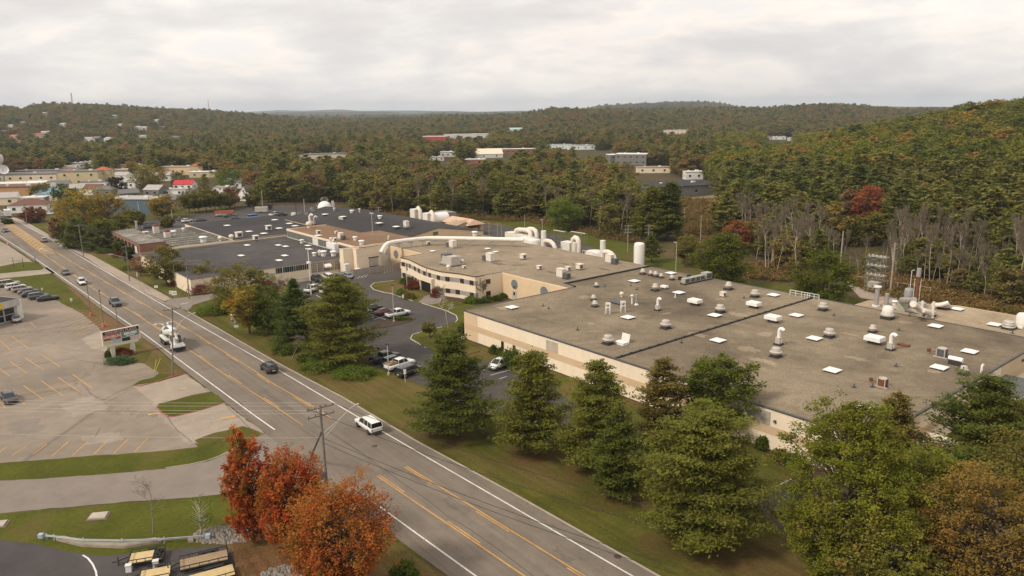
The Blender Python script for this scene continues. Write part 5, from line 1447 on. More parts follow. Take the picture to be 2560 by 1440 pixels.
# back of the site
hero(broad,'maple_tree','bright green tree behind the roof, left of the birch wood',(1805,722),(1800,584),122,50,mat=L_MAPLEG,q=1.3,cb=0.08,blobs=130,leaf=0.27,topy=.25)
hero(broad,'maple_tree','round green tree at the back roof edge before the lattice tower',(2052,772),(2052,622),132,51,mat=L_MAPLEG,q=1.3,cb=0.08,blobs=130,leaf=0.24,topy=.2)
hero(pine,'pine_tree','small round topped pine on the rear lawn right of the white tank',(1628,656),(1630,586),62,52,mat=L_PINEG,q=0.8,leaf=0.3,z0=0.2)
hero(broad,'maple_tree','thin brown olive tree on the rear lawn by the tall lamp',(1712,668),(1716,590),64,53,mat=L_OLIVE,q=0.9,cb=0.3,blobs=60,leaf=0.24)
hero(pine,'pine_tree','tall pine at the forest edge above the white tank, left one of two',(1632,600),(1618,468),92,54,mat=L_PINE,q=1.0,leaf=0.36,power=0.5)
hero(pine,'pine_tree','tall pine at the forest edge above the white tank, right one of two',(1668,598),(1662,458),88,55,mat=L_PINEG,q=1.0,leaf=0.36,power=0.5)
hero(broad,'maple_tree','yellow green tree at the forest edge behind the scrubbers',(1412,575),(1412,500),84,56,mat=L_JUN,q=1.0,cb=0.05,blobs=90,leaf=0.3)
hero(broad,'maple_tree','bright orange red maple standing out of the pine slope',(2166,570),(2166,464),72,57,r=318,mat=mat_leaf('coral_leaves',[(0.3,(0.145,0.048,0.024)),(0.7,(0.19,0.07,0.034))],(0.7,1.3),obj=False),q=1.2,cb=0.05,blobs=100,leaf=0.34)
hero(broad,'maple_tree','dull red maple at the birch wood edge above the green tree',(1840,690),(1838,553),66,58,r=250,mat=mat_leaf('dull_red_leaves',[(0.3,(0.13,0.045,0.025)),(0.7,(0.17,0.065,0.033))],(0.7,1.3),obj=False),q=0.8,cb=0.2,blobs=70,leaf=0.28)
hero(broad,'maple_tree','brown red tree just left of the bright orange red maple',(2118,580),(2116,472),50,59,r=322,mat=L_BROWNISH,q=0.8,cb=0.2,blobs=70,leaf=0.3)
hero(broad,'birch_tree','olive yellow tree below the bright orange red maple, left one',(2138,640),(2136,546),58,60,r=272,mat=L_OLIVE,q=0.9,cb=0.1,blobs=70,leaf=0.3)
hero(broad,'birch_tree','olive yellow tree below the bright orange red maple, right one',(2186,630),(2184,528),62,61,r=275,mat=L_OLIVE,q=0.9,cb=0.1,blobs=70,leaf=0.3)
hero(broad,'oak_tree','large rust brown oak high on the right hill edge',(2505,480),(2505,385),84,62,mat=L_TANL,q=0.9,cb=0.05,blobs=90,leaf=0.42,terrain=False) if False else None
# trees in town and around the rear lot
for i,(bx,by,ty,w,m_,lab,gen) in enumerate([
    (222,600,462,110,L_YEL,'tall yellow green tree, largest of the clump by the far road',broad),(283,596,478,86,L_YEL,'yellow orange tree at the right of the clump by the far road',broad),
    (182,590,490,70,L_OLIVE,'olive tree at the left of the clump by the far road',broad),(255,622,560,95,L_PINEG,'dark low spreading pine in front of the yellow clump',pine),
    (196,618,548,80,L_PINEG,'dark pine beneath the left of the yellow clump',pine),(300,606,540,66,L_PINE,'pine at the right foot of the yellow clump, near the brick wing',pine),
    (143,596,545,34,L_BROWNISH,'small rust red tree left of the yellow clump',broad),(83,556,520,46,L_BURG,'brown red tree in front of the bungalow',broad),
    (405,546,484,62,L_YEL,'round yellow green tree right of the blue warehouse',broad),(296,487,442,38,L_PURP,'dark purple round tree in the town',broad),
    (362,478,412,62,L_OLIVE,'olive tree right of the dark purple tree',broad),(385,470,414,56,L_YEL,'orange tinged tree behind the grey cottage',broad),
    (570,478,418,60,L_JUN,'light yellow green tree above the rear lot',broad),(330,432,402,34,L_YEL,'small orange green tree above the town',broad),
    (340,562,528,40,L_OLIVE,'small sparse tree before the blue warehouse',broad),(418,568,545,28,L_OLIVE,'bush like tree behind the ribbed roof',broad),
    (110,500,458,40,L_OLIVE,'grey green tree above the blue roofed house',broad),(160,505,460,44,L_SHRUB,'dark green tree right of the blue roofed house',broad),
    (185,520,468,38,L_SHRUB,'dark green tree below the yellow block',broad),(34,530,512,22,L_OLIVE,'small bush tree by the brown roofed bungalow',broad),
    (575,520,468,44,L_BROWNISH,'brownish bare looking tree right of the row by the rear lot',broad),(632,515,470,40,L_OLIVE,'olive tree at the corner of the rear lot',broad),
    (20,560,548,18,L_SHRUB,'low bush tree by the box truck',broad),(300,640,600,24,L_SHRUB,'dark round evergreen before the brick wing, left one',broad),(322,652,614,22,L_SHRUB,'dark round evergreen before the brick wing, right one',broad)]):
    k=dict(mat=m_,q=0.7,leaf=0.38)
    if gen is broad: k.update(cb=0.08,blobs=70)
    else: k.update(z0=0.04,power=0.5,whorl=0.7)
    hero(gen,'pine_tree' if gen is pine else 'town_tree',lab,(bx,by),(bx,ty),w,100+i,**k)
ROWT=broad('row_tree',9,5,300,L_OLIVE,q=0.7,cb=0.26,blobs=60,leaf=0.34)
for i,(bx,by,ty,w) in enumerate([(474,533,474,44),(487,531,482,36),(497,530,478,40),(516,530,470,60),(538,527,474,56),(564,523,480,34)]):
    plant_tree('row_tree','%s dark round tree of the row along the rear lot, counted from the left' % ('first','second','third','fourth','fifth','sixth')[i],'tree',(bx,by),(bx,ty),w,ROWT,group='trees in a row along the rear lot',hmesh=9,rmesh=5)

# shrubs -------------------------------------------------------------
def shrub_mesh(name,R,H,seed,mat,n=70,q=1.0,flat=0.9,leaf=0.12):
    g=np.random.default_rng(seed); C,SP,SZ,VV=[],[],[],[]
    for i in range(n):
        a=g.uniform(0,2*PI); u=g.uniform(0,1); rr=math.sqrt(g.uniform(0.02,1))
        z=H*math.sqrt(max(0,1 -rr ** 2.6))*g.uniform(0.55,1.0)
        rep=int(26*q); v=g.random()
        C += [(math.cos(a)*rr*R,math.sin(a)*rr*R,z)]*rep; SP += [(R*.14,R*.14,H*.12)]*rep; SZ += [leaf]*rep; VV += [v*.6+.4*g.random()]*rep
    C=np.array(C,float); VV=np.array(VV)
    C[:,2]=np.maximum(C[:,2],0.05)
    return leaf_mesh(name,C,np.array(SP),np.array(SZ),VV,mat,g,up=0.5)
def shrub(label,px,py,w,h,m_,seed,depth=None,name='shrub',cat='shrub',group=None):
    p=P(px,py); dist=(p -Vector((0,0,CAMH))).length; r=w*dist/FPX/2; H=h*dist/FPX
    me=shrub_mesh(name,1.0,1.0,seed,m_,n=90,q=max(0.6,min(1.8,r/2)),leaf=0.17/max(1.0,r))
    o=bpy.data.objects.new(name,me); COL.objects.link(o); o.location=p
    o.scale=(r,(depth or r),H*1.05); tag(o,label,cat,group)
    return o
SH=[('long burgundy hedge mound by the driveway',502,732,54,22,L_BURG,None),('round green ball shrub right of the burgundy hedge',537,718,15,13,L_SHRUB,None),
      ('sprawling juniper bank below the layered pine, left part',805,922,95,26,L_JUN,3.4),('sprawling juniper bank below the layered pine, right part',885,942,100,24,L_JUN,2.6),
      ('sprawling juniper left of the lawn sign',535,782,70,20,L_JUN,3.5),('low juniper under the spruce, by the small bare tree',715,878,60,16,L_SHRUB,3),('dark yew mass under the layered pine',780,900,60,24,L_SHRUB,3),
      ('low green hedge along the kerb below the three white signs',330,674,45,10,L_SHRUB,1.6),('dark shrub bed left of the brick wing',262,632,34,9,L_SHRUB,2),('grey burgundy shrub at the brick wing corner',305,642,34,14,L_BURG,2),
      ('burgundy shrub left of the portal',1033,722,42,20,L_BURG,2.2),('green shrubs at the left end of the wavy office',1018,708,34,15,L_SHRUB,2),('tall green grass clump at the kerb, left one',1003,738,24,14,L_JUN,None),
      ('tall green grass clump at the kerb, right one',1022,746,32,14,L_OLIVE,None),('burgundy shrub right of the portal',1092,740,30,16,L_BURG,2.2),('small round bush, leftmost under the wavy office wall',1140,740,10,10,L_SHRUB,None),
      ('small round bush, second under the wavy office wall',1156,744,10,10,L_SHRUB,None),('yellow green hedge at the office corner',1176,757,34,14,L_JUN,1.6),('round hedge ball right of the office corner',1198,758,16,11,L_SHRUB,None),
      ('dark green hedge behind the willow like tree',1218,754,28,12,L_SHRUB,1.5),('dark round hedge before the tan wall',1242,750,22,10,L_SHRUB,None),('flat dark hedge before the tan wall, rightmost',1260,744,22,10,L_SHRUB,None),
      ('round bush left of the big mound by the cream hall wall',1233,884,20,20,L_SHRUB,None),('second round bush left of the big mound by the cream hall wall',1250,888,18,17,L_SHRUB,None),('big bright green mound shrub by the cream hall wall',1275,912,66,34,L_SHRUB,3.4),
      ('green mound shrub behind the slender pine',1330,930,40,18,L_SHRUB,2.5),('burgundy shrub under the plaza sign',306,888,46,15,L_BURG,1.2),('blue green juniper below the plaza sign',300,908,60,14,mat_leaf('blue_juniper',[(0.3,(0.035,0.062,0.030)),(0.7,(0.055,0.088,0.045))],obj=False),1.8),
      ('green shrub at the left foot of the plaza sign',271,894,13,14,L_SHRUB,None),('low hedge strip on the mulch island behind the white pickup',1005,800,50,7,L_SHRUB,1.2),('round bush at the cream hall wall near the bench',1906,1122,30,28,L_SHRUB,None),('pointed green bush at the hall wall right of the bench',2003,1140,26,38,L_SHRUB,None),
      ('ragged bush between the two clipped ones near the bench',1950,1150,40,22,L_OLIVE,1.5),('thin straggling bush at the planting bed by the oak',1975,1160,40,20,L_SHRUB,1.5),('leafy bush on the lot island by the crabapple',1120,850,46,22,L_OLIVE,3),('bush on the lot island under the birch',1165,832,40,24,L_SHRUB,2.5),
      ('green bushes by the trailers at the bottom edge',1010,1450,60,30,L_SHRUB,2),('dark bushes in front of the workshop garage door',668,722,40,18,L_BURG,2),('small dark bush under the round olive tree',440,715,30,12,L_BURG,1.5),('small bush at the lawn below the thin brown tree',365,680,26,9,L_SHRUB,1.5)]
for i,(lab,x,y,w,h,m_,dp) in enumerate(SH): shrub(lab,x,y,w,h,m_,500+i,dp)

# ------------------------------------------------------------------ the woods
Q_=0.5
FP={}
F_PINE=mat_leaf('forest_pine',[(0.0,(0.050,0.058,0.016)),(0.4,(0.066,0.072,0.02)),(0.75,(0.084,0.082,0.022)),(1.0,(0.10,0.088,0.03))],(0.6,1.4)) if 1 else mat_leaf('x',[(0.0,(0.034,0.048,0.012)),(0.4,(0.052,0.060,0.016)),(0.75,(0.068,0.070,0.018)),(1.0,(0.082,0.076,0.024))],(0.55,1.4))
F_OLV=mat_leaf('forest_broadleaf',[(0.0,(0.058,0.062,0.018)),(0.30,(0.078,0.077,0.022)),(0.55,(0.098,0.088,0.030)),(0.75,(0.094,0.074,0.034)),(0.9,(0.115,0.088,0.024)),(1.0,(0.12,0.068,0.032))],(0.55,1.4))
F_GRN=mat_leaf('forest_oak',[(0.0,(0.052,0.062,0.010)),(0.40,(0.074,0.080,0.012)),(0.70,(0.098,0.092,0.015)),(0.86,(0.14,0.108,0.016)),(0.95,(0.155,0.098,0.02)),(1.0,(0.11,0.065,0.03))],(0.55,1.4))
F_RST=mat_leaf('forest_rust',[(0.0,(0.10,0.066,0.036)),(0.5,(0.115,0.060,0.034)),(0.8,(0.145,0.072,0.034)),(1.0,(0.15,0.10,0.03))],(0.6,1.35))
F_TWG=M('forest_twigs',(0.215,0.17,0.12),0.95,0.2,0.03)
F_WHT=M('forest_birch_trunk',(0.42,0.345,0.27),0.9,0.25,0.1)
FP['pine']=[pine('wood_pine%d' % i,16,4.9,900+i,F_PINE,q=0.62,leaf=0.48,whorl=1.25,power=0.5,z0=0.16) for i in range(4)]
FP['olv']=[broad('wood_broad%d' % i,14,5.4,920+i,F_OLV,q=0.62,cb=0.12,blobs=50,leaf=0.46,br=.26) for i in range(4)]
FP['grn']=[tuple([m_.copy() for m_ in t]) for t in FP['olv']]
for t in FP['grn']: t[0].materials.clear(); t[0].materials.append(F_GRN)
FP['rst']=[tuple([m_.copy() for m_ in t]) for t in FP['olv'][:2]]
for t in FP['rst']: t[0].materials.clear(); t[0].materials.append(F_RST)
FP['bare']=[bare('wood_bare%d' % i,15,2.4,940+i,q=0.95,bark=F_WHT,twig=F_TWG,tw=0.026,upr=1.3,first=0.45) for i in range(5)]
EDGE=[(-700,430),(0,432),(150,426),(240,424),(310,428),(420,434),(470,440),(560,462),(600,490),(640,506),(720,506),(840,508),(880,522),(930,530),(1000,540),(1100,546),(1240,545),(1330,548),(1400,562),(1500,588),(1560,598),(1625,600),(1690,560),
        (1700,500),(1760,500),(1800,600),(1850,668),(1950,690),(2110,694),(2180,690),(2300,705),(2420,735),(2560,780),(2900,860),(3600,1000)]
EX=np.array([e[0] for e in EDGE],float); EY=np.array([e[1] for e in EDGE],float)
# open patches: px rectangle whose ground must stay visible (x0, x1, y0, y1)
OPEN=[(1660,1790,470,515),(1590,1680,414,434),(1690,1740,500,600),(1440,1540,376,386),(1915,1985,344,354),(1090,1130,388,406),(1200,1270,386,402)]
def scatter():
    g=np.random.default_rng(77); out=[]
    def ring(r0,r1,dens):
        a0,a1=-0.78,0.80
        n=int((r1*r1 -r0*r0)*(a1 -a0)/2*dens)
        r=np.sqrt(g.uniform(r0*r0,r1*r1,n)); a=g.uniform(a0,a1,n)
        return r*np.sin(a),r*np.cos(a),r
    xs,ys,rs=[],[],[]; NB0=0
    for r0,r1,d in ((150,500,1/52),(500,900,1/66),(900,1500,1/85),(1500,2200,1/105),(2200,3000,1/120),(4000,4800,1/420)):
        x,y,r=ring(r0,r1,d); xs.append(x); ys.append(y); rs.append(r)
    NB0=sum(len(q) for q in xs); ex_=ring(150,340,1/16); xs.append(ex_[0]); ys.append(ex_[1]); rs.append(ex_[2])
    x=np.concatenate(xs); y=np.concatenate(ys); r=np.concatenate(rs); z=hills(x,y)
    v=np.stack([x,y,z -CAMH]); c=RM.T @ v
    px=1280+FPX*c[0]/c[2]; py=720+FPX*c[1]/c[2]
    eb=np.interp(px,EX,EY)
    town=(px < 640) & (py < 496) & (py >= eb) & (g.random(len(x)) < 0.62)
    strip=(px > 1845) & (py > eb -80) & (r < 335)
    ok=((py < eb) | town) & (px > -250) & (px < 2810)
    ok &= ~((r < 340) & ~strip & (np.arange(len(x)) >= NB0))
    # hidden far side of the hills is dropped where the ridge in front covers it
    h=g.uniform(0.66,1.24,len(x))
    top=v.copy(); top[2] += 14*h; ct=RM.T @ top; ty=720+FPX*ct[1]/ct[2]
    hw=FPX*4/r
    for (x0,x1,y0,y1,dist) in FARB:
        ov=(px+hw > x0) & (px -hw < x1) & (ty < y1 -(y1 -y0)*np.where(px < 640,0.6,0.42)) & (py > y0) & (r < dist+12)
        ok &= ~ov
        near=(np.abs(r -dist) < 16) & (px > x0 -2) & (px < x1+2); ok &= ~near
    for (x0,x1,y0,y1,dist) in [(2095,2215,464,548,322),(1808,1872,553,640,250),(2110,2215,545,572,276)]:
        ok &= ~((px+hw*.5 > x0) & (px -hw*.5 < x1) & (ty < y1) & (r < dist+7) & (py > y0))
    for (x0,x1,y0,y1) in OPEN:
        ok &= ~((px+hw*.6 > x0) & (px -hw*.6 < x1) & (ty < y1) & (py > y0))
    # brushy corridor right of centre
    cor=(px > 1685) & (px < 1800) & (r < 480) & (r > 200); ok &= ~(cor & (g.random(len(x)) < 0.96))
    # visibility: horizon buffer per azimuth column
    idx=np.where(ok)[0]; idx=idx[np.argsort(r[idx])]
    col=np.clip(((px[idx]+300)/8).astype(int),0,399); hor=np.full(400,1e9); keep=[]
    for i,cidx in zip(idx,col):
        if ty[i] < hor[cidx]+14: keep.append(i)
        if ty[i] < hor[cidx]:
            hor[cidx]=ty[i] if hor[cidx] > 1e8 else min(hor[cidx],ty[i]*0.5+hor[cidx]*0.5)
    keep=np.array(keep)
    return x[keep],y[keep],z[keep],r[keep],px[keep],py[keep],h[keep]
fx,fy,fz,fr,fpx,fpy,fh=scatter()
def vnoise(x,y,s,seed):
    g=np.random.default_rng(seed); T=g.random((64,64))
    u=(x/s) % 64; v=(y/s) % 64; i=u.astype(int) % 64; j=v.astype(int) % 64; a=u -np.floor(u); b=v -np.floor(v)
    a=a*a*(3 -2*a); b=b*b*(3 -2*b)
    return (T[i,j]*(1 -a)+T[(i+1) % 64,j]*a)*(1 -b)+(T[i,(j+1) % 64]*(1 -a)+T[(i+1) % 64,(j+1) % 64]*a)*b
g_=np.random.default_rng(5)
u=g_.random(len(fx)); n1=vnoise(fx,fy,55,1); n2=vnoise(fx,fy,120,2)
kind=np.full(len(fx),'olv',dtype='<U5')
hill=(fpx > 1780) & (fr < 1100)
pz=0.14+0.75*(n1 -0.35)                      # chance of pine
kind[u < pz]='pine'
far=fr > 1150
kind[far & (u > 0.16+0*pz)]='olv'
kind[(g_.random(len(fx)) < np.where(far,0.10,0.09)*(n2 > 0.3)*1.6)]='rst'
hb=hill & (fpy < 470+(fpx -2000)*0.02)
kind[hb & (u > 0.10)]='grn'
kind[hb & (g_.random(len(fx)) < 0.03)]='rst'
hp=hill & ~hb; kind[hp]='pine'; kind[hp & (u > 0.80)]='olv'; kind[hp & (g_.random(len(fx)) < 0.025)]='rst'
eb=np.interp(fpx,EX,EY)
birch=(fpx > 1840) & (fpy > eb -80) & (fr < 335)
kind[birch]='bare'; kind[birch & (u > 0.80)]='olv'; kind[birch & (u < 0.07)]='pine'; fh=np.where(birch,fh*np.where(kind== 'bare',g_.uniform(.6,1.15,len(fx)),.62),fh)
near=(~birch) & (fr < 520) & (fpx < 1700) & (g_.random(len(fx)) < 0.27); kind[near]='bare'
kind[(fpx < 420) & (fr > 500) & (fr < 700) & (fpx > 100)]='pine'
# a few thousand at most of each stay; far olive ones stay as they are
CATN={'pine': ('forest_pine','pine','pines in the woods'),'olv': ('forest_tree','tree','mixed autumn trees in the woods'),'grn': ('hill_oak','tree','green oaks on the right hill'),
        'rst': ('rust_tree','tree','rust coloured trees in the woods'),'bare': ('bare_birch','tree','leafless birches at the wood edge')}
LABN={'pine': ['dark green pine in the woods','dark green pine on the slope'],
        'olv': ['olive brown leafy tree in the woods','olive brown leafy tree among pines'],
        'grn': ['round green oak crown, left flank of the hill','round green oak crown, right flank of the hill'],
        'rst': ['rust coloured tree among green ones','rust coloured tree among green pines'],
        'bare': ['leafless grey tree','leafless pale birch']}
ZONES=[(-1,'left of the town road trees'),(640,'above the rear parking lot'),(880,'above the dark gable roof'),(1180,'above the arched pipes'),(1500,'above the tall white tank'),(1790,'left end of the hall wood'),(2050,'above the round roof edge tree'),(2300,'above the tan annex machinery')]
LIM={'pine': 280,'olv': 260,'grn': 200,'rst': 60,'bare': 280}
sizes={'pine': 1.0,'olv': 0.92,'grn': 0.98,'rst': 0.9,'bare': 0.95}
def gn_forest(name,kindk,pts,rots,scls,idxs,protos,label,cat):
    me=bpy.data.meshes.new(name); n=len(pts)
    me.vertices.add(n); me.vertices.foreach_set('co',pts.astype(np.float32).ravel()); me.update()
    for nm,ty,val in (('rot','FLOAT',rots),('pick','INT',idxs)):
        a=me.attributes.new(nm,ty,'POINT'); a.data.foreach_set('value',val.astype(np.float32 if ty== 'FLOAT' else np.int32))
    a=me.attributes.new('scl','FLOAT_VECTOR','POINT'); wd=g_.uniform(1.1,1.5,n); a.data.foreach_set('vector',np.stack([scls*wd,scls*wd,scls],1).astype(np.float32).ravel())
    o=bpy.data.objects.new(name,me); COL.objects.link(o)
    ng=bpy.data.node_groups.new(name,'GeometryNodeTree')
    ng.interface.new_socket('Geometry',in_out='INPUT',socket_type='NodeSocketGeometry'); ng.interface.new_socket('Geometry',in_out='OUTPUT',socket_type='NodeSocketGeometry')
    L=ng.links.new; gi=ng.nodes.new('NodeGroupInput'); go=ng.nodes.new('NodeGroupOutput')
    geos=ng.nodes.new('GeometryNodeJoinGeometry')
    for cr,tk in protos:
        j=ng.nodes.new('GeometryNodeJoinGeometry')
        for q in (cr,tk):
            oi=ng.nodes.new('GeometryNodeObjectInfo'); oi.inputs['Object'].default_value=q; oi.transform_space='ORIGINAL'; L(oi.outputs['Geometry'],j.inputs[0])
        gi2=ng.nodes.new('GeometryNodeGeometryToInstance'); L(j.outputs[0],gi2.inputs[0]); L(gi2.outputs[0],geos.inputs[0])
    ip=ng.nodes.new('GeometryNodeInstanceOnPoints'); ip.inputs['Pick Instance'].default_value=True
    def attr(nm,ty):
        a=ng.nodes.new('GeometryNodeInputNamedAttribute'); a.data_type=ty; a.inputs['Name'].default_value=nm; return [q for q in a.outputs if q.enabled][0]
    L(gi.outputs[0],ip.inputs['Points']); L(geos.outputs[0],ip.inputs['Instance'])
    L(attr('pick','INT'),ip.inputs['Instance Index'])
    cx=ng.nodes.new('ShaderNodeCombineXYZ'); L(attr('rot','FLOAT'),cx.inputs[2]); L(cx.outputs[0],ip.inputs['Rotation'])
    L(attr('scl','FLOAT_VECTOR'),ip.inputs['Scale'])
    L(ip.outputs[0],go.inputs[0])
    md=o.modifiers.new('instances','NODES'); md.node_group=ng
    tag(o,label,cat,kind='stuff'); return o
NFOREST={}
for kk in ('pine','olv','grn','rst','bare'):
    ids=np.where(kind== kk)[0]; ids=ids[np.argsort(fr[ids])]
    NFOREST[kk]=len(ids)
    nv=len(FP[kk]); protos=[]
    for j,i in enumerate(ids[:LIM[kk]]):
        nm,ct,gp=CATN[kk]
        t=thing(nm,LABN[kk][0 if fpx[i] < (2230 if kk== 'grn' else 1700) else 1]+', '+[z_[1] for z_ in ZONES if fpx[i] > z_[0] or z_[0]== -1][-1],ct,(fx[i],fy[i],fz[i] -0.1),g_.uniform(0,6.28),gp)
        s=fh[i]*sizes[kk]; w=s*g_.uniform(1.0,1.35); t.scale=(w,w,s)
        cm,tm=FP[kk][j % nv]
        c=bpy.data.objects.new('crown',cm); COL.objects.link(c); c.parent=t
        k2=bpy.data.objects.new('trunk',tm); COL.objects.link(k2); k2.parent=t
        if j < nv: protos.append((c,k2))
    rest=ids[LIM[kk]:]
    if len(rest):
        s=fh[rest]*sizes[kk]*np.where(fr[rest] > 3500,2.0,np.where(fr[rest] > 1500,1.12,1.0))
        gn_forest({'pine': 'pine_forest','olv': 'autumn_forest','grn': 'hill_oak_forest','rst': 'rust_tree_forest','bare': 'bare_forest'}[kk],kk,
                  np.stack([fx[rest],fy[rest],fz[rest] -0.3],1),g_.uniform(0,6.28,len(rest)),s,np.arange(len(rest)) % nv,protos,
                  {'pine': 'the mass of dark pines through the valley woods','olv': 'the mass of olive and brown trees covering the valley and hills','grn': 'the mass of green oak crowns over the right hill',
                   'rst': 'the scattered rust coloured crowns in the far woods','bare': 'the grey leafless trees deep in the wood edge'}[kk],'woods')
print('FOREST',NFOREST,len(fx))
# brush along the corridor and wood edge
def brush(label,pts,n,seed,mat,hh=1.2):
    g=np.random.default_rng(seed); q=pp(pts); C,SP,SZ,VV=[],[],[],[]
    xs=[p.x for p in q]; ys=[p.y for p in q]; poly=[(p.x,p.y) for p in q]
    def inside(x,y):
        c=False; j=len(poly) -1
        for i in range(len(poly)):
            if (poly[i][1] > y) != (poly[j][1] > y) and x < (poly[j][0] -poly[i][0])*(y -poly[i][1])/(poly[j][1] -poly[i][1])+poly[i][0]: c=not c
            j=i
        return c
    k=0
    while k < n:
        x,y=g.uniform(min(xs),max(xs)),g.uniform(min(ys),max(ys))
        if not inside(x,y): continue
        k += 1; r=g.uniform(.6,1.6); h=hh*g.uniform(.5,1.6); rep=26
        C += [(x,y,h*.5+float(hills(x,y)))]*rep; SP += [(r*.6,r*.6,h*.3)]*rep; SZ += [0.3]*rep; VV += [g.random()*.7]*rep
    o=bpy.data.objects.new('brush',leaf_mesh('brush',np.array(C,float),np.array(SP),np.array(SZ),np.array(VV)+.3*g.random(len(C)),mat,g,up=.3)); COL.objects.link(o)
    return tag(o,label,'brush',kind='stuff')
L_BR=mat_leaf('brush_leaves',[(0.3,(0.085,0.066,0.022)),(0.5,(0.115,0.072,0.035)),(0.7,(0.07,0.066,0.018))],(0.6,1.35),obj=False,hue=0.06)
brush('brown green brush filling the power line corridor',[(1690,560),(1700,500),(1790,500),(1800,560),(1830,640),(1860,690),(1700,660)],900,1,L_BR,1.6)
brush('brown green brush at the foot of the birch wood',[(1840,690),(1850,660),(2000,670),(2250,690),(2560,770),(2600,800),(2400,770),(2200,740),(2100,700),(1950,705)],1500,2,L_BR,1.0)
brush('low brush along the forest edge behind the plant',[(880,530),(900,520),(1100,540),(1340,545),(1500,585),(1600,600),(1600,610),(1500,596),(1330,556),(1000,548)],700,3,L_BR,1.4)

# brown needle litter under the pines and fallen leaves under the red maples
def litter(px,py,w,m,seed,name='needle_litter'):
    g=random.Random(seed); c=P(px,py); r=w*(c -Vector((0,0,CAMH))).length/FPX/2; q=[]
    for k in range(46):
        a=2*PI*k/46; rr=r*(.78+.16*math.sin(a*3+seed)+g.uniform(-.10,.10)); q.append((c.x+rr*math.cos(a),c.y+rr*math.sin(a)))
    return structure(MB().sheet(q,0.028+seed*0.0003).build(name,m))
M_LIT=mat_lawn('needle_litter',(0.118,0.090,0.026),(0.078,0.070,0.018),(0.145,0.088,0.036),0.04,streak=False)
for i,(x,y,w) in enumerate([(1130,1085,200),(1331,1128,190),(1482,1170,200),(1545,1240,200),(1745,1352,300),(1655,1105,150),(1797,1100,150),(850,915,190),(742,865,120),(624,836,40)]):
    litter(x,y,w,M_LIT,i)
def fallen(label,px,py,rx,n,mat,seed):
    g=np.random.default_rng(seed); c=P(px,py); C=np.stack([c.x+g.normal(size=n)*rx,c.y+g.normal(size=n)*rx*.8,np.full(n,.07)],1)
    o=bpy.data.objects.new('fallen_leaves',leaf_mesh('fallen_leaves',C,np.full((n,3),.01),np.full(n,.07),g.random(n),mat,g,up=4)); COL.objects.link(o)
    return tag(o,label,'leaves',kind='stuff')
fallen('red leaves fallen round the three red maples',745,1390,6,5000,L_RED,1)
fallen('orange brown leaves fallen on the lawn under the pines',1480,1230,12,5000,L_TANL,2)
# ================================================================== ROOFTOP EQUIPMENT
def rz(px,py):
    """roof height under a pixel of the plant"""
    a,b=AB(px,py,6.0)
    if -121 < a < -37 and 86 < b < 150: return H1
    a,b=AB(px,py,5.2)
    if -73 < a < -30 and 148 < b < 168: return 5.27
    a,b=AB(px,py,6.2)
    if -199 < a < -120 and 103 < b < 149: return H2
    a,b=AB(px,py,6.93)
    if -247 < a < -198 and 103 < b < 127.5: return 6.93
    a,b=AB(px,py,4.2)
    if -247 < a < -199 and 57 < b < 104.5: return 4.2
    a,b=AB(px,py,7.0)
    if -283 < a < -203 and 119 < b < 156:
        return 5.7+(8.6 -5.7)*(1 -abs(b -137)/18.3)
    return 4.9
def RP(px,py,z=None):
    z=rz(px,py) if z is None else z
    return P(px,py,z)
PROTO={}
def proto(key,fn):
    """first use builds the thing, later uses copy it part by part"""
    if key not in PROTO:
        PROTO[key]=fn(); KIDS.pop(PROTO[key].name,None); return PROTO[key],True
    return PROTO[key],False
def place(key,fn,loc,rot,label,scale=1.0,group=None):
    t,first=proto(key,fn)
    if not first:
        t=copy_tree(t)
    t.location=loc; t.rotation_euler.z=rot; t['label']=label
    t.scale=scale if hasattr(scale,'__len__') else (scale,)*3
    if group: t['group']=group
    return t
def mk_skylight():
    t=thing('roof_skylight','x','skylight')
    MB().box((0,0,0),(1.55,1.55,0.3)).build('curb',M_CURBD,t)
    d=MB(); n=6; w=0.92
    vs=[]; 
    for i in range(n+1):
        for j in range(n+1):
            x,y=-1+2*i/n,-1+2*j/n
            vs.append((x*w,y*w,0.3+0.16*(1 -x ** 4)*(1 -y ** 4)))
    fs=[(i*(n+1)+j,(i+1)*(n+1)+j,(i+1)*(n+1)+j+1,i*(n+1)+j+1) for i in range(n) for j in range(n)]
    d.add(vs,fs,0,True); d.box((0,0,0.22),(w*2.04,w*2.04,0.09)); d.build('dome',M_DOME,t); return t
def mk_fan():
    t=thing('roof_fan','x','roof fan')
    MB().box((0,0,0),(1.7,1.7,0.12)).box((0,0,0.12),(1.35,1.35,0.28)).build('curb',M_CURBD,t)
    MB().lathe((0,0,0.4),[(0.55,0),(0.8,0.12),(0.84,0.3),(0.84,0.42)]).build('base_cone',M_GALVW,t)
    MB().lathe((0,0,0.82),[(0.98,0),(1.02,0.06),(0.98,0.13),(0.72,0.18),(0.70,0.24),(0.70,0.66),(0.66,0.74),(0.0,0.80)],22).build('housing',M_GALVW,t); return t
def mk_smallfan():
    t=thing('small_roof_fan','x','roof vent')
    MB().box((0,0,0),(1.0,1.0,0.22)).build('curb',M_CURBD,t)
    MB().lathe((0,0,0.22),[(0.3,0),(0.5,0.1),(0.5,0.35),(0.56,0.4),(0.5,0.46),(0.36,0.5),(0.36,0.85),(0.0,0.95)],16).build('housing',M_GALVW,t); return t
def mk_hood():
    t=thing('hooded_vent','x','hooded vent')
    MB().box((0,0,0),(1.5,1.1,0.6)).build('curb',M_CURBD,t)
    MB().box((0,0,0.55),(2.5,1.9,0.62)).box((0,0,1.17),(2.3,1.7,0.06)).build('hood',M_DOME,t); return t
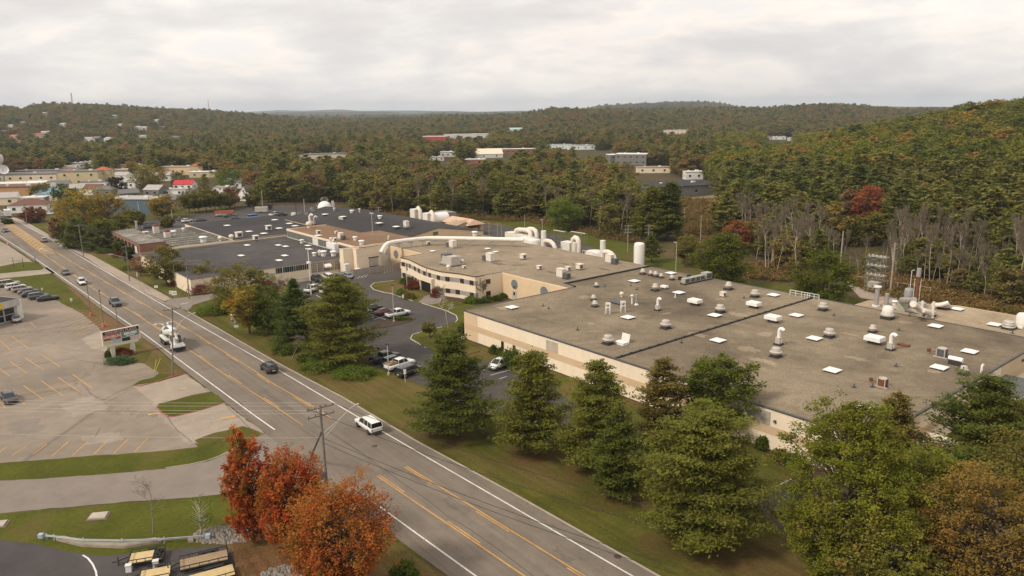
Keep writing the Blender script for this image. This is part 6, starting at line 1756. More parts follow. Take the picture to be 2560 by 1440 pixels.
def mk_box():
    t=thing('box_vent','x','box vent')
    MB().box((0,0,0),(1.0,1.0,0.2)).build('curb',M_CURBD,t)
    MB().box((0,0,0.2),(1.1,1.1,0.9)).box((0,0,1.1),(1.4,1.3,0.1)).build('housing',M_DUCT,t)
    MB().box((0.56,0,0.35),(0.05,0.7,0.6)).build('louvre',M_GREYBOX,t); return t
def mk_hvac():
    t=thing('air_handler','x','air handler')
    MB().box((0,0,0),(2.4,1.6,0.5)).build('stand',M_GALV,t)
    b=MB().box((0,0,0.5),(2.2,1.5,2.0)).box((0,0,2.5),(2.4,1.7,0.08)); b.build('cabinet',M_DUCT,t)
    p=MB()
    for k in range(3): p.box((-0.7+0.7*k,-0.77,0.9),(0.5,0.05,1.2))
    p.build('access_panel',M_WHT,t)
    MB().box((-2.1,-0.1,0.3),(1.4,1.4,1.3)).build('condenser',M_GREYBOX,t)
    MB().tube([(-1.4,0,1.4),(-1.1,0,1.5)],0.3).build('duct',M_GREYBOX,t); return t
def mk_goose():
    t=thing('gooseneck_vent','x','gooseneck vent')
    MB().box((0,0,0),(1.1,1.1,0.25)).build('curb',M_CURBD,t)
    MB().box((0,0,0.25),(0.75,0.7,0.9)).box((0.5,0,0.4),(0.25,0.3,0.5)).build('blower',M_GALVW,t)
    pts=[(0,0,1.1),(0,0,2.1)]+[(0.38 -0.38*math.cos(a),0,2.1+0.42*math.sin(a)) for a in [0.5,1.0,1.57,2.1,2.6]]
    MB().tube(pts,0.27,12).build('pipe',M_DOME,t); return t
def mk_round():
    t=thing('round_vent','x','roof vent')
    MB().cyl((0,0,0),0.7,1.1,18).build('drum',M_WHT,t)
    MB().lathe((0,0,1.1),[(0.7,0),(0.98,0.05),(1.0,0.28),(0.85,0.42),(0,0.5)],20).build('cap',M_DOME,t); return t
def mk_globe():
    t=thing('globe_vent','x','roof vent')
    MB().cyl((0,0,0),0.35,0.6,14).build('neck',M_DUCT,t)
    MB().lathe((0,0,0.5),[(0.35,0),(0.6,0.2),(0.7,0.5),(0.6,0.85),(0.3,1.05),(0,1.1)],16).build('globe',M_DUCT,t); return t
def mk_cond():
    t=thing('condenser_unit','x','condenser')
    MB().box((0,-0.6,0),(1.9,0.14,0.14)).box((0,0.6,0),(1.9,0.14,0.14)).build('rail',M_GALVW,t)
    MB().box((0,0,0.14),(1.1,1.1,1.1)).build('coil',M_GREYBOX,t)
    c=MB().lathe((0,0,1.24),[(0.62,0),(0.62,0.14),(0.42,0.16),(0.40,0.05)],18)
    for x in (-.55,.55):
        for y in (-.55,.55): c.box((x,y,0.14),(0.12,0.12,1.15))
    c.build('housing',M_GALVW,t)
    MB().box((-1.9,0.2,0.3),(0.4,0.4,0.5)).tube([(-1.7,.2,.5),(-.5,.1,.5)],.05,6).build('control_box',M_RUST,t); return t
def mk_mini():
    t=thing('mini_split_unit','x','heat pump')
    s=MB()
    for x in (-.45,.45):
        s.box((x,-.35,0),(.08,.08,.8)).box((x,.35,0),(.08,.08,.8))
    s.build('stand',M_WHT,t)
    MB().box((0,0,.8),(1.0,.4,1.5)).build('cabinet',M_WHT,t)
    f=MB()
    for z in (1.15,1.85): f.lathe((0,-.21,z),[(.3,0),(.3,-.04),(.06,-.05)],14,axis='y')
    f.build('fan_grille',M_GALV,t); return t
FK={'sky': (mk_skylight,'white square skylight','white domed skylights'),'fan': (mk_fan,'pale mushroom roof fan','mushroom fans'),'sfan': (mk_smallfan,'small metal roof fan','small roof fans'),
      'hood': (mk_hood,'big white hooded vent box','hooded vents'),'box': (mk_box,'small cream box vent','box vents'),'hvac': (mk_hvac,'white air handler with a dark condenser','air handlers'),
      'goose': (mk_goose,'white gooseneck vent','gooseneck vents'),'round': (mk_round,'white round capped vent','round vents'),'globe': (mk_globe,'cream globe vent','globe vents')}
def eq(k,px,py,s=1.0,rot=None,label=None,z=None):
    fn,base,gp=FK[k]
    return place(k,fn,RP(px,py,z),ROTA if rot is None else rot,label or where(px,py,base),s,gp)
for x,y in [(1280,771),(1586,705),(1677,685),(1697,734),(1570,796),(1934,740),(1787,791),(1991,791),(1795,854),(2036,849),(2081,929),(2348,922),(2424,882),(2339,818)]: eq('sky',x,y,1.12)
for x,y in [(2393,775),(2486,814)]: eq('sky',x,y,1.1)
eq('sky',2147,1024,1.25,label='scuffed peeling white skylight behind the oak top at the near roof corner')
for x,y in [(1219,623),(1239,631),(1082,629)]: eq('sky',x,y,0.8)
for x,y in [(696,614),(698,652),(773,624),(770,615),(714,617),(618,614),(603,640),(712,640)]: eq('sky',x,y,(1.3,0.8,0.7))
for x,y in [(623,580),(660,585),(687,551),(724,560),(738,566),(568,565),(813,537),(857,543),(948,559),(991,568),(796,590),(698,650 -78)]: eq('sky',x,y,(1.15,1.1,0.9))
for x,y in [(1520,860),(1664,821),(1800,781),(1887,743),(2057,776),(2073,843),(1939,892)]: eq('fan',x,y)
for x,y,s in [(1484,751,1.1),(1487,767,1.2),(1491,718,1.0),(1607,686,1.3),(1627,689,1.1),(1639,692,1.25),(1653,695,1.0),(1680,700,1.1),(1638,727,1.5),(2181,831,1.25),(2408,936,1.25),(1821,724,1.6)]: eq('sfan',x,y,s)
for x,y,s in [(1737,762,1),(1884,769,1),(1932,805,1.05),(2185,859,1.1),(1661,722,0.62)]: eq('hood',x,y,s,ROTA)
for x,y,s in [(1308,648,1.2),(1348,674,.9),(1420,677,.9),(1449,674,1.25),(1071,612,.8),(1160,671,.6),(1807,742,0.9),(672,576,1.5),(365,591,1.4),(640,601,1.4),(598,595,1.7),(837,604,1.0),(796,585,1.0),(841,585,.8)]: eq('box',x,y,s)
for x,y,s,r in [(1132,620,.9,0.0),(1226,655,.95,0.0),(1403,695,.9,PI),(1524,658,.9,PI),(852,598,.8,PI),(1016,568,.8,0)]: eq('hvac',x,y,s,ROTA+r)
eq('goose',1644,776,1.0,label='short steel gooseneck vent behind a white skylight, middle of the roof')
eq('goose',1946,862,1.15,label='tall white gooseneck pipe above the lower middle fan')
eq('goose',2225,875,1.1,label='gooseneck vent with a rusty bracket beside the big white hood')
eq('goose',971,602,.6); eq('goose',948,611,.6); eq('goose',799,642 -2,.7)
for x,y,s in [(2236,764,.7),(904,612,.9),(888,601,.8),(809,640,1.05),(834,640,1.0),(755,608,.8),(786,640,.7),(1187,590,1.0),(950,548,.9),(880,534,.9),(509,606,1.3),(433,590,1.2),(1122,612,.6)]: eq('round',x,y,s)
for x,y,s in [(1147,651,.8),(1156,660,.8),(1121,674,.8),(551,603,1.1),(579,600,1.2),(799,608+28,.8),(320,581,.8),(459,579,.9),(772,570,1.4),(1554,742,.7)]: eq('globe',x,y,s)
place('cond',mk_cond,RP(2354,892),ROTA,'grey box condenser with white rails on the right part of the gravel roof',1.1)
t=place('cond',mk_cond,RP(2206,966),ROTA,'rusty rooftop condenser on wooden rails near the front of the gravel roof',0.95)
for c in kids(t):
    if c.name.startswith('coil'):
        c.material_slots[0].link='OBJECT'; c.material_slots[0].material=M_RUST
place('mini',mk_mini,RP(1520,785),ROTA+0.4,'left one of two white mini split units standing on legs',1.0,'mini split units')
place('mini',mk_mini,RP(1557,781),ROTA+0.9,'right one of two white mini split units standing on legs',1.0,'mini split units')
def simple(name,label,cat,px,py,parts,z=None,rot=None,scale=1.0):
    t=thing(name,label,cat,RP(px,py,z),ROTA if rot is None else rot); t.scale=(scale,)*3
    for nm,mb,m in parts: mb.build(nm,m,t)
    return t
simple('roof_hatch','dark flat raised hatch behind the mini split units','roof hatch',1544,758,[('curb',MB().box((0,0,0),(2.6,1.9,.25)),M_CURBD),('lid',MB().box((0,0,.25),(2.7,2.0,.1)),M_GREYBOX)])
simple('roof_hatch','rusty flat raised hatch right of the gooseneck with the rusty bracket','roof hatch',2259,864,[('curb',MB().box((0,0,0),(1.8,1.0,.2)),M_RUST),('lid',MB().box((0,0,.2),(1.9,1.1,.08)),M_RUST)])
simple('roof_hatch','open white hatch lid leaning beside a white skylight','roof hatch',1562,856,[('lid',MB().add([(-.9,0,0),(.9,0,0),(.9,.35,1.5),(-.9,.35,1.5),(-.9,.1,0),(.9,.1,0),(.9,.45,1.5),(-.9,.45,1.5)],[(0,1,2,3),(7,6,5,4),(3,2,6,7),(0,3,7,4),(1,5,6,2)]),M_WHT),('frame',MB().box((.3,-1.2,0),(1.9,1.2,.35)).box((.3,-1.2,.35),(2.0,1.3,.12)),M_DOME)])
simple('exhaust_pipe','slim white capped pipe right of the dark flat hatch','vent pipe',1580,760,[('pipe',MB().cyl((0,0,0),.2,1.7),M_WHT),('cap',MB().lathe((0,0,1.65),[(.2,0),(.5,.08),(.15,.35),(0,.4)]),M_WHT)])
simple('exhaust_pipe','slim grey pipe beside the white capped one','vent pipe',1591,762,[('pipe',MB().cyl((0,0,0),.2,2.2),M_GALV),('base',MB().lathe((0,0,0),[(.45,0),(.3,.3)]),M_WHT)])
simple('exhaust_pipe','small white bent pipe near the right edge of the hall roof','vent pipe',2453,932,[('pipe',MB().tube([(0,0,0),(0,0,1.1),(.15,.1,1.4)],.17),M_DOME)])
simple('exhaust_pipe','thin pale pipe at the corner of a white skylight, upper middle','vent pipe',1688,744,[('pipe',MB().cyl((0,0,0),.12,1.1),M_WHT),('base',MB().cyl((0,0,0),.3,.12),M_GALVW)])
simple('louvre_box','white curved louvre box behind a white skylight, right side','vent',2388,912,[('curb',MB().box((0,0,0),(1.9,.8,.8)),M_CURBD),('cover',MB().tube([(-1,0,.9),(1,0,.9)],.42,12),M_DOME)])
t=simple('big_air_handler','largest grey rooftop air handler above the wavy office front','air handler',1126,662,[('stand',MB().box((0,0,.2),(5.6,3.6,.35)),M_GALV),('cabinet',MB().box((0.3,0,.55),(4.2,2.8,1.9),0,0,0.96),M_GALVW),('intake_hood',MB().box((-1.5,0,2.5),(2.0,2.4,.25)).box((-2.3,0,1.6),(.6,2.2,.9)),M_GREYBOX)])
s=MB()
for x in (-2.6,2.6):
    for y in (-1.6,1.6): s.box((x,y,0),(.15,.15,.2))
s.build('leg',M_GALV,t)['kind']='stuff'
# row of condensers along the back edge
rb,re_=RP(1706,712),RP(1775,697); d_=re_ -rb; ang=math.atan2(d_.y,d_.x)
t=thing('equipment_rail','long black support rail under the row of rooftop condensers','support rail',rb,ang)
MB().box((d_.length/2,-.6,.05),(d_.length,.2,.25)).build('rail',M_BLK,t); MB().box((d_.length/2,.6,.05),(d_.length,.2,.25)).build('rail',M_BLK,t)
for k in range(7): pass
def mk_cu():
    t=thing('rooftop_condenser','x','condenser')
    MB().box((0,0,0),(1.6,1.2,1.1)).build('cabinet',M('green_grey_unit',(0.36,0.36,0.30),.6,.1),t)
    MB().box((0,-.62,.15),(1.2,.06,.8)).build('grille',M_GREYBOX,t); return t
for i,f in enumerate((0.1,0.3,0.48,0.64,0.86)):
    p=rb+d_*f; place('cu',mk_cu,(p.x,p.y,H1+.3),ang,'%s unit from the left in the condenser row on the black rail' % ('first','second','third','fourth','last')[i],1.0+.35*(i== 4),'condensers on the black rail')
for x,y in ((1700,700),(1722,695)): simple('junction_box',where(x,y,'small black junction box'),'junction box',x,y,[('box',MB().box((0,0,0),(.7,.7,.8)),M_BLK),('post',MB().box((.7,0,0),(.8,.1,.3)),M_BLK)])
for i,(x,y,l) in enumerate([(1996,741,4.0),(2029,747,3.2)]):
    t=thing('safety_rail','white safety railing at the back roof edge, %s one' % ('left','right')[i],'railing',RP(x,y),ROTA)
    s=MB()
    for k in range(4): s.box((-l/2+l*k/3,0,0),(.1,.1,1.1))
    s.build('post',M_WHT,t)['kind']='stuff'
    MB().box((0,0,1.05),(l,.1,.1)).build('top_rail',M_WHT,t); MB().box((0,0,.55),(l,.1,.08)).build('mid_rail',M_WHT,t)
# small stub vents scattered over the gravel
for x,y in [(1372,772),(1444,825),(1358,765),(1592,724),(1512,716),(1860,746),(2085,789),(2181,967),(2135,968),(2247,826),(2240,916),(1704,857),(2531,833),(2274,790),(1577,714)]:
    simple('stub_vent',where(x,y,'tiny dark stub vent pipe'),'vent pipe',x,y,[('pipe',MB().cyl((0,0,0),.09,.55,8),M_GREYBOX),('flashing',MB().lathe((0,0,0),[(.4,0),(.12,.12)],8),M_CURBD)])
# ---- right rear machinery
simple('exhaust_stack','grey capped stack leftmost in the machinery on the tan annex','stack',2190,766,[('tube',MB().cyl((0,0,0),.45,4.0),M_GALV),('cap',MB().cyl((0,0,4.0),.75,.25),M_WHT),('base',MB().cyl((0,0,0),.75,.3),M_WHT)],z=5.3)
simple('exhaust_stack','plain grey stack second from the left on the tan annex','stack',2215,765,[('tube',MB().cyl((0,0,0),.45,2.6),M_GALV),('base',MB().cyl((0,0,0),.65,.2),M_WHT)],z=5.3)
simple('dome_fan','big white domed fan with a round opening at the annex edge','roof fan',2218,797,[('curb',MB().box((0,0,0),(1.9,1.9,.5)),M_CURBD),('skirt',MB().lathe((0,0,.5),[(.9,0),(1.25,.15),(1.25,.5),(1.05,.6)],20),M_GALVW),('dome',MB().lathe((0,0,1.1),[(1.0,0),(1.05,.5),(.95,1.0),(.6,1.4),(0,1.55)],20),M_WHT)])
Z5=5.3
t=thing('dust_collector','bent fat grey duct and cylinder at the foot of the rusty stack','ductwork',P(2262,772,Z5),0)
def rel(px,py,z): q=P(px,py,z); o=t.location; return (q.x -o.x,q.y -o.y,q.z -o.z)
MB().tube([rel(2253,768,Z5+.3),rel(2252,756,Z5+1.2),rel(2255,750,Z5+2.6),rel(2262,752,Z5+3.6),rel(2274,752,Z5+4.2),rel(2285,750,Z5+4.8)],.58,14).build('fat_duct',M_GALV,t)
MB().lathe(rel(2268,769,Z5),[(.5,.3),(.85,1.0),(.85,3.6),(.7,4.0),(.2,4.1)],18).build('cylinder',M('grey_cylinder',(0.30,0.29,0.28),.5,.1),t)
MB().tube([rel(2283,760,Z5+4.6),rel(2290,764,Z5+3.0),rel(2300,774,Z5+2.2),rel(2308,778,Z5+2.2)],.6,12).build('elbow',M_DUCT,t)
MB().tube([rel(2308,776,Z5+2.6),rel(2320,780,Z5+2.2),rel(2326,788,Z5+1.2),rel(2318,794,Z5+.6)],.5,12).build('elbow',M_DUCT,t)
MB().box(rel(2282,778,Z5+.1),(8.5,1.8,.25),ROTA).build('skid',M_GALVW,t)
MB().box(rel(2255,776,Z5),(1.6,1.4,1.6),ROTA).build('blower',M('pale_green_blower',(0.38,0.38,0.30)),t)
MB().cyl(rel(2303,776,Z5+.2),.8,1.6).build('blower_drum',M_GALV,t)
t=thing('rust_stack','tall rust red exhaust stack with a grey top above the annex','stack',P(2287,774,Z5),0)
hh_=htop(t.location,2289,670)
MB().cyl((0,0,0),.28,hh_ -1.6,14).build('stack',M_RUST,t); MB().cyl((0,0,hh_ -1.7),.42,1.7,14).build('top_can',M('grey_can',(0.34,0.31,0.30)),t)
MB().tube([(-.6,0,.5),(-.62,0,hh_ -2)],.05,5).tube([(.6,0,.5),(.62,0,hh_ -2)],.05,5).build('ladder',M_DUCT,t)
simple('thin_lamp_pole','thin white hooked pole left of the rusty stack','pole',2270,768,[('pole',MB().tube([(0,0,0),(0,0,7.6),(.5,0,7.8)],.07,6),M_WHT),('base',MB().cyl((0,0,0),.2,.2),M_GALV)],z=Z5)
for x,y,l in ((2322,790,'louvred rooftop box with a white ribbed hood at the annex edge'),(2359,772,'louvred rooftop box with a slanted white duct, rear of the annex')):
    simple('louvred_unit',l,'vent',x,y,[('base',MB().box((0,0,0),(2.0,1.8,.5)),M_CURBD),('louvre',MB().lathe((0,0,.5),[(1.2,0),(1.2,.15),(.9,.2),(1.2,.35),(1.1,.55),(.7,.7),(0,.75)],16),M_GALVW)],z=Z5)
simple('slant_duct','slanted white duct running down to the rear louvred box','duct',2350,776,[('duct',MB().tube([(-1.6,0,.8),(0,.3,1.1),(1.2,.6,1.7)],.45,10),M_WHT),('foot',MB().box((-1.6,0,0),(.8,.8,.6)),M_GALVW)],z=Z5)
simple('louvred_unit','stacked louvre vent at the right end of the annex','vent',2521,822,[('base',MB().box((0,0,0),(1.9,1.9,.4)),M_CURBD),('louvre',MB().lathe((0,0,.4),[(1.1,0),(1.1,.2),(.8,.25),(1.1,.45),(1.1,.6),(.8,.65),(1.0,.9),(.8,1.1),(0,1.15)],16),M_GALVW)],z=Z5)
simple('roof_tank','big white round tank cut by the right edge of the photo','tank',2556,818,[('drum',MB().lathe((0,0,.2),[(1.15,0),(1.2,.2),(1.2,2.0),(.9,2.4),(.3,2.5)],20),M_WHT),('pipe',MB().tube([(-1.8,-.6,.3),(-.5,-1.7,.3),(.6,-1.9,.3)],.3,10),M_WHT)],z=Z5)
for x,y in ((2302,795),(2330,797)):
    simple('pale_post',where(x,y,'pale flat standing post'),'post',x,y,[('post',MB().box((0,0,0),(.45,.2,3.4)),M_DUCT),('foot',MB().box((0,0,0),(.8,.6,.12)),M_CURBD)],z=Z5)
# ---- long white duct on posts over the office block
t=thing('roof_duct','very long white pipe running over the office block roof to the scrubbers','duct',P(1009,600,8.5),0)
def rl(px,py,z): q=P(px,py,z); o=t.location; return Vector((q.x -o.x,q.y -o.y,q.z -o.z))
pth=[(952,632,6.2),(956,625,6.9),(962,615,7.8),(970,608,8.3),(984,605,8.4),(1009,601.5,8.4),(1045,597.5,8.4),(1068,595.5,8.4),(1100,595.5,8.4),(1150,596,8.4),(1200,597,8.4),(1250,598,8.4),(1310,599.5,8.4)]
pts=[rl(*q) for q in pth]
MB().tube(pts,.60,14).build('pipe',M('white_duct',(0.82,0.77,0.69),.5,.08),t)
s=MB()
for a,b in zip(pts[4:],pts[5:]):
    m_=(a+b)/2; s.box((m_.x,m_.y,H2 -8.4),(.16,.16,2.2)); s.box((m_.x,m_.y,H2 -8.4+1.3),(1.5,1.5,.12),ROTA)
s.build('post',M_GALV,t)['kind']='stuff'
MB().tube([rl(965,632,5.0),rl(967,622,6.6),rl(972,612,7.6)],.55,12).build('branch_pipe',M_DUCT,t)
# ---- scrubbers behind the office block (on the ground at b ~ 168)
def ground_thing(name,label,cat,px,py,z=0.0): return thing(name,label,cat,P(px,py,z),ROTA)
t=ground_thing('scrubber','group of white tanks and boxes with two arched pipes behind the duct end','scrubber',1310,622)
d=(t.location -Vector((0,0,CAMH))).length/FPX
def bx(nm,x,z,w,h,dep,m=M_DUCT): MB().box((x,0,z),(w,dep,h)).build(nm,m,t)
def local(px,py,dy=0.0):
    """pixel -> local x,z on the upright plane through the thing, parallel to a"""
    o=t.location; n=UB
    dr=Vector(ray(px,py)); base=Vector((0,0,CAMH)); k=(Vector((o.x,o.y,0)).dot(n)+dy)/dr.dot(n)
    q=base+dr*k; r=q -Vector((o.x,o.y,0)); return (r.dot(UA),dy,q.z)
def ltube(nm,pts,r,m=M_DUCT,dy=0.0,n=12): MB().tube([local(x,y,dy) for x,y in pts],r,n).build(nm,m,t)
def lbox(nm,x0,x1,y0,y1,dep,m=M_DUCT,dy=0.0):
    a=local(x0,y1,dy); b=local(x1,y0,dy); MB().box(((a[0]+b[0])/2,dy,min(a[2],b[2])),(abs(b[0] -a[0]),dep,abs(b[2] -a[2]))).build(nm,m,t)
lbox('housing',1271,1290,582,602,3); lbox('housing',1290,1325,590,606,3,M_WHT)
ltube('arched_pipe',[(1288,592),(1288,582),(1291,576),(1297,574),(1315,575),(1322,577),(1326,583),(1326,600)],.75)
ltube('arched_pipe',[(1315,580),(1318,574),(1324,572),(1333,573),(1339,577),(1341,584),(1341,602)],.72,dy=2)
t2=t; mb=MB(); a=local(1325,612); mb.lathe((a[0],-1,0),[(2.8,0),(2.8,a[2]+2.2),(2.6,a[2]+2.6),(0,a[2]+2.9)],24); mb.build('tank',M_WHT,t)
a=local(1344,614); MB().lathe((a[0],-1.5,0),[(2.2,0),(2.2,a[2]+1.9),(2.0,a[2]+2.3),(0,a[2]+2.5)],24).build('tank',M_WHT,t)
ltube('exhaust_stack',[(1359,618),(1359,577)],.85,M_WHT,dy=-2)
ltube('curved_duct',[(1360,604),(1368,602),(1376,604),(1383,610),(1387,618),(1388,625)],.7,dy=-2)
t=ground_thing('scrubber','white box scrubber with one tall arched pipe, second group from the left','scrubber',1425,632)
lbox('housing',1410,1432,606,632,3,M_WHT); lbox('platform',1403,1411,622,626,3,M_GALVW)
ltube('arched_pipe',[(1431,640),(1431,606),(1433,598),(1438,594),(1443,596),(1446,603),(1446,640)],.8)
ltube('inner_pipe',[(1436,640),(1437,606)],.75,M_WHT,dy=-1)
t=ground_thing('scrubber','white tank with railing platform and slim stack, rightmost group','scrubber',1495,650)
a=local(1488,640); MB().lathe((a[0],0,0),[(3.0,0),(3.0,a[2]+1.2),(2.7,a[2]+1.6),(0,a[2]+1.8)],24).build('tank',M_WHT,t)
ltube('exhaust_stack',[(1507,660),(1507,601)],.85,M_WHT,dy=-2)
ltube('curved_duct',[(1510,630),(1520,630),(1528,634),(1534,641),(1537,650),(1537,656)],.75,dy=-2)
s=MB(); a0=local(1474,626); a1=local(1502,628)
for k in range(6): s.box((a0[0]+(a1[0] -a0[0])*k/5,-3,a0[2] -1.0),(.1,.1,1.4))
s.build('rail_post',M_WHT,t)['kind']='stuff'
MB().box(((a0[0]+a1[0])/2,-3,a0[2]+.35),(abs(a1[0] -a0[0]),.1,.12)).build('handrail',M_WHT,t)
MB().box(((a0[0]+a1[0])/2,-2,a0[2] -1.2),(abs(a1[0] -a0[0])+2,3,.15)).build('platform',M_WHT,t)
# tall tank
p=P(1597,672); hh_=htop(p,1597,606); rr_=25.5*(p -Vector((0,0,CAMH))).length/FPX/2
t=thing('storage_tank','tall plain white cylindrical tank standing on the rear lawn','tank',p)
MB().lathe((0,0,0),[(rr_,0),(rr_,hh_ -.7),(rr_*.92,hh_ -.25),(rr_*.6,hh_ -.05),(0,hh_)],28).build('shell',M('tank_white',(0.78,0.75,0.70),.4,.05),t)
MB().tube([(-rr_ -.15,0,0),(-rr_ -.15,0,hh_ -.8)],.06,6).build('ladder',M_GALVW,t)
# horizontal drum and grey box, sheds behind the gabled hall
t=ground_thing('propane_drum','white horizontal drum raised beside a grey box behind the dark gable','tank',1098,578)
MB().lathe((0,0,5.0),[(0,-4.4),(1.5,-4.2),(2.3,-3.4),(2.4,-1),(2.4,3.4)],20,axis='y').build('drum',M_DOME,t)
MB().box((0,0,0),(3,6,3.2)).build('stand',M_GALV,t)
t=ground_thing('grey_container','grey boxy container right of the white horizontal drum','container',1115,570)
MB().box((0,0,2),(8,5,4.6)).build('body',M('container_grey',(0.26,0.24,0.22)),t); MB().box((0,0,0),(7,4,2)).build('base',M_GALV,t)
t=ground_thing('open_shed','open sided shed with a salmon tinted two part roof beyond the gable end','shed',1158,583)
for i in range(4):
    for j in (-1,1): MB().box((-7+i*4.7,j*3.4,0),(.3,.3,4.2)).build('post',M_DUCT,t)
MB().add([(-8.5,-4.4,4.1),(8.5,-4.4,4.1),(7,0,6.0),(-7,0,6.0),(8.5,4.4,4.1),(-8.5,4.4,4.1)],[(0,1,2,3),(3,2,4,5),(1,4,2),(0,3,5)]).build('roof',M('salmon_roof',(0.58,0.39,0.28),.8,.08),t)
MB().box((0,3.0,0),(14,.3,4)).box((0,0,0),(13,4,2.6)).build('wall',M_TANL,t)
t=ground_thing('small_tan_shed','little tan roofed shed in front of the salmon roofed one','shed',1139,590)
MB().box((0,0,0),(7,4.5,4.4)).build('wall',M_TANL,t); MB().add([(-3.8,-2.6,4.4),(3.8,-2.6,4.4),(3.8,2.6,5.6),(-3.8,2.6,5.6),(3.8,2.6,4.4),(-3.8,2.6,4.4)],[(0,1,2,3),(1,4,2),(0,3,5),(3,2,4,5)]).build('roof',M_TANR,t)
t=thing('dome_tank','white half dome tank standing behind the left end of the dark gable roof','tank',P(813,538,0)); w_=17*t.location.length/FPX
MB().lathe((0,0,0),[(w_,0),(w_,3.4)]+[(w_*math.cos(a),3.4+w_*.95*math.sin(a)) for a in (.3,.6,.9,1.2,1.45,1.57)],24).build('shell',M_DOME,t)
MB().box((w_+.6,0,0),(1,1,6.5)).build('ladder',M_GALVW,t)
for i,(x,y) in enumerate(((1040,560),(1072,572))):
    t=ground_thing('white_duct_box','white ductwork box behind the dark gable roof, %s one' % ('left','right')[i],'ductwork',x,y+8)
    MB().box((0,0,2),(3.4,3,5.4)).build('box',M_WHT,t); MB().tube([(1,0,7),(2.2,0,8),(3.4,0,7),(3.6,0,3)],.8,10).build('elbow',M_DUCT,t)
# steam stacks left of the brown roof
for i,(x,y,ty,m_,l) in enumerate(((787,572,541,M_RUST,'rust footed vent with a thin grey pipe beside the steaming elbow'),(776,566,536,M_DUCT,'cream elbow vent that gives off the steam'))):
    t=thing('steam_vent',l,'vent',RP(x,y,5.0)); h_=htop(t.location,x,ty)
    MB().cyl((0,0,0),1.0,h_*.4,14).build('drum',m_,t)
    MB().tube([(0,0,h_*.4),(0,0,h_*.85),(.5,0,h_),(1.1,0,h_*.9)],.5,10).build('elbow',M_DUCT if i else M_GALV,t)
# white box duct with chimney on the low roof
t=thing('box_duct','white L shaped box duct with a tall bent chimney on the dark flat roof','ductwork',RP(832,630,4.2),ROTA)
MB().box((0,0,1.2),(5.4,1.4,1.6)).box((-1.5,1.4,1.0),(1.6,3,1.4)).build('duct',M_DOME,t)
MB().box((2.0,0,0),(1.5,1.5,1.2)).build('base',M_DUCT,t)
h_=htop(P(832,630,4.2),830,596)
MB().tube([(-1.2,0,2.6),(-1.2,0,h_ -.5),(-.8,0,h_ -.1),(-.1,.1,h_)],.42,10).build('chimney',M_DUCT,t)
t=thing('sawtooth_chimney','square cream chimney with rust top on the ribbed roof, left one','chimney',RP(391,584,4.7),ROTA); MB().box((0,0,0),(1.8,1.8,2.6)).build('stack',M_DUCT,t); MB().lathe((0,0,2.6),[(1,0),(1.1,.3),(.6,.7),(0,.8)],12).build('cap',M_RUST,t)
t=thing('sawtooth_chimney','square cream chimney with rust top on the ribbed roof, right one','chimney',RP(419,594,4.7),ROTA); MB().box((0,0,0),(2.2,1.8,2.0)).build('stack',M_DUCT,t); MB().lathe((0,0,2.0),[(1,0),(1.1,.3),(.6,.7),(0,.8)],12).build('cap',M_RUST,t)
t=thing('skylight_rack','white metal frame beside a skylight on the dark gable roof','rack',RP(852,549),ROTA)
MB().box((0,0,0),(3.5,.1,.9)).build('frame',M_GALVW,t)
t=thing('exhaust_pipe','tall galvanised chimney on the far ridge end of the dark gable roof','stack',P(836,528,8.3)); h_=htop(t.location,836,507); MB().cyl((0,0,0),.42,h_,12).build('tube',M_GALV,t); MB().cyl((0,0,h_*.3),.55,.4,12).build('collar',M_WHT,t)
t=thing('exhaust_pipe','thin pipe with a white cap at the back ridge of the dark gable roof','vent pipe',P(899,534,8.0)); MB().cyl((0,0,0),.2,1.6,8).build('tube',M_DUCT,t); MB().cyl((0,0,1.6),.45,.3,8).build('cap',M_DOME,t)
t=thing('exhaust_pipe','lone grey pipe at the back corner of the brick wing roof','vent pipe',P(342,572,5.0)); MB().cyl((0,0,0),.4,2.6,10).build('tube',M_GALVW,t); MB().cyl((0,0,2.6),.55,.2,10).build('cap',M_GALVW,t)
# ================================================================== VEHICLES
M_TYRE=M('tyre',(0.022,0.021,0.02),0.9,0.2,4,kind='Object'); M_RIM=M('alloy',(0.42,0.41,0.40),0.35,0.1,4,metal=0.6,kind='Object')
M_TRIM=M('black_trim',(0.03,0.03,0.032),0.6,0.2,kind='Object'); M_HEAD=M('headlamp',(0.75,0.75,0.72),0.15,0.05,spec=.7); M_TAIL=M('tail_lamp',(0.35,0.02,0.02),0.25,0.1,spec=.6)
M_PLATE=M('licence_plate',(0.7,0.7,0.68),0.5)
PAINT={n: M('paint_'+n,c,0.32,0.05,0.6,metal=mt,spec=.5,coat=.6,kind='Object') for n,c,mt in [
    ('white',(0.76,0.75,0.72),0),('black',(0.022,0.023,0.026),.1),('grey',(0.11,0.115,0.125),.3),('silver',(0.40,0.39,0.375),.5),('tan',(0.40,0.34,0.26),.2),
    ('darkblue',(0.05,0.065,0.10),.3),('blue',(0.14,0.27,0.48),.1),('red',(0.30,0.045,0.035),.1),('maroon',(0.17,0.03,0.03),.2),('lightblue',(0.26,0.31,0.38),.4),('orange',(0.42,0.10,0.05),0),('green',(0.09,0.12,0.11),.3)]}
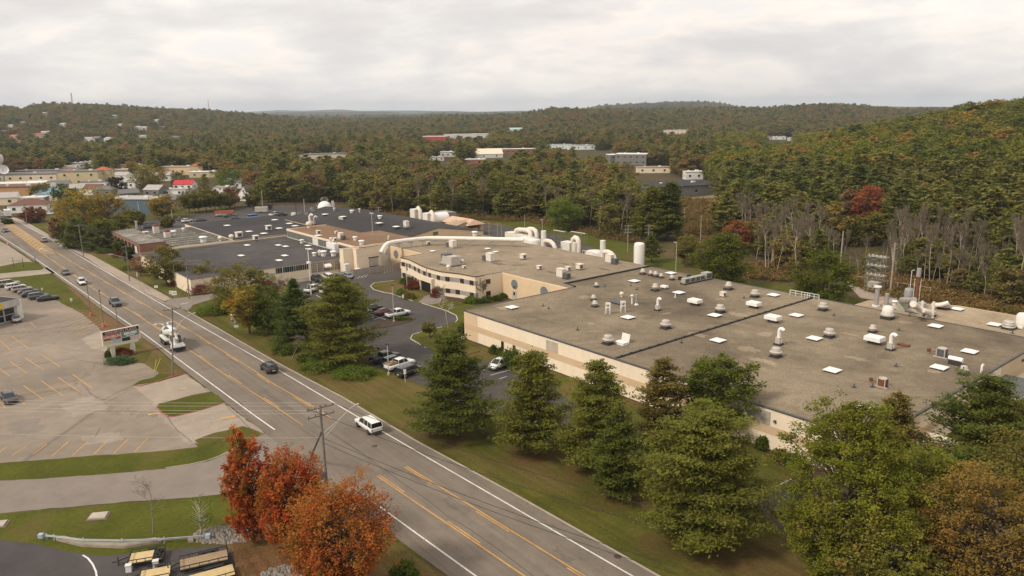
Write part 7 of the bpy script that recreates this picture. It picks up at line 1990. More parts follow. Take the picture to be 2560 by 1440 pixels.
# body: (x, z_low, z_belt, half width); cabin: (x, z_base, z_roof, half base, half roof)
CARS={
    'sedan': dict(L=4.8,W=1.84,body=[(-2.4,.42,.72,.72),(-2.34,.26,.92,.84),(-1.9,.2,1.02,.91),(-1.0,.2,1.0,.92),(0.3,.2,.98,.92),(1.0,.2,.95,.92),(1.9,.22,.84,.89),(2.3,.26,.72,.82),(2.4,.4,.62,.70)],
                  cab=[(-1.95,.98,1.0,.78,.70),(-1.25,.97,1.40,.80,.60),(-.3,.96,1.46,.82,.62),(.35,.95,1.40,.82,.60),(1.15,.92,.96,.80,.72)],wh=.33,wx=1.42),
    'suv': dict(L=4.75,W=1.9,body=[(-2.37,.5,.95,.80),(-2.33,.32,1.10,.90),(-1.8,.28,1.12,.94),(0.3,.28,1.10,.95),(1.05,.28,1.08,.95),(1.9,.3,.98,.92),(2.28,.34,.86,.86),(2.37,.5,.72,.74)],
                cab=[(-2.28,1.05,1.12,.84,.76),(-2.05,1.08,1.64,.85,.68),(-.4,1.08,1.72,.86,.70),(.35,1.07,1.66,.86,.68),(1.2,1.05,1.10,.84,.76)],wh=.37,wx=1.42),
    'bigsuv': dict(L=5.5,W=2.0,body=[(-2.75,.55,1.05,.92),(-2.7,.38,1.18,.97),(-1.8,.36,1.20,1.0),(0.6,.36,1.18,1.0),(1.3,.36,1.16,1.0),(2.4,.38,1.08,.97),(2.7,.42,1.0,.94),(2.75,.55,.8,.9)],
                   cab=[(-2.68,1.15,1.2,.92,.86),(-2.55,1.17,1.82,.93,.80),(-.4,1.17,1.88,.93,.80),(.6,1.16,1.84,.93,.79),(1.35,1.14,1.2,.92,.84)],wh=.40,wx=1.7),
    'pickup': dict(L=5.9,W=2.02,body=[(-2.95,.6,1.1,.95),(-2.9,.45,1.22,.99),(-.95,.42,1.22,1.0),(-.9,.42,1.22,1.0),(1.1,.42,1.2,1.0),(1.6,.42,1.18,1.0),(2.7,.45,1.1,.97),(2.9,.5,1.0,.93),(2.95,.6,.82,.88)],
                   cab=[(-.95,1.18,1.25,.90,.84),(-.85,1.18,1.84,.91,.78),(.3,1.18,1.90,.92,.78),(.75,1.17,1.84,.92,.76),(1.45,1.16,1.22,.90,.82)],wh=.42,wx=1.85),
    'coupe': dict(L=4.9,W=1.92,body=[(-2.45,.42,.86,.80),(-2.38,.26,.98,.90),(-1.8,.22,1.02,.95),(-.5,.2,.98,.95),(0.8,.2,.96,.95),(1.9,.22,.88,.92),(2.35,.26,.78,.86),(2.45,.4,.62,.74)],
                  cab=[(-2.0,.98,1.0,.78,.70),(-1.1,.97,1.34,.80,.58),(-.3,.96,1.38,.82,.6),(.1,.95,1.34,.82,.58),(.9,.93,.97,.80,.72)],wh=.34,wx=1.45),
    'van': dict(L=5.4,W=2.0,body=[(-2.7,.5,1.3,.95),(-2.65,.34,1.4,.98),(1.2,.32,1.4,1.0),(1.7,.34,1.3,.98),(2.5,.38,1.0,.95),(2.7,.5,.8,.86)],
                cab=[(-2.62,1.35,1.42,.96,.90),(-2.5,1.38,2.15,.96,.86),(.6,1.38,2.2,.96,.86),(1.2,1.35,2.1,.95,.84),(1.95,1.2,1.3,.94,.86)],wh=.36,wx=1.65)}
def mk_car(kind,scheme='white',extra=None):
    C_=CARS[kind]
    def f():
        t=thing({'sedan': 'parked_sedan','suv': 'crossover','bigsuv': 'station_wagon','pickup': 'pickup_truck','coupe': 'coupe','van': 'van'}[kind],'x','car')
        mb=MB(); vs=[]; st=C_['body']; k=10
        for x,zl,zb,hw in st:
            mzl=zl+.16; zm=(zl+zb)/2+.05
            half=[(hw*.80,zl),(hw*.97,mzl),(hw,zm),(hw*.985,zb -.10),(hw*.90,zb)]
            vs += [(x,y,z) for y,z in half]+[(x,-y,z) for y,z in reversed(half)]
        fs=[]
        for i in range(len(st) -1):
            for j in range(k): fs.append((i*k+j,i*k+(j+1) % k,(i+1)*k+(j+1) % k,(i+1)*k+j))
        fs=[tuple(reversed(q)) for q in fs]
        mb.add(vs,fs,0,True); mb.add(vs[:k],[tuple(range(k))],0); mb.add(vs[-k:],[tuple(reversed(range(k)))],0)
        cab=C_['cab']
        # roof skin and pillars in body colour
        rs=[(x,zr+.012,hr) for x,zb,zr,hb,hr in cab[1:-1]]
        v2=[]
        for x,z,h in rs: v2 += [(x,h*1.02,z -.05),(x,h*.8,z+.02),(x,-h*.8,z+.02),(x,-h*1.02,z -.05)]
        f2=[]
        for i in range(len(rs) -1):
            for j in range(3): f2.append((i*4+j,i*4+j+1,(i+1)*4+j+1,(i+1)*4+j))
        mb.add(v2,[tuple(reversed(q)) for q in f2],0,True)
        def lerp(a,b,u): return tuple(a[i]+(b[i] -a[i])*u for i in range(3))
        for s_ in (1,-1):
            prs=[]
            for (i,j) in ((0,1),(len(cab) -1,len(cab) -2)):
                a=(cab[i][0],s_*cab[i][3]*1.0,cab[i][1]+.02); b=(cab[j][0],s_*cab[j][4]*1.03,cab[j][2])
                mb.tube([a,b],.05,5)
            for m_ in cab[2:3]:
                mb.tube([(m_[0],s_*m_[3]*1.0,m_[1]),(m_[0],s_*m_[4]*1.03,m_[2])],.045,5)
            if kind in ('bigsuv','suv','van'):
                xx=cab[1][0]+1.0; mb.tube([(xx,s_*cab[1][3],cab[1][1]),(xx,s_*cab[1][4]*1.04,cab[1][2]+.03)],.05,5)
            mb.box((cab[-2][0]+.35,s_*(C_['W']/2+.05),cab[-1][1]+.02),(.12,.2,.14))
        if kind== 'pickup':
            pass
        mb.build('body',PAINT['white'],t)
        g=MB(); v3=[]
        for x,zb,zr,hb,hr in cab: v3 += [(x,hb,zb -.02),(x,hr,zr),(x,-hr,zr),(x,-hb,zb -.02)]
        f3=[]
        for i in range(len(cab) -1):
            for j in range(3): f3.append((i*4+j,i*4+j+1,(i+1)*4+j+1,(i+1)*4+j))
        g.add(v3,[tuple(reversed(q)) for q in f3],0,False); g.add(v3[:4],[(0,1,2,3)]); g.add(v3[-4:],[(3,2,1,0)])
        g.build('window',M_GLASS,t)
        if kind== 'pickup':
            MB().box((-1.95,0,1.215),(1.75,1.62,.02)).build('bed',M_TRIM,t)
        for sx in (1,-1):
            for sy in (1,-1):
                r=C_['wh']; c=(sx*C_['wx'],sy*(C_['W']/2 -.10),r)
                w=MB().lathe(c,[(r*.6,-.12),(r*.98,-.115),(r,-.08),(r,.08),(r*.98,.115),(r*.6,.12)],16,axis='y').build('wheel',M_TYRE,t)
                MB().lathe(c,[(0.02,-.125),(r*.62,-.11),(r*.62,.11),(0.02,.125)],12,axis='y').build('rim',M_RIM,w)
        a=C_['body'][-1]; b=C_['body'][0]; L2=C_['L']/2
        for s_ in (1,-1):
            MB().box((L2 -.10,s_*a[3]*.82,a[2] -.16),(.16,.32,.15)).build('headlight',M_HEAD,t)
            MB().box((-L2+.06,s_*b[3]*.9,b[2] -.25),(.12,.22,.2)).build('tail_light',M_TAIL,t)
        MB().box((L2 -.02,0,a[1]+.06),(.06,a[3]*1.1,.16)).build('grille',M_TRIM,t)
        MB().box((-L2 -.01,0,b[1]+.1),(.04,.5,.14)).build('licence_plate',M_PLATE,t)
        MB().box((-L2+.02,0,b[1] -.1),(.1,b[3]*1.9,.16)).build('bumper',M_TRIM,t); MB().box((L2 -.02,0,a[1] -.12),(.1,a[3]*1.9,.14)).build('bumper',M_TRIM,t)
        return t
    return f
def car(kind,colour,label,px,py,head,group=None,z=None,cat=None):
    """head: second pixel on the ground towards which the nose points"""
    p=P(px,py); q=P(*head) if isinstance(head,tuple) else None
    rot=math.atan2(q.y -p.y,q.x -p.x) if q is not None else head
    p.z=0.062
    t=place('car_'+kind,mk_car(kind),p,rot,label,1.0,group)
    t['category']=cat or {'sedan': 'car','suv': 'car','bigsuv': 'car','pickup': 'pickup truck','coupe': 'car','van': 'van'}[kind]
    for c in kids(t):
        if c.name.startswith('body'):
            c.material_slots[0].link='OBJECT'; c.material_slots[0].material=PAINT[colour]
    return t
UP,DOWN=ROAD,ROAD+PI
car('bigsuv','white','long white vehicle with roof rails driving up the road past the tree row',922,1074,UP)
car('suv','black','black sport utility car driving up the right lane before the junipers',673,928,UP)
car('pickup','grey','grey pickup driving towards us behind the cement mixer',289,763,DOWN)
car('suv','white','white crossover driving towards us, ahead of the grey pickup',206,711,DOWN)
car('sedan','grey','dark grey saloon driving towards us behind the white crossover',165,686,DOWN)
car('suv','silver','silver car driving away beside the yellow hatched median',110,605,UP)
car('sedan','grey','grey saloon driving towards us at the left edge by the median',14,580,DOWN)
car('sedan','black','dark car behind the box truck at the far left of the road',6,548,DOWN)
car('sedan','black','black saloon parked alone in the plaza lot at the left edge',24,1003,(32,1012))
car('sedan','silver','silver saloon parked at the showroom corner',41,803,(36,792))
GL='cars parked beside the showroom'
for x,y,k,c,l in [(22,716,'bigsuv','tan','tan station wagon, farthest left of the showroom row'),(40,723,'suv','white','white and red car, second of the showroom row'),(56,729,'suv','tan','cream crossover, third of the showroom row'),
                      (72,734,'sedan','grey','grey saloon, fourth of the showroom row'),(80,741,'sedan','black','black saloon with red lamps, fifth of the showroom row'),(98,747,'suv','grey','grey hatchback, sixth of the showroom row'),(120,751,'coupe','black','black muscle coupe, nearest of the showroom row')]:
    car(k,c,l,x,y,(x+22,y -3),GL)
GC='cars parked in the company lot'
for x,y,h,k,c,l in [(792,703,(784,699),'pickup','black','black pickup at the left end of the far row, seen from behind'),(820,699,(811,695),'bigsuv','white','white square backed car second in the far row'),
                         (848,697,(838,693),'sedan','green','dark green car third in the far row'),(869,695,(859,691),'sedan','lightblue','light blue saloon at the right end of the far row'),
                         (783,729,(793,725),'pickup','white','white pickup with cap behind the spruce'),(819,732,(832,727),'suv','white','white hatchback behind the layered pine top'),
                         (933,776,(948,772),'sedan','black','black saloon first in the middle row'),(905,787,(918,784),'suv','silver','silver green car half hidden by the layered pine'),(960,786,(975,782),'sedan','maroon','dark red saloon beside the white double cab pickup'),
                         (995,792,(1018,787),'pickup','white','white double cab pickup at the end of the middle row'),(963,903,(985,897),'pickup','black','black pickup first in the near row'),(985,911,(1005,905),'suv','grey','dark grey car between the black and the white pickup'),
                         (1000,921,(1022,914),'pickup','white','white pickup with a brown box bed in the near row'),(1025,937,(1045,930),'bigsuv','black','black car at the end of the near row, behind the big pine'),
                         (1247,920,(1232,926),'suv','white','white crossover parked alone by the cream hall wall'),(920,882,(930,879),'sedan','black','black car behind the layered pine, by the juniper')]:
    car(k,c,l,x,y,h,GC)
# brown box on one pickup
GR='vehicles on the rear lot'
for x,y,h,k,c,l in [(451,550,(458,546),'sedan','black','black car leftmost of the three beyond the ribbed roof'),(460,553,(467,549),'sedan','grey','dark car in the middle of the three beyond the ribbed roof'),(468,556,(480,554),'suv','white','white car rightmost of the three beyond the ribbed roof'),
                         (502,553,(514,552),'sedan','green','dark green saloon alone on the rear lot'),(553,541,(565,540),'sedan','silver','silver car beside the long orange trailer'),(575,543,(590,542),'pickup','grey','dark pickup before the long orange trailer'),
                         (588,549,(600,548),'sedan','green','dark saloon right of the dark pickup on the rear lot'),(688,540,(700,538),'pickup','white','white pickup beside a dark one on the rear lot'),(702,541,(714,540),'pickup','black','dark pickup beside a white one on the rear lot'),
                         (634,548,(646,547),'van','blue','bright blue van on the rear lot'),(374,571,(386,570),'sedan','darkblue','dark blue car behind the brick wing chimney'),(748,547,(760,546),'suv','white','white car beside the orange truck by the steam vents')]:
    car(k,c,l,x,y,h,GR)
for x,y,h,k,c,l in [(104,539,(110,541),'suv','red','red car under the trees by the far road'),(96,535,(102,537),'van','white','white van beside the red car by the far road'),(124,537,(116,536),'sedan','white','white car right of the red one by the far road'),
                         (84,437,(94,437),'sedan','white','white car before the low motel like block'),(98,440,(108,440),'sedan','silver','silver car before the low motel like block'),(140,499,(150,499),'sedan','white','white car right of the blue roofed house')]:
    car(k,c,l,x,y,h,'cars in the town')
t=thing('orange_trailer','long low orange red trailer on the rear lot','trailer',P(562,539),0.12)
MB().box((0,0,.8),(8.5,2.4,1.5)).build('body',PAINT['orange'],t)
for x in (-2.6,2.6): MB().lathe((x,-1.0,.45),[(.45,-.2),(.45,.2)],12,axis='y').build('wheel',M_TYRE,t)
t=thing('enclosed_trailer','grey enclosed cargo trailer on the rear lot before the trees','trailer',P(654,532),0.1)
MB().box((0,0,.6),(5.5,2.3,2.2)).box((2.9,0,.6),(.4,1.2,2.1)).build('body',M_SHUT,t); MB().lathe((0,-1.15,.4),[(.4,-.12),(.4,.12)],12,axis='y').build('wheel',M_TYRE,t); MB().box((3.6,0,.5),(1.4,.15,.12)).build('tongue',M_TRIM,t)
t=thing('flatbed_truck','black flatbed truck behind the grey cargo trailer','truck',P(652,524),0.1)
MB().box((0,0,.9),(8,2.3,.4)).build('bed',M_TRIM,t); MB().box((4.6,0,.5),(1.8,2.2,1.9)).build('cab',PAINT['black'],t)
for x in (-2.6,4.4): MB().lathe((x,-1.05,.45),[(.45,-.2),(.45,.2)],12,axis='y').build('wheel',M_TYRE,t)
t=thing('orange_truck','orange boom truck beside the steam vents behind the brown roof','truck',P(757,545),0.0)
MB().box((0,0,.8),(6.5,2.3,1.0)).build('bed',PAINT['orange'],t); MB().box((-3.9,0,.5),(1.8,2.2,2.0)).build('cab',PAINT['white'],t); MB().tube([(-2,0,1.8),(3.2,0,2.6)],.22,8).build('boom',PAINT['orange'],t)
for x in (-3.8,2.0): MB().lathe((x,-1.05,.45),[(.45,-.2),(.45,.2)],12,axis='y').build('wheel',M_TYRE,t)
t=thing('box_truck','white box truck driving away at the far left of the road','box truck',P(20,543),UP)
MB().box((-1.3,0,1.0),(6.2,2.5,2.7)).build('cargo_box',PAINT['white'],t); MB().box((2.9,0,.5),(2.0,2.2,2.0)).build('cab',PAINT['white'],t); MB().box((0,0,.5),(7.5,1.0,.4)).build('chassis',M_TRIM,t); MB().box((-4.43,0,1.2),(.06,2.1,2.2)).build('rear_door',M_WHT,t)
for x in (-3,2.8):
    for y in (-1.05,1.05): MB().lathe((x,y,.48),[(.48,-.16),(.48,.16)],12,axis='y').build('wheel',M_TYRE,t)
# cement mixer, front discharge, driving towards us
t=thing('cement_mixer','white cement mixer lorry with green triangles driving towards us past the pole','cement mixer',P(432,866),DOWN)
K=PAINT['white']
MB().box((0.2,0,.75),(9.4,1.0,.45)).build('chassis',K,t)
MB().box((-2.6,0,1.2),(5.0,2.45,.28)).build('fender',K,t)
MB().box((4.3,0,.75),(1.3,2.5,.55)).box((4.2,0,1.3),(.9,2.3,.3)).build('front_deck',K,t)
MB().box((5.0,0,.45),(.35,2.5,.55)).build('bumper',M_TRIM,t)
c=MB().box((2.2,0,1.2),(1.7,1.6,.55)).box((2.1,0,2.95),(1.5,1.5,.14)); c.box((1.5,0,1.75),(.15,1.5,1.2)); c.build('cab',K,t)
MB().box((2.15,0,1.75),(1.45,1.45,1.2)).build('window',M_GLASS,t)
def lathe_axis(mb,a,b,prof,n=20,mi=0):
    a=Vector(a); b=Vector(b); ax=(b -a); L=ax.length; ax.normalize(); u=ax.orthogonal().normalized(); v=ax.cross(u); vs=[]
    for r,s in prof:
        for i in range(n):
            an=2*PI*i/n; vs.append(a+ax*(s*L)+u*(r*math.cos(an))+v*(r*math.sin(an)))
    mb.add(vs,[(j*n+i,j*n+(i+1) % n,(j+1)*n+(i+1) % n,(j+1)*n+i) for j in range(len(prof) -1) for i in range(n)],mi,True)
    return vs
mb=MB(); A_,B_=(-4.4,0,2.2),(2.6,0,3.75)
lathe_axis(mb,A_,B_,[(0.1,0),(1.0,.01),(1.2,.12),(1.28,.35),(1.22,.5),(.75,.88),(.5,1.0),(.1,1.0)])
dr=mb.build('mixing_drum',K,t)
# pennant triangles standing proud of the drum
mb=MB(); a=Vector(A_); b=Vector(B_); ax=(b -a).normalized(); L=(b -a).length; u=ax.orthogonal().normalized(); v=ax.cross(u)
def onr(s,an,off=.02):
    r=np.interp(s,[.01,.12,.35,.5,.88,1.0],[1.0,1.2,1.28,1.22,.75,.5])+off
    return a+ax*(s*L)+u*(r*math.cos(an))+v*(r*math.sin(an))
for k in range(8):
    an=2*PI*k/8; q=[]
    n=6
    for i in range(n+1):
        s=.36 -.30*i/n if k % 2 else .46+.40*i/n; wd=(PI/7.2)*(1 -i/n)
        q.append((onr(s,an -wd,.03),onr(s,an+wd,.03)))
    for i in range(n):
        s0,w0,s1,w1=[(.36 -.30*j/n if k % 2 else .46+.40*j/n,(PI/7.2)*(1 -j/n)) for j in (i,i+1)][0]+[(.36 -.30*j/n if k % 2 else .46+.40*j/n,(PI/7.2)*(1 -j/n)) for j in (i,i+1)][1]
        for c in range(6):
            f0,f1=-1+c/3,-1+(c+1)/3; mb.add([onr(s0,an+w0*f0),onr(s0,an+w0*f1),onr(s1,an+w1*f1),onr(s1,an+w1*f0)],[(0,1,2,3)])
mb.build('pennant',M('mixer_green',(0.05,0.10,0.07),.5),dr)
MB().tube([(2.7,0,3.6),(3.4,0,3.2),(4.6,0,2.5)],.28,8).box((2.9,0,3.5),(.5,1.0,.7)).build('chute',M_GALVW,t)
MB().box((3.3,.7,1.3),(.5,.4,1.7)).box((3.3,-.7,1.3),(.3,.3,1.9)).build('hopper_frame',M_GREYBOX,t)
MB().cyl((3.9,-.35,1.3),.33,1.5,12).build('water_tank',K,t)
for x in (-4.3,-3.1,-1.9,3.2):
    for y in (-1.05,1.05):
        w=MB().lathe((x,y,.52),[(.3,-.17),(.52,-.16),(.52,.16),(.3,.17)],14,axis='y').build('wheel',M_TYRE,t); MB().lathe((x,y,.52),[(.05,-.175),(.3,-.16),(.3,.16),(.05,.175)],10,axis='y').build('rim',K,w)
for y in (-.95,.95): MB().box((4.97,y,1.05),(.08,.35,.2)).build('headlight',M_HEAD,t)
for y in (-1,1): MB().tube([(4.6,y,1.6),(4.9,y*1.15,2.4)],.04,5).box((4.9,y*1.2,2.3),(.08,.25,.4)).build('mirror',M_GREYBOX,t)
# wooden box on the white pickup's bed
q=P(1000,921); rr2=P(1022,914); an_=math.atan2(rr2.y -q.y,rr2.x -q.x)
t=thing('bed_cargo','brown plywood box load on the bed of the near row white pickup','cargo',(q.x -math.cos(an_)*1.95,q.y -math.sin(an_)*1.95,1.3),an_)
MB().box((0,-.72,0),(1.8,.08,.4)).box((0,.72,0),(1.8,.08,.4)).box((-.86,0,0),(.08,1.4,.4)).box((.86,0,0),(.08,1.4,.4)).build('side_board',M('plywood',(0.36,0.25,0.16),.8,.2,3),t)
MB().box((0,0,0),(1.7,1.36,.06)).box((.3,.2,.06),(.6,.5,.35)).build('load',M('load_brown',(0.42,0.31,0.21)),t)

# ================================================================== POLES, LAMPS, WIRES
M_POLE=M('weathered_pole',(0.235,0.20,0.17),0.95,0.25,1.5,kind='Object'); M_LPOLE=M('lamp_pole',(0.50,0.48,0.43),0.6,0.12,1)
TOPS={}
def upole(key,label,bx_,by_,tx,ty,arms=(2.4,),ang=None,r=.17,lamp=None,transformer=False,base=None,m=None,wood=True):
    p=P(bx_,by_) if base is None else Vector(base); h=htop(p,tx,ty); ang=ROAD+PI/2 if ang is None else ang
    tp_d=ray(tx,ty); k=math.hypot(p.x,p.y)/math.hypot(tp_d[0],tp_d[1]); top=Vector((tp_d[0]*k,tp_d[1]*k,p.z+h))
    t=thing('utility_pole',label,'utility pole',p)
    dx=Vector((top.x -p.x,top.y -p.y,h))
    if Vector((dx.x,dx.y)).length > 1.4: dx.x *= .4; dx.y *= .4
    MB().tube([(0,0,-.2),tuple(dx)],r,8,r2=r*.68).build('pole',m or M_POLE,t)
    ca,sa=math.cos(ang),math.sin(ang); T=[]
    for i,w in enumerate(arms):
        z=h -.45 -i*1.0; c=(dx.x*z/h,dx.y*z/h,z)
        a=MB().box(c,(w,.12,.14),ang).build('crossarm',m or M_POLE,t)
        s=MB()
        for f in (-.46,-.2,.2,.46): s.cyl((c[0]+ca*w*f,c[1]+sa*w*f,z+.14),.055,.2,6)
        s.build('insulator',M_GREYBOX,a)['kind']='stuff'
        T += [p+Vector((c[0]+ca*w*f,c[1]+sa*w*f,z+.34)) for f in (-.46,0,.46)]
    for zz in (.62,.56): T.append(p+Vector((dx.x*zz,dx.y*zz,h*zz)))
    TOPS[key]=T
    if transformer: MB().cyl((.4,0,h*.76),.25,.8,10).build('transformer',M_GREYBOX,t)
    if lamp:
        lx,ly,lz=lamp
        q=MB().tube([(dx.x*.8,dx.y*.8,h*.66),(lx*.5,ly*.5,h*.73),(lx*.85,ly*.85,h*.79),(lx,ly,h*.795)],.05,6)
        q.tube([(dx.x*.7,dx.y*.7,h*.60),(lx*.5,ly*.5,h*.715)],.035,5)
        L_=q.build('lamp_arm',M_GALVW,t); MB().box((lx,ly,h*.78),(.75,.25,.16),math.atan2(ly,lx)).build('lamp_head',M_GALVW,L_)
    return t
def cable(name,label,pairs,sag=.03,r=.022,m=None,cat='cable',group=None):
    t=thing(name,label,cat,pairs[0][0],0,group); o=t.location.copy()
    for a,b in pairs:
        pts=[]
        for i in range(13):
            u=i/12; q=a.lerp(b,u); q.z -= 4*sag*(b -a).length*u*(1 -u); pts.append(tuple(q -o))
        MB().tube(pts,r,5).build('wire',m or M_WIRE,t)
    return t
M_WIRE=M('wire',(0.10,0.095,0.09),0.7,0.1)
lv_=lambda px0,py0,px1,py1,L: (Vector(P(px1,py1)) -Vector(P(px0,py0))).normalized()*L
q=lv_(818,1222,905,1165,6.5)
upole('n0','big wooden pole with a street lamp arm, nearest, beside the orange maple',818,1225,800,1012,(3.4,3.4),lamp=(q.x,q.y,0),r=.19)
q=lv_(431,937,520,900,6.5)
upole('n1','wooden pole with a lamp arm beside the cement mixer',431,937,431,768,(3.0,),lamp=(q.x,q.y,0),r=.17)
upole('n2','tall wooden pole with a wide crossarm at the driveway mouth',473,747,465,648,(7.0,2.2),ang=.1,r=.17)
q=lv_(324,700,305,702,4)
upole('n3','wooden pole with a lamp arm on the verge before the brick wing',324,704,314,613,(2.4,),lamp=(q.x,q.y,0),r=.16)
upole('n4','wooden pole at the first driveway mouth, left of the brick wing',209,642,196,560,(3.4,),ang=.15,r=.16)
upole('n5','wooden pole on the verge below the small rust red tree',130,598,124,535,(1.6,),r=.14)
upole('n6','leaning wooden pole on the verge behind the box truck',68,562,60,510,(1.6,),r=.14)
# push brace and box beside the nearest pole
b0=P(818,1225); t=thing('brace_pole','slanting wooden brace pole leaning against the nearest utility pole','brace pole',P(773,1150)); tp=b0+Vector((-.2,0,7.6)) -t.location
MB().tube([(0,0,0),tuple(tp)],.16,8,r2=.13).build('pole',M_POLE,t); MB().cyl(tuple(tp -Vector((0,0,.2))),.2,.3,8).build('bracket',M_GREYBOX,t)
t=thing('cabinet','grey metal cabinet on a post at the foot of the nearest utility pole','cabinet',P(812,1228)); MB().box((0,0,1.6),(.7,.4,1.0)).build('box',M_GREYBOX,t); MB().cyl((0,0,0),.07,1.6,8).build('post',M_RUST,t)
for a,b,lab in (('n0','n1','bundle of wires from the nearest pole to the mixer pole'),('n1','n3','bundle of wires from the mixer pole to the brick wing pole'),('n3','n4','wires between the brick wing pole and the driveway pole'),('n4','n5','wires between the first driveway pole and the rust tree pole'),('n5','n6','wires between the last two poles up the road')):
    A_,B_=TOPS[a],TOPS[b]
    cable('overhead_wires',lab,[(A_[0],B_[0]),(A_[2],B_[2]),(A_[-2],B_[-2]),(A_[-1],B_[-1])],.012,.02)
far_=P(1400,1540); end=[far_+Vector((0,0,z)) for z in (10.2,10.4,7.0,6.6)]
end=[v -(P(818,1225) -far_)*-0.0 for v in end]
dirv=(P(1280,1500) -P(818,1290)).normalized()*46
A_=TOPS['n0']; cable('overhead_wires','black wires running from the nearest pole down along the road to the bottom edge',[(A_[0],A_[0]+dirv),(A_[2],A_[2]+dirv),(A_[-2],A_[-2]+dirv),(A_[-1],A_[-1]+dirv)],.014,.025,M('black_wire',(0.03,0.03,0.03)))
lft=Vector((-70,6,0)); cable('overhead_wires','pale wires crossing the plaza lot from the nearest pole to the left edge',[(A_[0],A_[0]+lft),(A_[1],A_[1]+lft),(A_[3],A_[3]+lft),(A_[4],A_[4]+lft),(A_[-2],A_[-2]+lft)],.008,.016,M('pale_wire',(0.50,0.46,0.41)))
A_=TOPS['n2']; B_=TOPS['n1']; cable('overhead_wires','wires from the wide crossarm pole down to the mixer pole',[(A_[0],B_[0]),(A_[2],B_[2])],.015,.016)
cable('overhead_wires','wires from the wide crossarm pole to the workshop roof',[(A_[1],W(-210,60,4.6)),(A_[2],W(-205,70,4.6))],.01,.014)
B_=TOPS['n4']; cable('overhead_wires','wires from the first driveway pole to the brick wing',[(B_[0],W(-268,60,6.4)),(B_[1],W(-272,60,6.4)),(B_[2],W(-276,60,6.4))],.015,.02)
G_='guy wires'
cable('guy_wire','pair of guy wires beside the wide crossarm pole',[(TOPS['n2'][0],P(443,748)),(TOPS['n2'][-2],P(447,742))],0,.02,M_GALVW)
# lamps of the company lots
def lamp(label,bx_,by_,tx,ty,head='arm',m=None,z=0.0,r=.09):
    p=P(bx_,by_,z); h=htop(p,tx,ty); t=thing('lot_lamp',label,'lamp post',p,ROTA)
    MB().cyl((0,0,0),r,h,10,r*.75).build('pole',m or M_LPOLE,t); MB().cyl((0,0,0),.24,.5,10).build('base',M_CONC,t)
    if head== 'arm': MB().box((-.45,0,h -.1),(.9,.3,.14)).build('lamp_head',m or M_LPOLE,t)
    elif head== 'twin':
        for s_ in (-1,1): MB().box((s_*.6,0,h -.1),(.9,.35,.16)).build('lamp_head',M_WHT,t)
    elif head== 'dark': MB().box((0,0,h -.05),(.8,.35,.16)).build('lamp_head',M_TRIM,t)
    return t
lamp('lamp post on the mulch island beside the white double cab pickup',985,806,981,714,'dark')
lamp('lamp post in the near row before the brown box pickup',972,938,968,861,'dark')
t=lamp('thick white lamp post with cameras before the row of dark windows',778,738,775,622,'twin',M_WHT,r=.14)
MB().box((0,0,8.2),(1.2,.7,.5)).build('camera_box',M_DOME,t); MB().box((.3,0,3.0),(.7,.4,.8)).build('control_box',M_GREYBOX,t)
lamp('tall lamp post on the roof line of the brown roofed building',932,592,928,533,'twin',z=6.0)
lamp('tall thin lamp post on the rear lawn above the small white skylight',1689,686,1691,606)
lamp('thin lamp post behind the arched pipes at the wood edge',1356,590,1356,549)
for i,(x,y,ty) in enumerate([(351,559,503),(433,565,524),(657,520,475),(765,575,497),(744,575,505)]):
    lamp(['pale lamp post beside the blue warehouse','pale lamp post behind the ribbed roof','pale lamp post by the grey cargo trailer','pale lamp post at the steam vents','dark lamp post left of the steam vents'][i],x,y,x -2,ty,'none',M_TRIM if i== 4 else None,r=.13)
# plaza lamps with orange bases
for i,(bx_,by_,tx,ty) in enumerate([(228,790,218,703),(260,818,247,726),(297,832,287,763)]):
    p=P(bx_,by_); h=htop(p,tx,ty); t=thing('plaza_lamp','%s tall dark lamp post with an orange foot on the plaza verge' % ('leftmost','middle','rightmost')[i],'lamp post',p,0,'plaza lamp posts')
    MB().cyl((0,0,.5),.09,h -.5,8,.07).build('pole',M('brown_pole',(0.20,0.14,0.11)),t); MB().cyl((0,0,0),.42,.8,14,.36).build('base',M('orange_base',(0.50,0.16,0.10),.8),t); MB().box((0,0,h -.1),(1.0,.35,.12),ROAD).build('lamp_head',M_TRIM,t)
# poles in the background
def woodpole(label,bx_,by_,tx,ty,arms=(2.2,),z=None,r=.15):
    p=P(bx_,by_,z or 0); h=htop(p,tx,ty); t=thing('power_pole',label,'utility pole',p,.3)
    MB().cyl((0,0,0),r,h,8,r*.7).build('pole',M('pale_pole',(0.36,0.31,0.255)),t)
    for i,w in enumerate(arms): MB().box((0,0,h -.4 -i*1.1),(w,.12,.14)).build('crossarm',M('pale_pole'),t)
    return t
woodpole('three armed power pole on the rear lawn, left of the tall tank',1569,630,1570,562,(3.2,3.2,2.6))
woodpole('three armed power pole before the small pine, right of the tall tank',1621,612,1619,562,(3.2,3.2,3.2))
woodpole('power pole in the middle of the brushy corridor',1710,568,1710,517,(3,))
woodpole('bare pole at the right side of the brushy corridor',1750,620,1753,538,())
woodpole('pale pole rising above the round tree at the back roof edge',2098,695,2107,577,(),r=.22)
woodpole('leaning pale pole right of the lattice tower',2225,735,2246,608,(1.6,1.6),r=.24)
woodpole('bare pole in front of the forest behind the arched pipes',1312,580,1312,536,())
for i,(x,y,ty) in enumerate([(1208,590,552),(1223,592,556),(1244,590,558),(1254,592,561),(1164,590,548)]):
    woodpole('thin pole with crossarm by the rear lane, %s from the left' % ('second','third','fourth','fifth','first')[i],x,y,x,ty,(2.4,) if i != 1 else (1.2,1.2),r=.13)
woodpole('wooden pole with crossarm behind the dark gable roof',948,552,948,517,(3,3),r=.16)
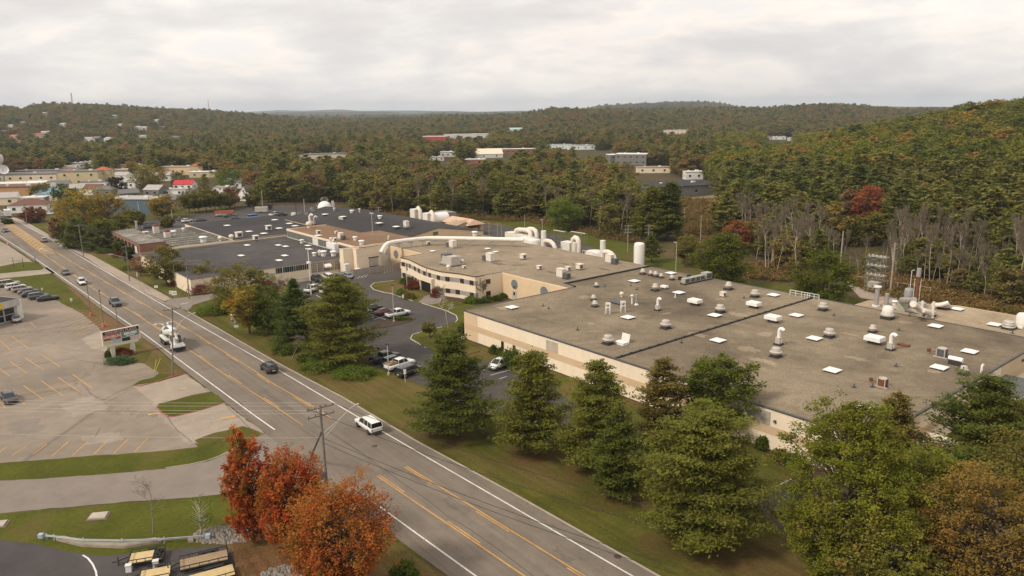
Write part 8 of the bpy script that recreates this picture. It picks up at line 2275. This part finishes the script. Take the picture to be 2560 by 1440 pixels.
woodpole('pale pole in the town beside the yellow tower',283,470,283,415,(1.2,)); woodpole('pale pole right of the cream shops',526,452,524,408,(1.2,)); woodpole('pole above the orange shop in the town',170,470,170,440,(1.4,))
woodpole('pale pole beside the sandy lot in the valley',1675,428,1675,408,(2.5,),r=.25); woodpole('pole standing by the forest stop right of the grey shed',1772,460,1772,412,(1.5,),r=.2); woodpole('pole by the brick factory in the valley',1357,372,1357,350,(2,),r=.3)
# substation lattice tower and gantry
def lattice(t,w,d,h,nb,m,r=.035):
    s=MB()
    for x in (-w/2,w/2):
        for y in (-d/2,d/2): s.tube([(x,y,0),(x,y,h)],r*1.6,5)
    for k in range(nb):
        z0,z1=h*k/nb,h*(k+1)/nb
        for y in (-d/2,d/2):
            s.tube([(-w/2,y,z0),(w/2,y,z1)],r,4).tube([(w/2,y,z0),(-w/2,y,z1)],r,4).tube([(-w/2,y,z1),(w/2,y,z1)],r,4)
        for x in (-w/2,w/2): s.tube([(x,-d/2,z0),(x,d/2,z1)],r,4).tube([(x,-d/2,z1),(x,d/2,z1)],r,4)
    return s.build('lattice_frame',m,t)
p=P(2184,728); t=thing('substation_tower','grey lattice switch tower with insulator rows behind the hall','lattice tower',p,ROTA); h=htop(p,2188,640)
lattice(t,3.6,3.0,h,7,M('tower_steel',(0.26,0.245,0.225)))
for z in (h -.3,h -2.6,h -5): 
    b_=MB().box((0,0,z),(4.6,.16,.16)).box((0,1.5,z),(4.6,.16,.16)).build('beam',M_GALVW,t)
    s=MB()
    for k in range(5): s.cyl((-2+k,0,z+.16),.12,.5,8)
    s.build('insulator',M_WHT,b_)['kind']='stuff'
MB().box((0,0,.2),(2.6,2,2.2)).build('switch_cabinet',M_GALVW,t)
t=thing('chain_link_fence','pale chain link fence around the lattice switch tower','fence',P(2200,730),ROTA)
s=MB()
for k in range(8): s.cyl((-8+k*2.6,4,0),.06,2.2,6)
s.build('post',M_GALVW,t)['kind']='stuff'; MB().tube([(-8,4,2.2),(10.2,4,2.2)],.04,5).tube([(-8,4,.1),(10.2,4,.1)],.04,5).build('rail',M_GALVW,t)
for i,(x,y,ty,w) in enumerate([(1445,612,582,6),(1398,606,578,5)]):
    p=P(x,y); t=thing('switch_gantry','thin steel switch gantry behind the scrubbers, %s one' % ('right','left')[i],'gantry',p,ROTA); h=htop(p,x,ty); lattice(t,w,3,h,2,M('gantry_steel',(0.25,0.22,0.19)),.035); MB().box((0,0,h),(w+1,.2,.2)).build('beam',M_DUCT,t)
# fence by the loading dock
t=thing('chain_link_fence','grey slatted chain link fence between the dock and the wavy office','fence',W(-191,106),ROTA)
FM=M('fence_slats',(0.33,0.29,0.25),.8,.15,3)
MB().box((0,1,0.05),(.06,15.5,1.9)).build('mesh_panel',FM,t)
for k in range(7): MB().cyl((.06,-6.6+k*2.55,0),.06,2.1,6).build('post',M_GALVW,t)
t=thing('retaining_wall','low cream retaining wall in front of the workshop windows','wall',W(-194.6,86),ROTA); MB().box((0,2,0),(.4,27,1.0)).build('wall',M_CREAM2,t); MB().box((0,2,1.0),(.6,27,.1)).build('coping',M_CURB,t)
for i,(a,b) in enumerate([(-194.8,99.3),(-193.5,102.0)]):
    t=thing('white_locker','white %s beside the loading block' % ('upright tank cabinet','low cabinet with pipes')[i],'cabinet',W(a,b),ROTA); MB().box((0,0,0),(1.3,1.3,3.0 if i== 0 else 1.5)).build('body',M_WHT,t); MB().box((0,0,3.0 if i== 0 else 1.5),(1.5,1.5,.12)).build('lid',M_DOME,t)
# flagpole
t=thing('flag_pole','white flag pole with a limp furled flag before the wavy office','flag pole',P(1018,725)); h=htop(t.location,1017,655); MB().cyl((0,0,0),.08,h,8,.05).build('pole',M_LPOLE,t)
MB().add([(.05,0,h -.3),(.35,.1,h -.5),(.3,.05,h -1.4),(.45,0,h -2.2),(.1,0,h -2.3),(.05,0,h -1.2),(.15,.12,h -2.2),(.2,.15,h -.5)],[(0,1,2,5),(5,2,3,4),(0,5,2,7),(5,4,6,2)]).build('flag',M('flag_cloth',(0.30,0.13,0.14),.8,.5,3),t)

# ================================================================== SIGNS AND LETTERING
def text(body,size,m,parent,loc,rot=(PI/2,0,0),name='lettering',sx=1.0,ext=.01):
    c=bpy.data.curves.new(name,'FONT'); c.body=body; c.size=size; c.extrude=ext; c.align_x='CENTER'; c.align_y='CENTER'; c.offset=size*.028
    o=bpy.data.objects.new(name,c); COL.objects.link(o)
    dg=bpy.context.evaluated_depsgraph_get(); me=bpy.data.meshes.new_from_object(o.evaluated_get(dg)); bpy.data.objects.remove(o); bpy.data.curves.remove(c)
    me.materials.clear(); me.materials.append(m)
    o=bpy.data.objects.new(name,me); COL.objects.link(o); o.parent=parent; o.location=loc; o.rotation_euler=rot; o.scale=(sx,1,1); return o
bl,br_=P(284,893),P(334,882); v=br_ -bl; ang=math.atan2(v.y,v.x); c0=(bl+br_)/2
t=thing('plaza_sign','white plaza sign on two square posts with coloured shop panels','sign',c0,ang)
Ls=v.length; M_SW=M('sign_white',(0.66,0.60,0.50),.6,.08)
for s_ in (-1,1): MB().box((s_*Ls/2,0,0),(.75,.5,2.3)).build('post',M_SW,t)
w_=6.9; z0=2.55; z1=5.35
MB().box((0,0,2.2),(w_*.86,.7,.36)).build('beam',M_SW,t)
fr_=MB().box((0,0,z0),(w_,.45,z1 -z0)).build('cabinet',M_SW,t)
def panel(x0,x1,za,zb,col,nm='shop_panel'): return MB().box(((x0+x1)/2,-.235,za),(x1 -x0,.03,zb -za)).build(nm,M('panel_%s' % str(col),col,.5,.05),t)
T=panel(-3.25,3.25,4.62,5.25,(0.020,0.012,0.022),'title_panel')
MSG=M('sign_letter_pink',(0.62,0.40,0.36),.5); MSW=M('sign_letter_white',(0.78,0.76,0.72),.5)
text('GRIDIRON PLAZA',.64,MSG,T,(0,-.27,4.935),sx=1.12)
R_=panel(-3.2,-.15,3.45,4.55,(0.42,0.07,0.045)); text('GRIDIRON',.62,MSW,R_,(-1.68,-.27,4.12)); text('FITNESS',.26,MSW,R_,(-1.5,-.27,3.66))
G2=panel(.0,3.2,3.55,4.55,(0.13,0.25,0.23))
MB().box((.95,-.27,3.98),(1.05,.03,.42)).box((2.2,-.27,3.98),(1.2,.03,.42)).box((1.6,-.27,3.68),(1.7,.03,.16)).build('blurred_lettering',MSW,G2)
text('FOR RENT',.3,M('teal_letter',(0.10,0.20,0.19)),G2,(1.6,-.30,4.19)) if False else None
panel(-3.2,-1.75,2.75,3.3,(0.50,0.55,0.30)); panel(-1.7,-.15,2.75,3.4,(0.38,0.50,0.55)); panel(.0,1.5,2.75,3.45,(0.025,0.035,0.025)); panel(1.55,3.2,2.75,3.5,(0.62,0.48,0.47))
# speed limit sign
p=P(1068,1092); t=thing('speed_sign','white speed limit 30 sign on a thin post beside the lawn tree row','road sign',p,ROAD -PI/2+.25)
h=htop(p,1066,1038); MB().box((0,.04,0),(.08,.06,h -.1)).build('post',M_GALV,t)
pn=MB().box((0,0,h -1.0),(.8,.04,1.0)).build('sign_panel',M_DOME,t)
t.rotation_euler.z=math.atan2(p.y,p.x) -PI/2+PI*0+.12
text('30',.52,M('sign_black',(0.02,0.02,0.02)),pn,(0,-.03,h -.66)); text('SPEED',.17,M('sign_black'),pn,(0,-.03,h -.16)); text('LIMIT',.17,M('sign_black'),pn,(0,-.03,h -.33))
# little white signs in the lawns
for i,(x,y,hh,ww) in enumerate([(391,724,1.0,.9),(429,741,1.3,1.0),(437,746,1.7,1.2),(591,823,.8,.9),(152,622,1.6,1.0),(1018 -10,752,1.4,.4),(106,730,1.0,.4),(179,758,1.1,.5),(344,700,2.0,.3),(1178 -20,852,.8,.8)]):
    lab=['small white lawn sign left of the driveway pair','white lawn sign beside the wide crossarm pole, left of the pair','larger white lawn sign at the driveway mouth','tilted small white sign on the lawn before the orange tinged maple','white notice board under the trees left of the first driveway','narrow white marker in the grass clump before the office','small white stake sign on the plaza verge, left one','small white stake sign on the plaza verge, right one','grey marker post on the lawn before the brown tree','small white sign among bushes by the cream wall end'][i]
    p=P(x,y); t=thing('lawn_sign',lab,'sign',p,math.atan2(p.y,p.x) -PI/2+random.uniform(-.3,.3),'small lawn signs')
    MB().box((0,0,hh*.5),(ww,.05,hh*.62)).build('sign_panel',M_DOME,t); MB().box((0,.05,0),(.08,.06,hh)).build('post',M_GALVW,t)
    if i in (1,2): MB().box((0,-.04,hh*.85),(ww*.7,.02,.08)).box((0,-.04,hh*.7),(ww*.6,.02,.08)).build('lettering',M('sign_black',(0.02,0.02,0.02)),t)
p=P(584,806); t=thing('lawn_sign_board','white board sign on a grey block under the orange tinged maple','sign',p,-.4); MB().box((0,0,.7),(1.4,.2,1.1)).build('board',M_DOME,t); MB().box((0,0,0),(1.5,.4,.7)).build('base',M('sign_block',(0.33,0.34,0.35)),t)
p=P(1013,956); t=thing('lot_sign','thin white sign post at the lower corner of the company lot','sign',p,.3); MB().box((0,0,0),(.08,.08,2.4)).build('post',M_WHT,t); MB().box((0,-.05,1.5),(.45,.04,.9)).build('sign_panel',M_DOME,t)
# barrel, hydrant, sign frames, yellow markers
t=thing('traffic_barrel','orange and white striped barrel on the concrete yard at the left','traffic barrel',P(20,612)); MB().cyl((0,0,0),.35,1.05,14,.28).build('body',M('barrel_orange',(0.60,0.14,0.06),.6),t)
MB().cyl((0,0,.35),.345,.14,14,.335).cyl((0,0,.7),.325,.14,14,.31).build('stripe',M_DOME,t)
t=thing('hydrant','small red hydrant at the tip of the grass verge','hydrant',P(129,688)); MB().cyl((0,0,0),.16,.7,10).cyl((0,0,.7),.12,.15,10,.04).build('body',PAINT['red'],t); MB().tube([(-.28,0,.5),(.28,0,.5)],.08,8).build('outlet',PAINT['red'],t)
t=thing('sign_frame','empty dark two post sign frame on the left verge','sign frame',P(47,668)); MB().cyl((-1.5,0,0),.07,3.0,6).build('post',M_TRIM,t); MB().cyl((1.5,0,0),.07,3.0,6).build('post',M_TRIM,t); MB().tube([(-1.5,0,2.0),(1.5,0,2.0)],.05,5).build('bar',M_TRIM,t)
t=thing('marker_post','short dark post at the road edge beside the left verge','post',P(89,656)); MB().cyl((0,0,0),.09,1.7,8).build('post',M_TRIM,t); MB().cyl((0,0,1.7),.12,.1,8).build('cap',M_TRIM,t)
for i,(x,y) in enumerate([(385,933),(388,930)]):
    t=thing('guy_marker','slanting yellow guy wire sleeve on the verge tip, %s one' % ('left','right')[i],'guy wire sleeve',P(x,y)); MB().tube([(0,0,0),(.5+.5*i,.5,2.4)],.06,6).build('sleeve',M('yellow_sleeve',(0.55,0.48,0.08),.6),t); MB().cyl((0,0,0),.1,.12,6).build('anchor',M_GALV,t)
# bench
p=P(1864,1146); t=thing('park_bench','small wooden bench on the lawn by the hall wall','bench',p,ROTA+.15); MW=M('bench_wood',(0.26,0.125,0.05),.8,.2,3)
s=MB(); [s.box((0,-.25+k*.17,.44),(2.1,.14,.05)) for k in range(3)]; s.build('seat',MW,t)
s=MB(); [s.box((0,.32,.62+k*.18),(2.1,.05,.13)) for k in range(2)]; s.build('backrest',MW,t)
for x in (-.85,.85): MB().box((x,.05,0),(.1,.6,.44)).box((x,.33,.44),(.1,.08,.5)).build('leg',MW,t)
# satellite dish in the town
t=thing('satellite_dish','huge white satellite dish above the town roofs at the left edge','satellite dish',PT(2,455)); mb=MB(); lathe_axis(mb,(0,0,13),(-3,1,15.2),[(.5,0),(3.0,.10),(5.0,.35),(6.4,.8)],24); mb.build('reflector',M_WHT,t); MB().cyl((0,0,0),.8,13,10).build('mast',M_GALV,t)
t=thing('satellite_dish','smaller tilted white dish right of the huge one','satellite dish',PT(12,458)); mb=MB(); lathe_axis(mb,(0,0,9),(1.5,-1.5,9.8),[(.3,0),(2.2,.3),(3.4,.8)],20); mb.build('reflector',M_DOME,t); MB().cyl((0,0,0),.5,9,8).build('mast',M_GALV,t)
# masts on the ridges
def mast(label,px,topy,r,w,m):
    d=ray(px,280); k=r/math.hypot(d[0],d[1]); x,y=d[0]*k,d[1]*k; z=float(hills(x,y)); t=thing('radio_mast',label,'radio mast',(x,y,z),0); h=zray(px,topy,r) -z
    s=MB()
    for sx in (-1,1):
        for sy in (-1,1): s.tube([(sx*w,sy*w,0),(sx*w*.6,sy*w*.6,h)],w*.16,4)
    n=12
    for i in range(n):
        z0_,z1_=h*i/n,h*(i+1)/n; a=w*(1 -.4*i/n)
        s.tube([(-a,-a,z0_),(a,-a,z1_)],w*.1,4).tube([(a,-a,z0_),(-a,-a,z1_)],w*.1,4).tube([(-a,-a,z1_),(a,-a,z1_)],w*.12,4)
    s.build('lattice_frame',m,t); s=MB()
    if w > 1.2:
        for f in (.62,.75,.88,.99): s.cyl((0,0,h*f),w*1.5,1.6,10)
        s.build('antenna',M_GALVW,t)['kind']='stuff'
mast('lattice radio mast with antenna rings on the left ridge',184,234,2280,1.3,M('mast_steel',(0.30,0.20,0.17),.7)); mast('very thin red and white mast right of the lattice one on the ridge',523,250,2380,.9,M('mast_red',(0.35,0.16,0.13),.7))
# ================================================================== GUARDRAIL, HEADWALL, ROCKS, TRAILERS
gp=pp([(116,1351),(135,1353),(208,1362),(305,1364),(410,1360),(512,1352)])
t=thing('guardrail','galvanised steel guardrail beside the trailer lot','guardrail',gp[0]); o=t.location.copy(); s=MB(); M_RAIL=M('rail_steel',(0.33,0.35,0.36),.4,.15,1,metal=.3)
prof=[(-.03,.58),(.05,.53),(-.03,.47),(.05,.41),(-.03,.36)]
for a,b in zip(gp,gp[1:]):
    d=(b -a); d.normalize(); nn_=Vector((d.y,-d.x,0))
    for (x0,z0_),(x1,z1_) in zip(prof,prof[1:]):
        q=[a -o+nn_*x0+Vector((0,0,z0_+.12)),b -o+nn_*x0+Vector((0,0,z0_+.12)),b -o+nn_*x1+Vector((0,0,z1_+.12)),a -o+nn_*x1+Vector((0,0,z1_+.12))]
        s.add(q,[(0,1,2,3),(3,2,1,0)])
s.build('rail',M_RAIL,t)
for k,f in enumerate([0,.2,.4,.6,.8,1.0]):
    i=min(len(gp) -2,int(f*(len(gp) -1))); q=gp[i].lerp(gp[i+1],f*(len(gp) -1) -i) -o; MB().box((q.x,q.y+.12,0),(.15,.15,.75)).build('post',M_GALV,t)
e0,e1=gp[0] -o,gp[-1] -o; MB().box((e0.x -.5,e0.y,.35),(.5,.45,.45)).build('end_cap',M('end_cap_blue',(0.36,0.45,0.50)),t); MB().box((e1.x+.4,e1.y,.35),(.5,.45,.45)).build('end_cap',M('end_cap_blue'),t)
for i,poly in enumerate([[(140,1352),(152,1345),(210,1360),(305,1364),(400,1350),(405,1357),(310,1372),(205,1368)],[(470,1350),(484,1350),(484,1356),(470,1357)]]):
    q=[(v.x,v.y) for v in pp(poly)]; t=thing('headwall',['stepped concrete block headwall behind the guardrail','single concrete block at the right end of the guardrail'][i],'headwall',(0,0,0)); MB().prism(q,0,.3).build('block',M('weathered_concrete',(0.34,0.29,0.23),.9,.25,1.5),t)
    c=sum((Vector(v) for v in q),Vector((0,0)))/len(q); MB().prism([tuple(c+(Vector(v) -c)*.93) for v in q],.3,.36).build('cap',M('weathered_concrete'),t)
def rocks(label,cx_,cy_,n,rad,seed):
    g=random.Random(seed); c=P(cx_,cy_); s=MB()
    for _ in range(n):
        a=g.uniform(0,6.3); r=rad*math.sqrt(g.random()); x,y=r*math.cos(a)*1.5,r*math.sin(a)*.8; k=g.uniform(.12,.4)
        vs=[(x+k*g.uniform(.6,1.1)*math.cos(2*PI*j/6),y+k*g.uniform(.6,1.1)*math.sin(2*PI*j/6),g.uniform(0,.1)+(rad -r)*.1) for j in range(6)]+[(x,y,k*g.uniform(.6,1.0)+(rad -r)*.18)]
        s.add(vs,[(j,(j+1) % 6,6) for j in range(6)])
    o=s.build('rock_pile',M('grey_rock',(0.27,0.24,0.205),.9,.4,2),None,c); return tag(o,label,'rocks',kind='stuff')
rocks('pile of grey riprap stones left of the red maples',560,1338,420,2.2,1); rocks('trail of grey riprap stones under the red maples',625,1335,300,2.0,2); rocks('patch of pale stones at the bottom edge below the orange maple',722,1436,300,1.8,3)
t=thing('drain_pipe','dark round drain pipe mouth among the riprap stones','drain pipe',P(566,1341),.3); MB().lathe((0,0,-.02),[(.22,-.3),(.3,-.3),(.3,.8),(.22,.8),(.22,-.3)],16,axis='y').build('pipe',M_TRIM,t); MB().box((0,.3,0),(1.0,.2,.12)).build('collar',M_CONC,t)
M_DECK=M('trailer_plywood',(0.62,0.47,0.24),.8,.14,2,kind='Object'); M_PLANK=mat_panel('trailer_planks',(0.50,0.36,0.22),.6,.3,1,.2)
def trailer(label,x0,y0,x1,y1,x2,y2,deck,ramp=False,open_end=False,blocks=False):
    """tongue-end left corner, far right corner pixels along the near side, then the far side corner"""
    a,b,c=P(x0,y0),P(x1,y1),P(x2,y2); d=b -a; L=d.length; ang=math.atan2(d.y,d.x); Wd=2.1
    o=(a+b)/2+Vector((-d.y,d.x,0)).normalized()*Wd/2
    t=thing('utility_trailer',label,'trailer',o,ang,'open trailers on the black lot')
    MB().box((0,0,.5),(L,Wd,.12)).build('deck',deck,t)
    f=MB(); z=.95
    for s_ in (-1,1):
        f.box((0,s_*Wd/2,z),(L,.07,.07)).box((0,s_*Wd/2,.48),(L,.09,.14)); n=int(L/.8)
        for k in range(n+1): f.box((-L/2+L*k/n,s_*Wd/2,.5),(.06,.06,.48))
    f.box((-L/2,0,z),(.07,Wd,.07)).box((-L/2,0,.45),(.1,Wd,.14)).box((L/2,0,.45),(.1,Wd,.14))
    for k in range(5): f.box((-L/2,-Wd/2+Wd*k/4,.5),(.05,.05,.48))
    f.build('frame',M_TRIM,t)
    MB().tube([(-L/2,-.7,.5),(-L/2 -1.3,0,.5)],.06,5).tube([(-L/2,.7,.5),(-L/2 -1.3,0,.5)],.06,5).tube([(-L/2 -1.2,0,.5),(-L/2 -1.7,0,.5)],.06,5).build('tongue',M_TRIM,t)
    MB().cyl((-L/2 -1.1,0,.0),.05,1.0,6).build('jack',M_TRIM,t)
    for s_ in (-1,1):
        for k in ((-.45,.45) if L > 4.5 else (0,)):
            MB().lathe((L*.12+k,s_*(Wd/2+.18),.33),[(.33,-.1),(.33,.1)],14,axis='y').build('wheel',M_TYRE,t)
        MB().box((L*.12,s_*(Wd/2+.18),.68),(1.9 if L > 4.5 else .9,.26,.06)).build('fender',M_TRIM,t)
    if ramp:
        r=MB().box((L/2+.03,0,.5),(.05,Wd,.08)).box((L/2+.03,0,2.0),(.05,Wd,.08))
        for k in range(7): r.box((L/2+.03,-Wd/2+Wd*k/6,.5),(.05,.05,1.5))
        for z_ in (.9,1.3,1.7): r.box((L/2+.03,0,z_),(.03,Wd,.04))
        r.build('ramp',M_TRIM,t)
    if open_end:
        MB().box((L*.34,0,.625),(L*.32,Wd*.92,.02)).build('bare_floor',M_TRIM,t)
        s=MB(); s.box((L*.34,0,.66),(.06,Wd,.05)).box((L*.2,0,.66),(.06,Wd,.05)); s.build('crossbar',M_TRIM,t)
        for q in ((L*.38,.4),(L*.34,-.35)): MB().lathe((q[0],q[1],.66),[(.3,0),(.36,.08),(.3,.18),(.15,.16),(.15,.02)],14).build('spare_tyre',M_TYRE,t)
    if blocks:
        for i,x in enumerate((-L/2+.1,L/2 -.6)):
            MBk=thing('plastic_crate','white plastic crate under the %s end of the small trailer' % ('left','right')[i],'crate',o+Vector((math.cos(ang)*x+math.sin(ang)*1.45,math.sin(ang)*x -math.cos(ang)*1.45,0)),ang)
            MB().box((0,0,0),(.55,.5,.75),0,0,.92).build('body',M_DOME,MBk); MB().box((0,0,.75),(.6,.54,.06)).build('rim',M_WHT,MBk)
    return t
trailer('small open trailer with pale plywood deck and two spare tyres',322,1424,408,1410,0,0,M_DECK,open_end=True,blocks=True)
trailer('long open trailer with brown plank deck and a raised mesh ramp',452,1440,572,1412,0,0,M_PLANK,ramp=True)
trailer('open trailer with yellow plywood deck and raised ramp at the bottom edge',468,1484,590,1450,0,0,M_DECK,ramp=True)
trailer('small trailer of which only the yellow deck shows at the bottom edge',350,1470,425,1455,0,0,M_DECK)
# ================================================================== AIR
def steam():
    m,nt,b=principled('steam'); out=[n for n in nt.nodes if n.type== 'OUTPUT_MATERIAL'][0]
    a=tramp(nt,tnoise(nt,coord(nt,'Object'),0.35,5,.7),[(0.42,0.0),(0.75,0.45)])
    setb(nt,b,(.85,.83,.8),1.0,spec=0); tr=N(nt,'ShaderNodeBsdfTranslucent'); tr.inputs[0].default_value=(.85,.83,.8,1)
    m1=N(nt,'ShaderNodeMixShader'); nt.links.new(b.outputs[0],m1.inputs[1]); nt.links.new(tr.outputs[0],m1.inputs[2])
    tp=N(nt,'ShaderNodeBsdfTransparent'); m2=N(nt,'ShaderNodeMixShader'); nt.links.new(a,m2.inputs[0]); nt.links.new(tp.outputs[0],m2.inputs[1]); nt.links.new(m1.outputs[0],m2.inputs[2]); nt.links.new(m2.outputs[0],out.inputs[0])
    s=MB(); g=random.Random(3)
    for k in range(4):
        f=k/3; r=.8+.9*f; c=(.5+7*f,f,.3+5.2*f)
        s.lathe(c,[(.01,-r*.7)]+[(r*math.cos(t),r*.7*math.sin(t)) for t in (-1,-.5,0,.5,1)]+[(.01,r*.7)],12)
    o=s.build('steam',m,None,P(763,536,7)); tag(o,'thin pale steam drifting up from the vents behind the brown roof','steam',kind='stuff')
steam()
hz=bpy.data.materials.new('haze'); hz.use_nodes=True; nt=hz.node_tree; nt.nodes.clear()
out=N(nt,'ShaderNodeOutputMaterial'); v=N(nt,'ShaderNodeVolumePrincipled'); v.inputs['Density'].default_value=0.000085; v.inputs['Color'].default_value=(0.78,0.88,1.0,1); v.inputs['Anisotropy'].default_value=0.2
nt.links.new(v.outputs[0],out.inputs['Volume'])
o=MB().box((0,0,-1.2),(31000,31000,232)).build('haze',hz); tag(o,'faint blue haze over the far hills','haze',kind='stuff')
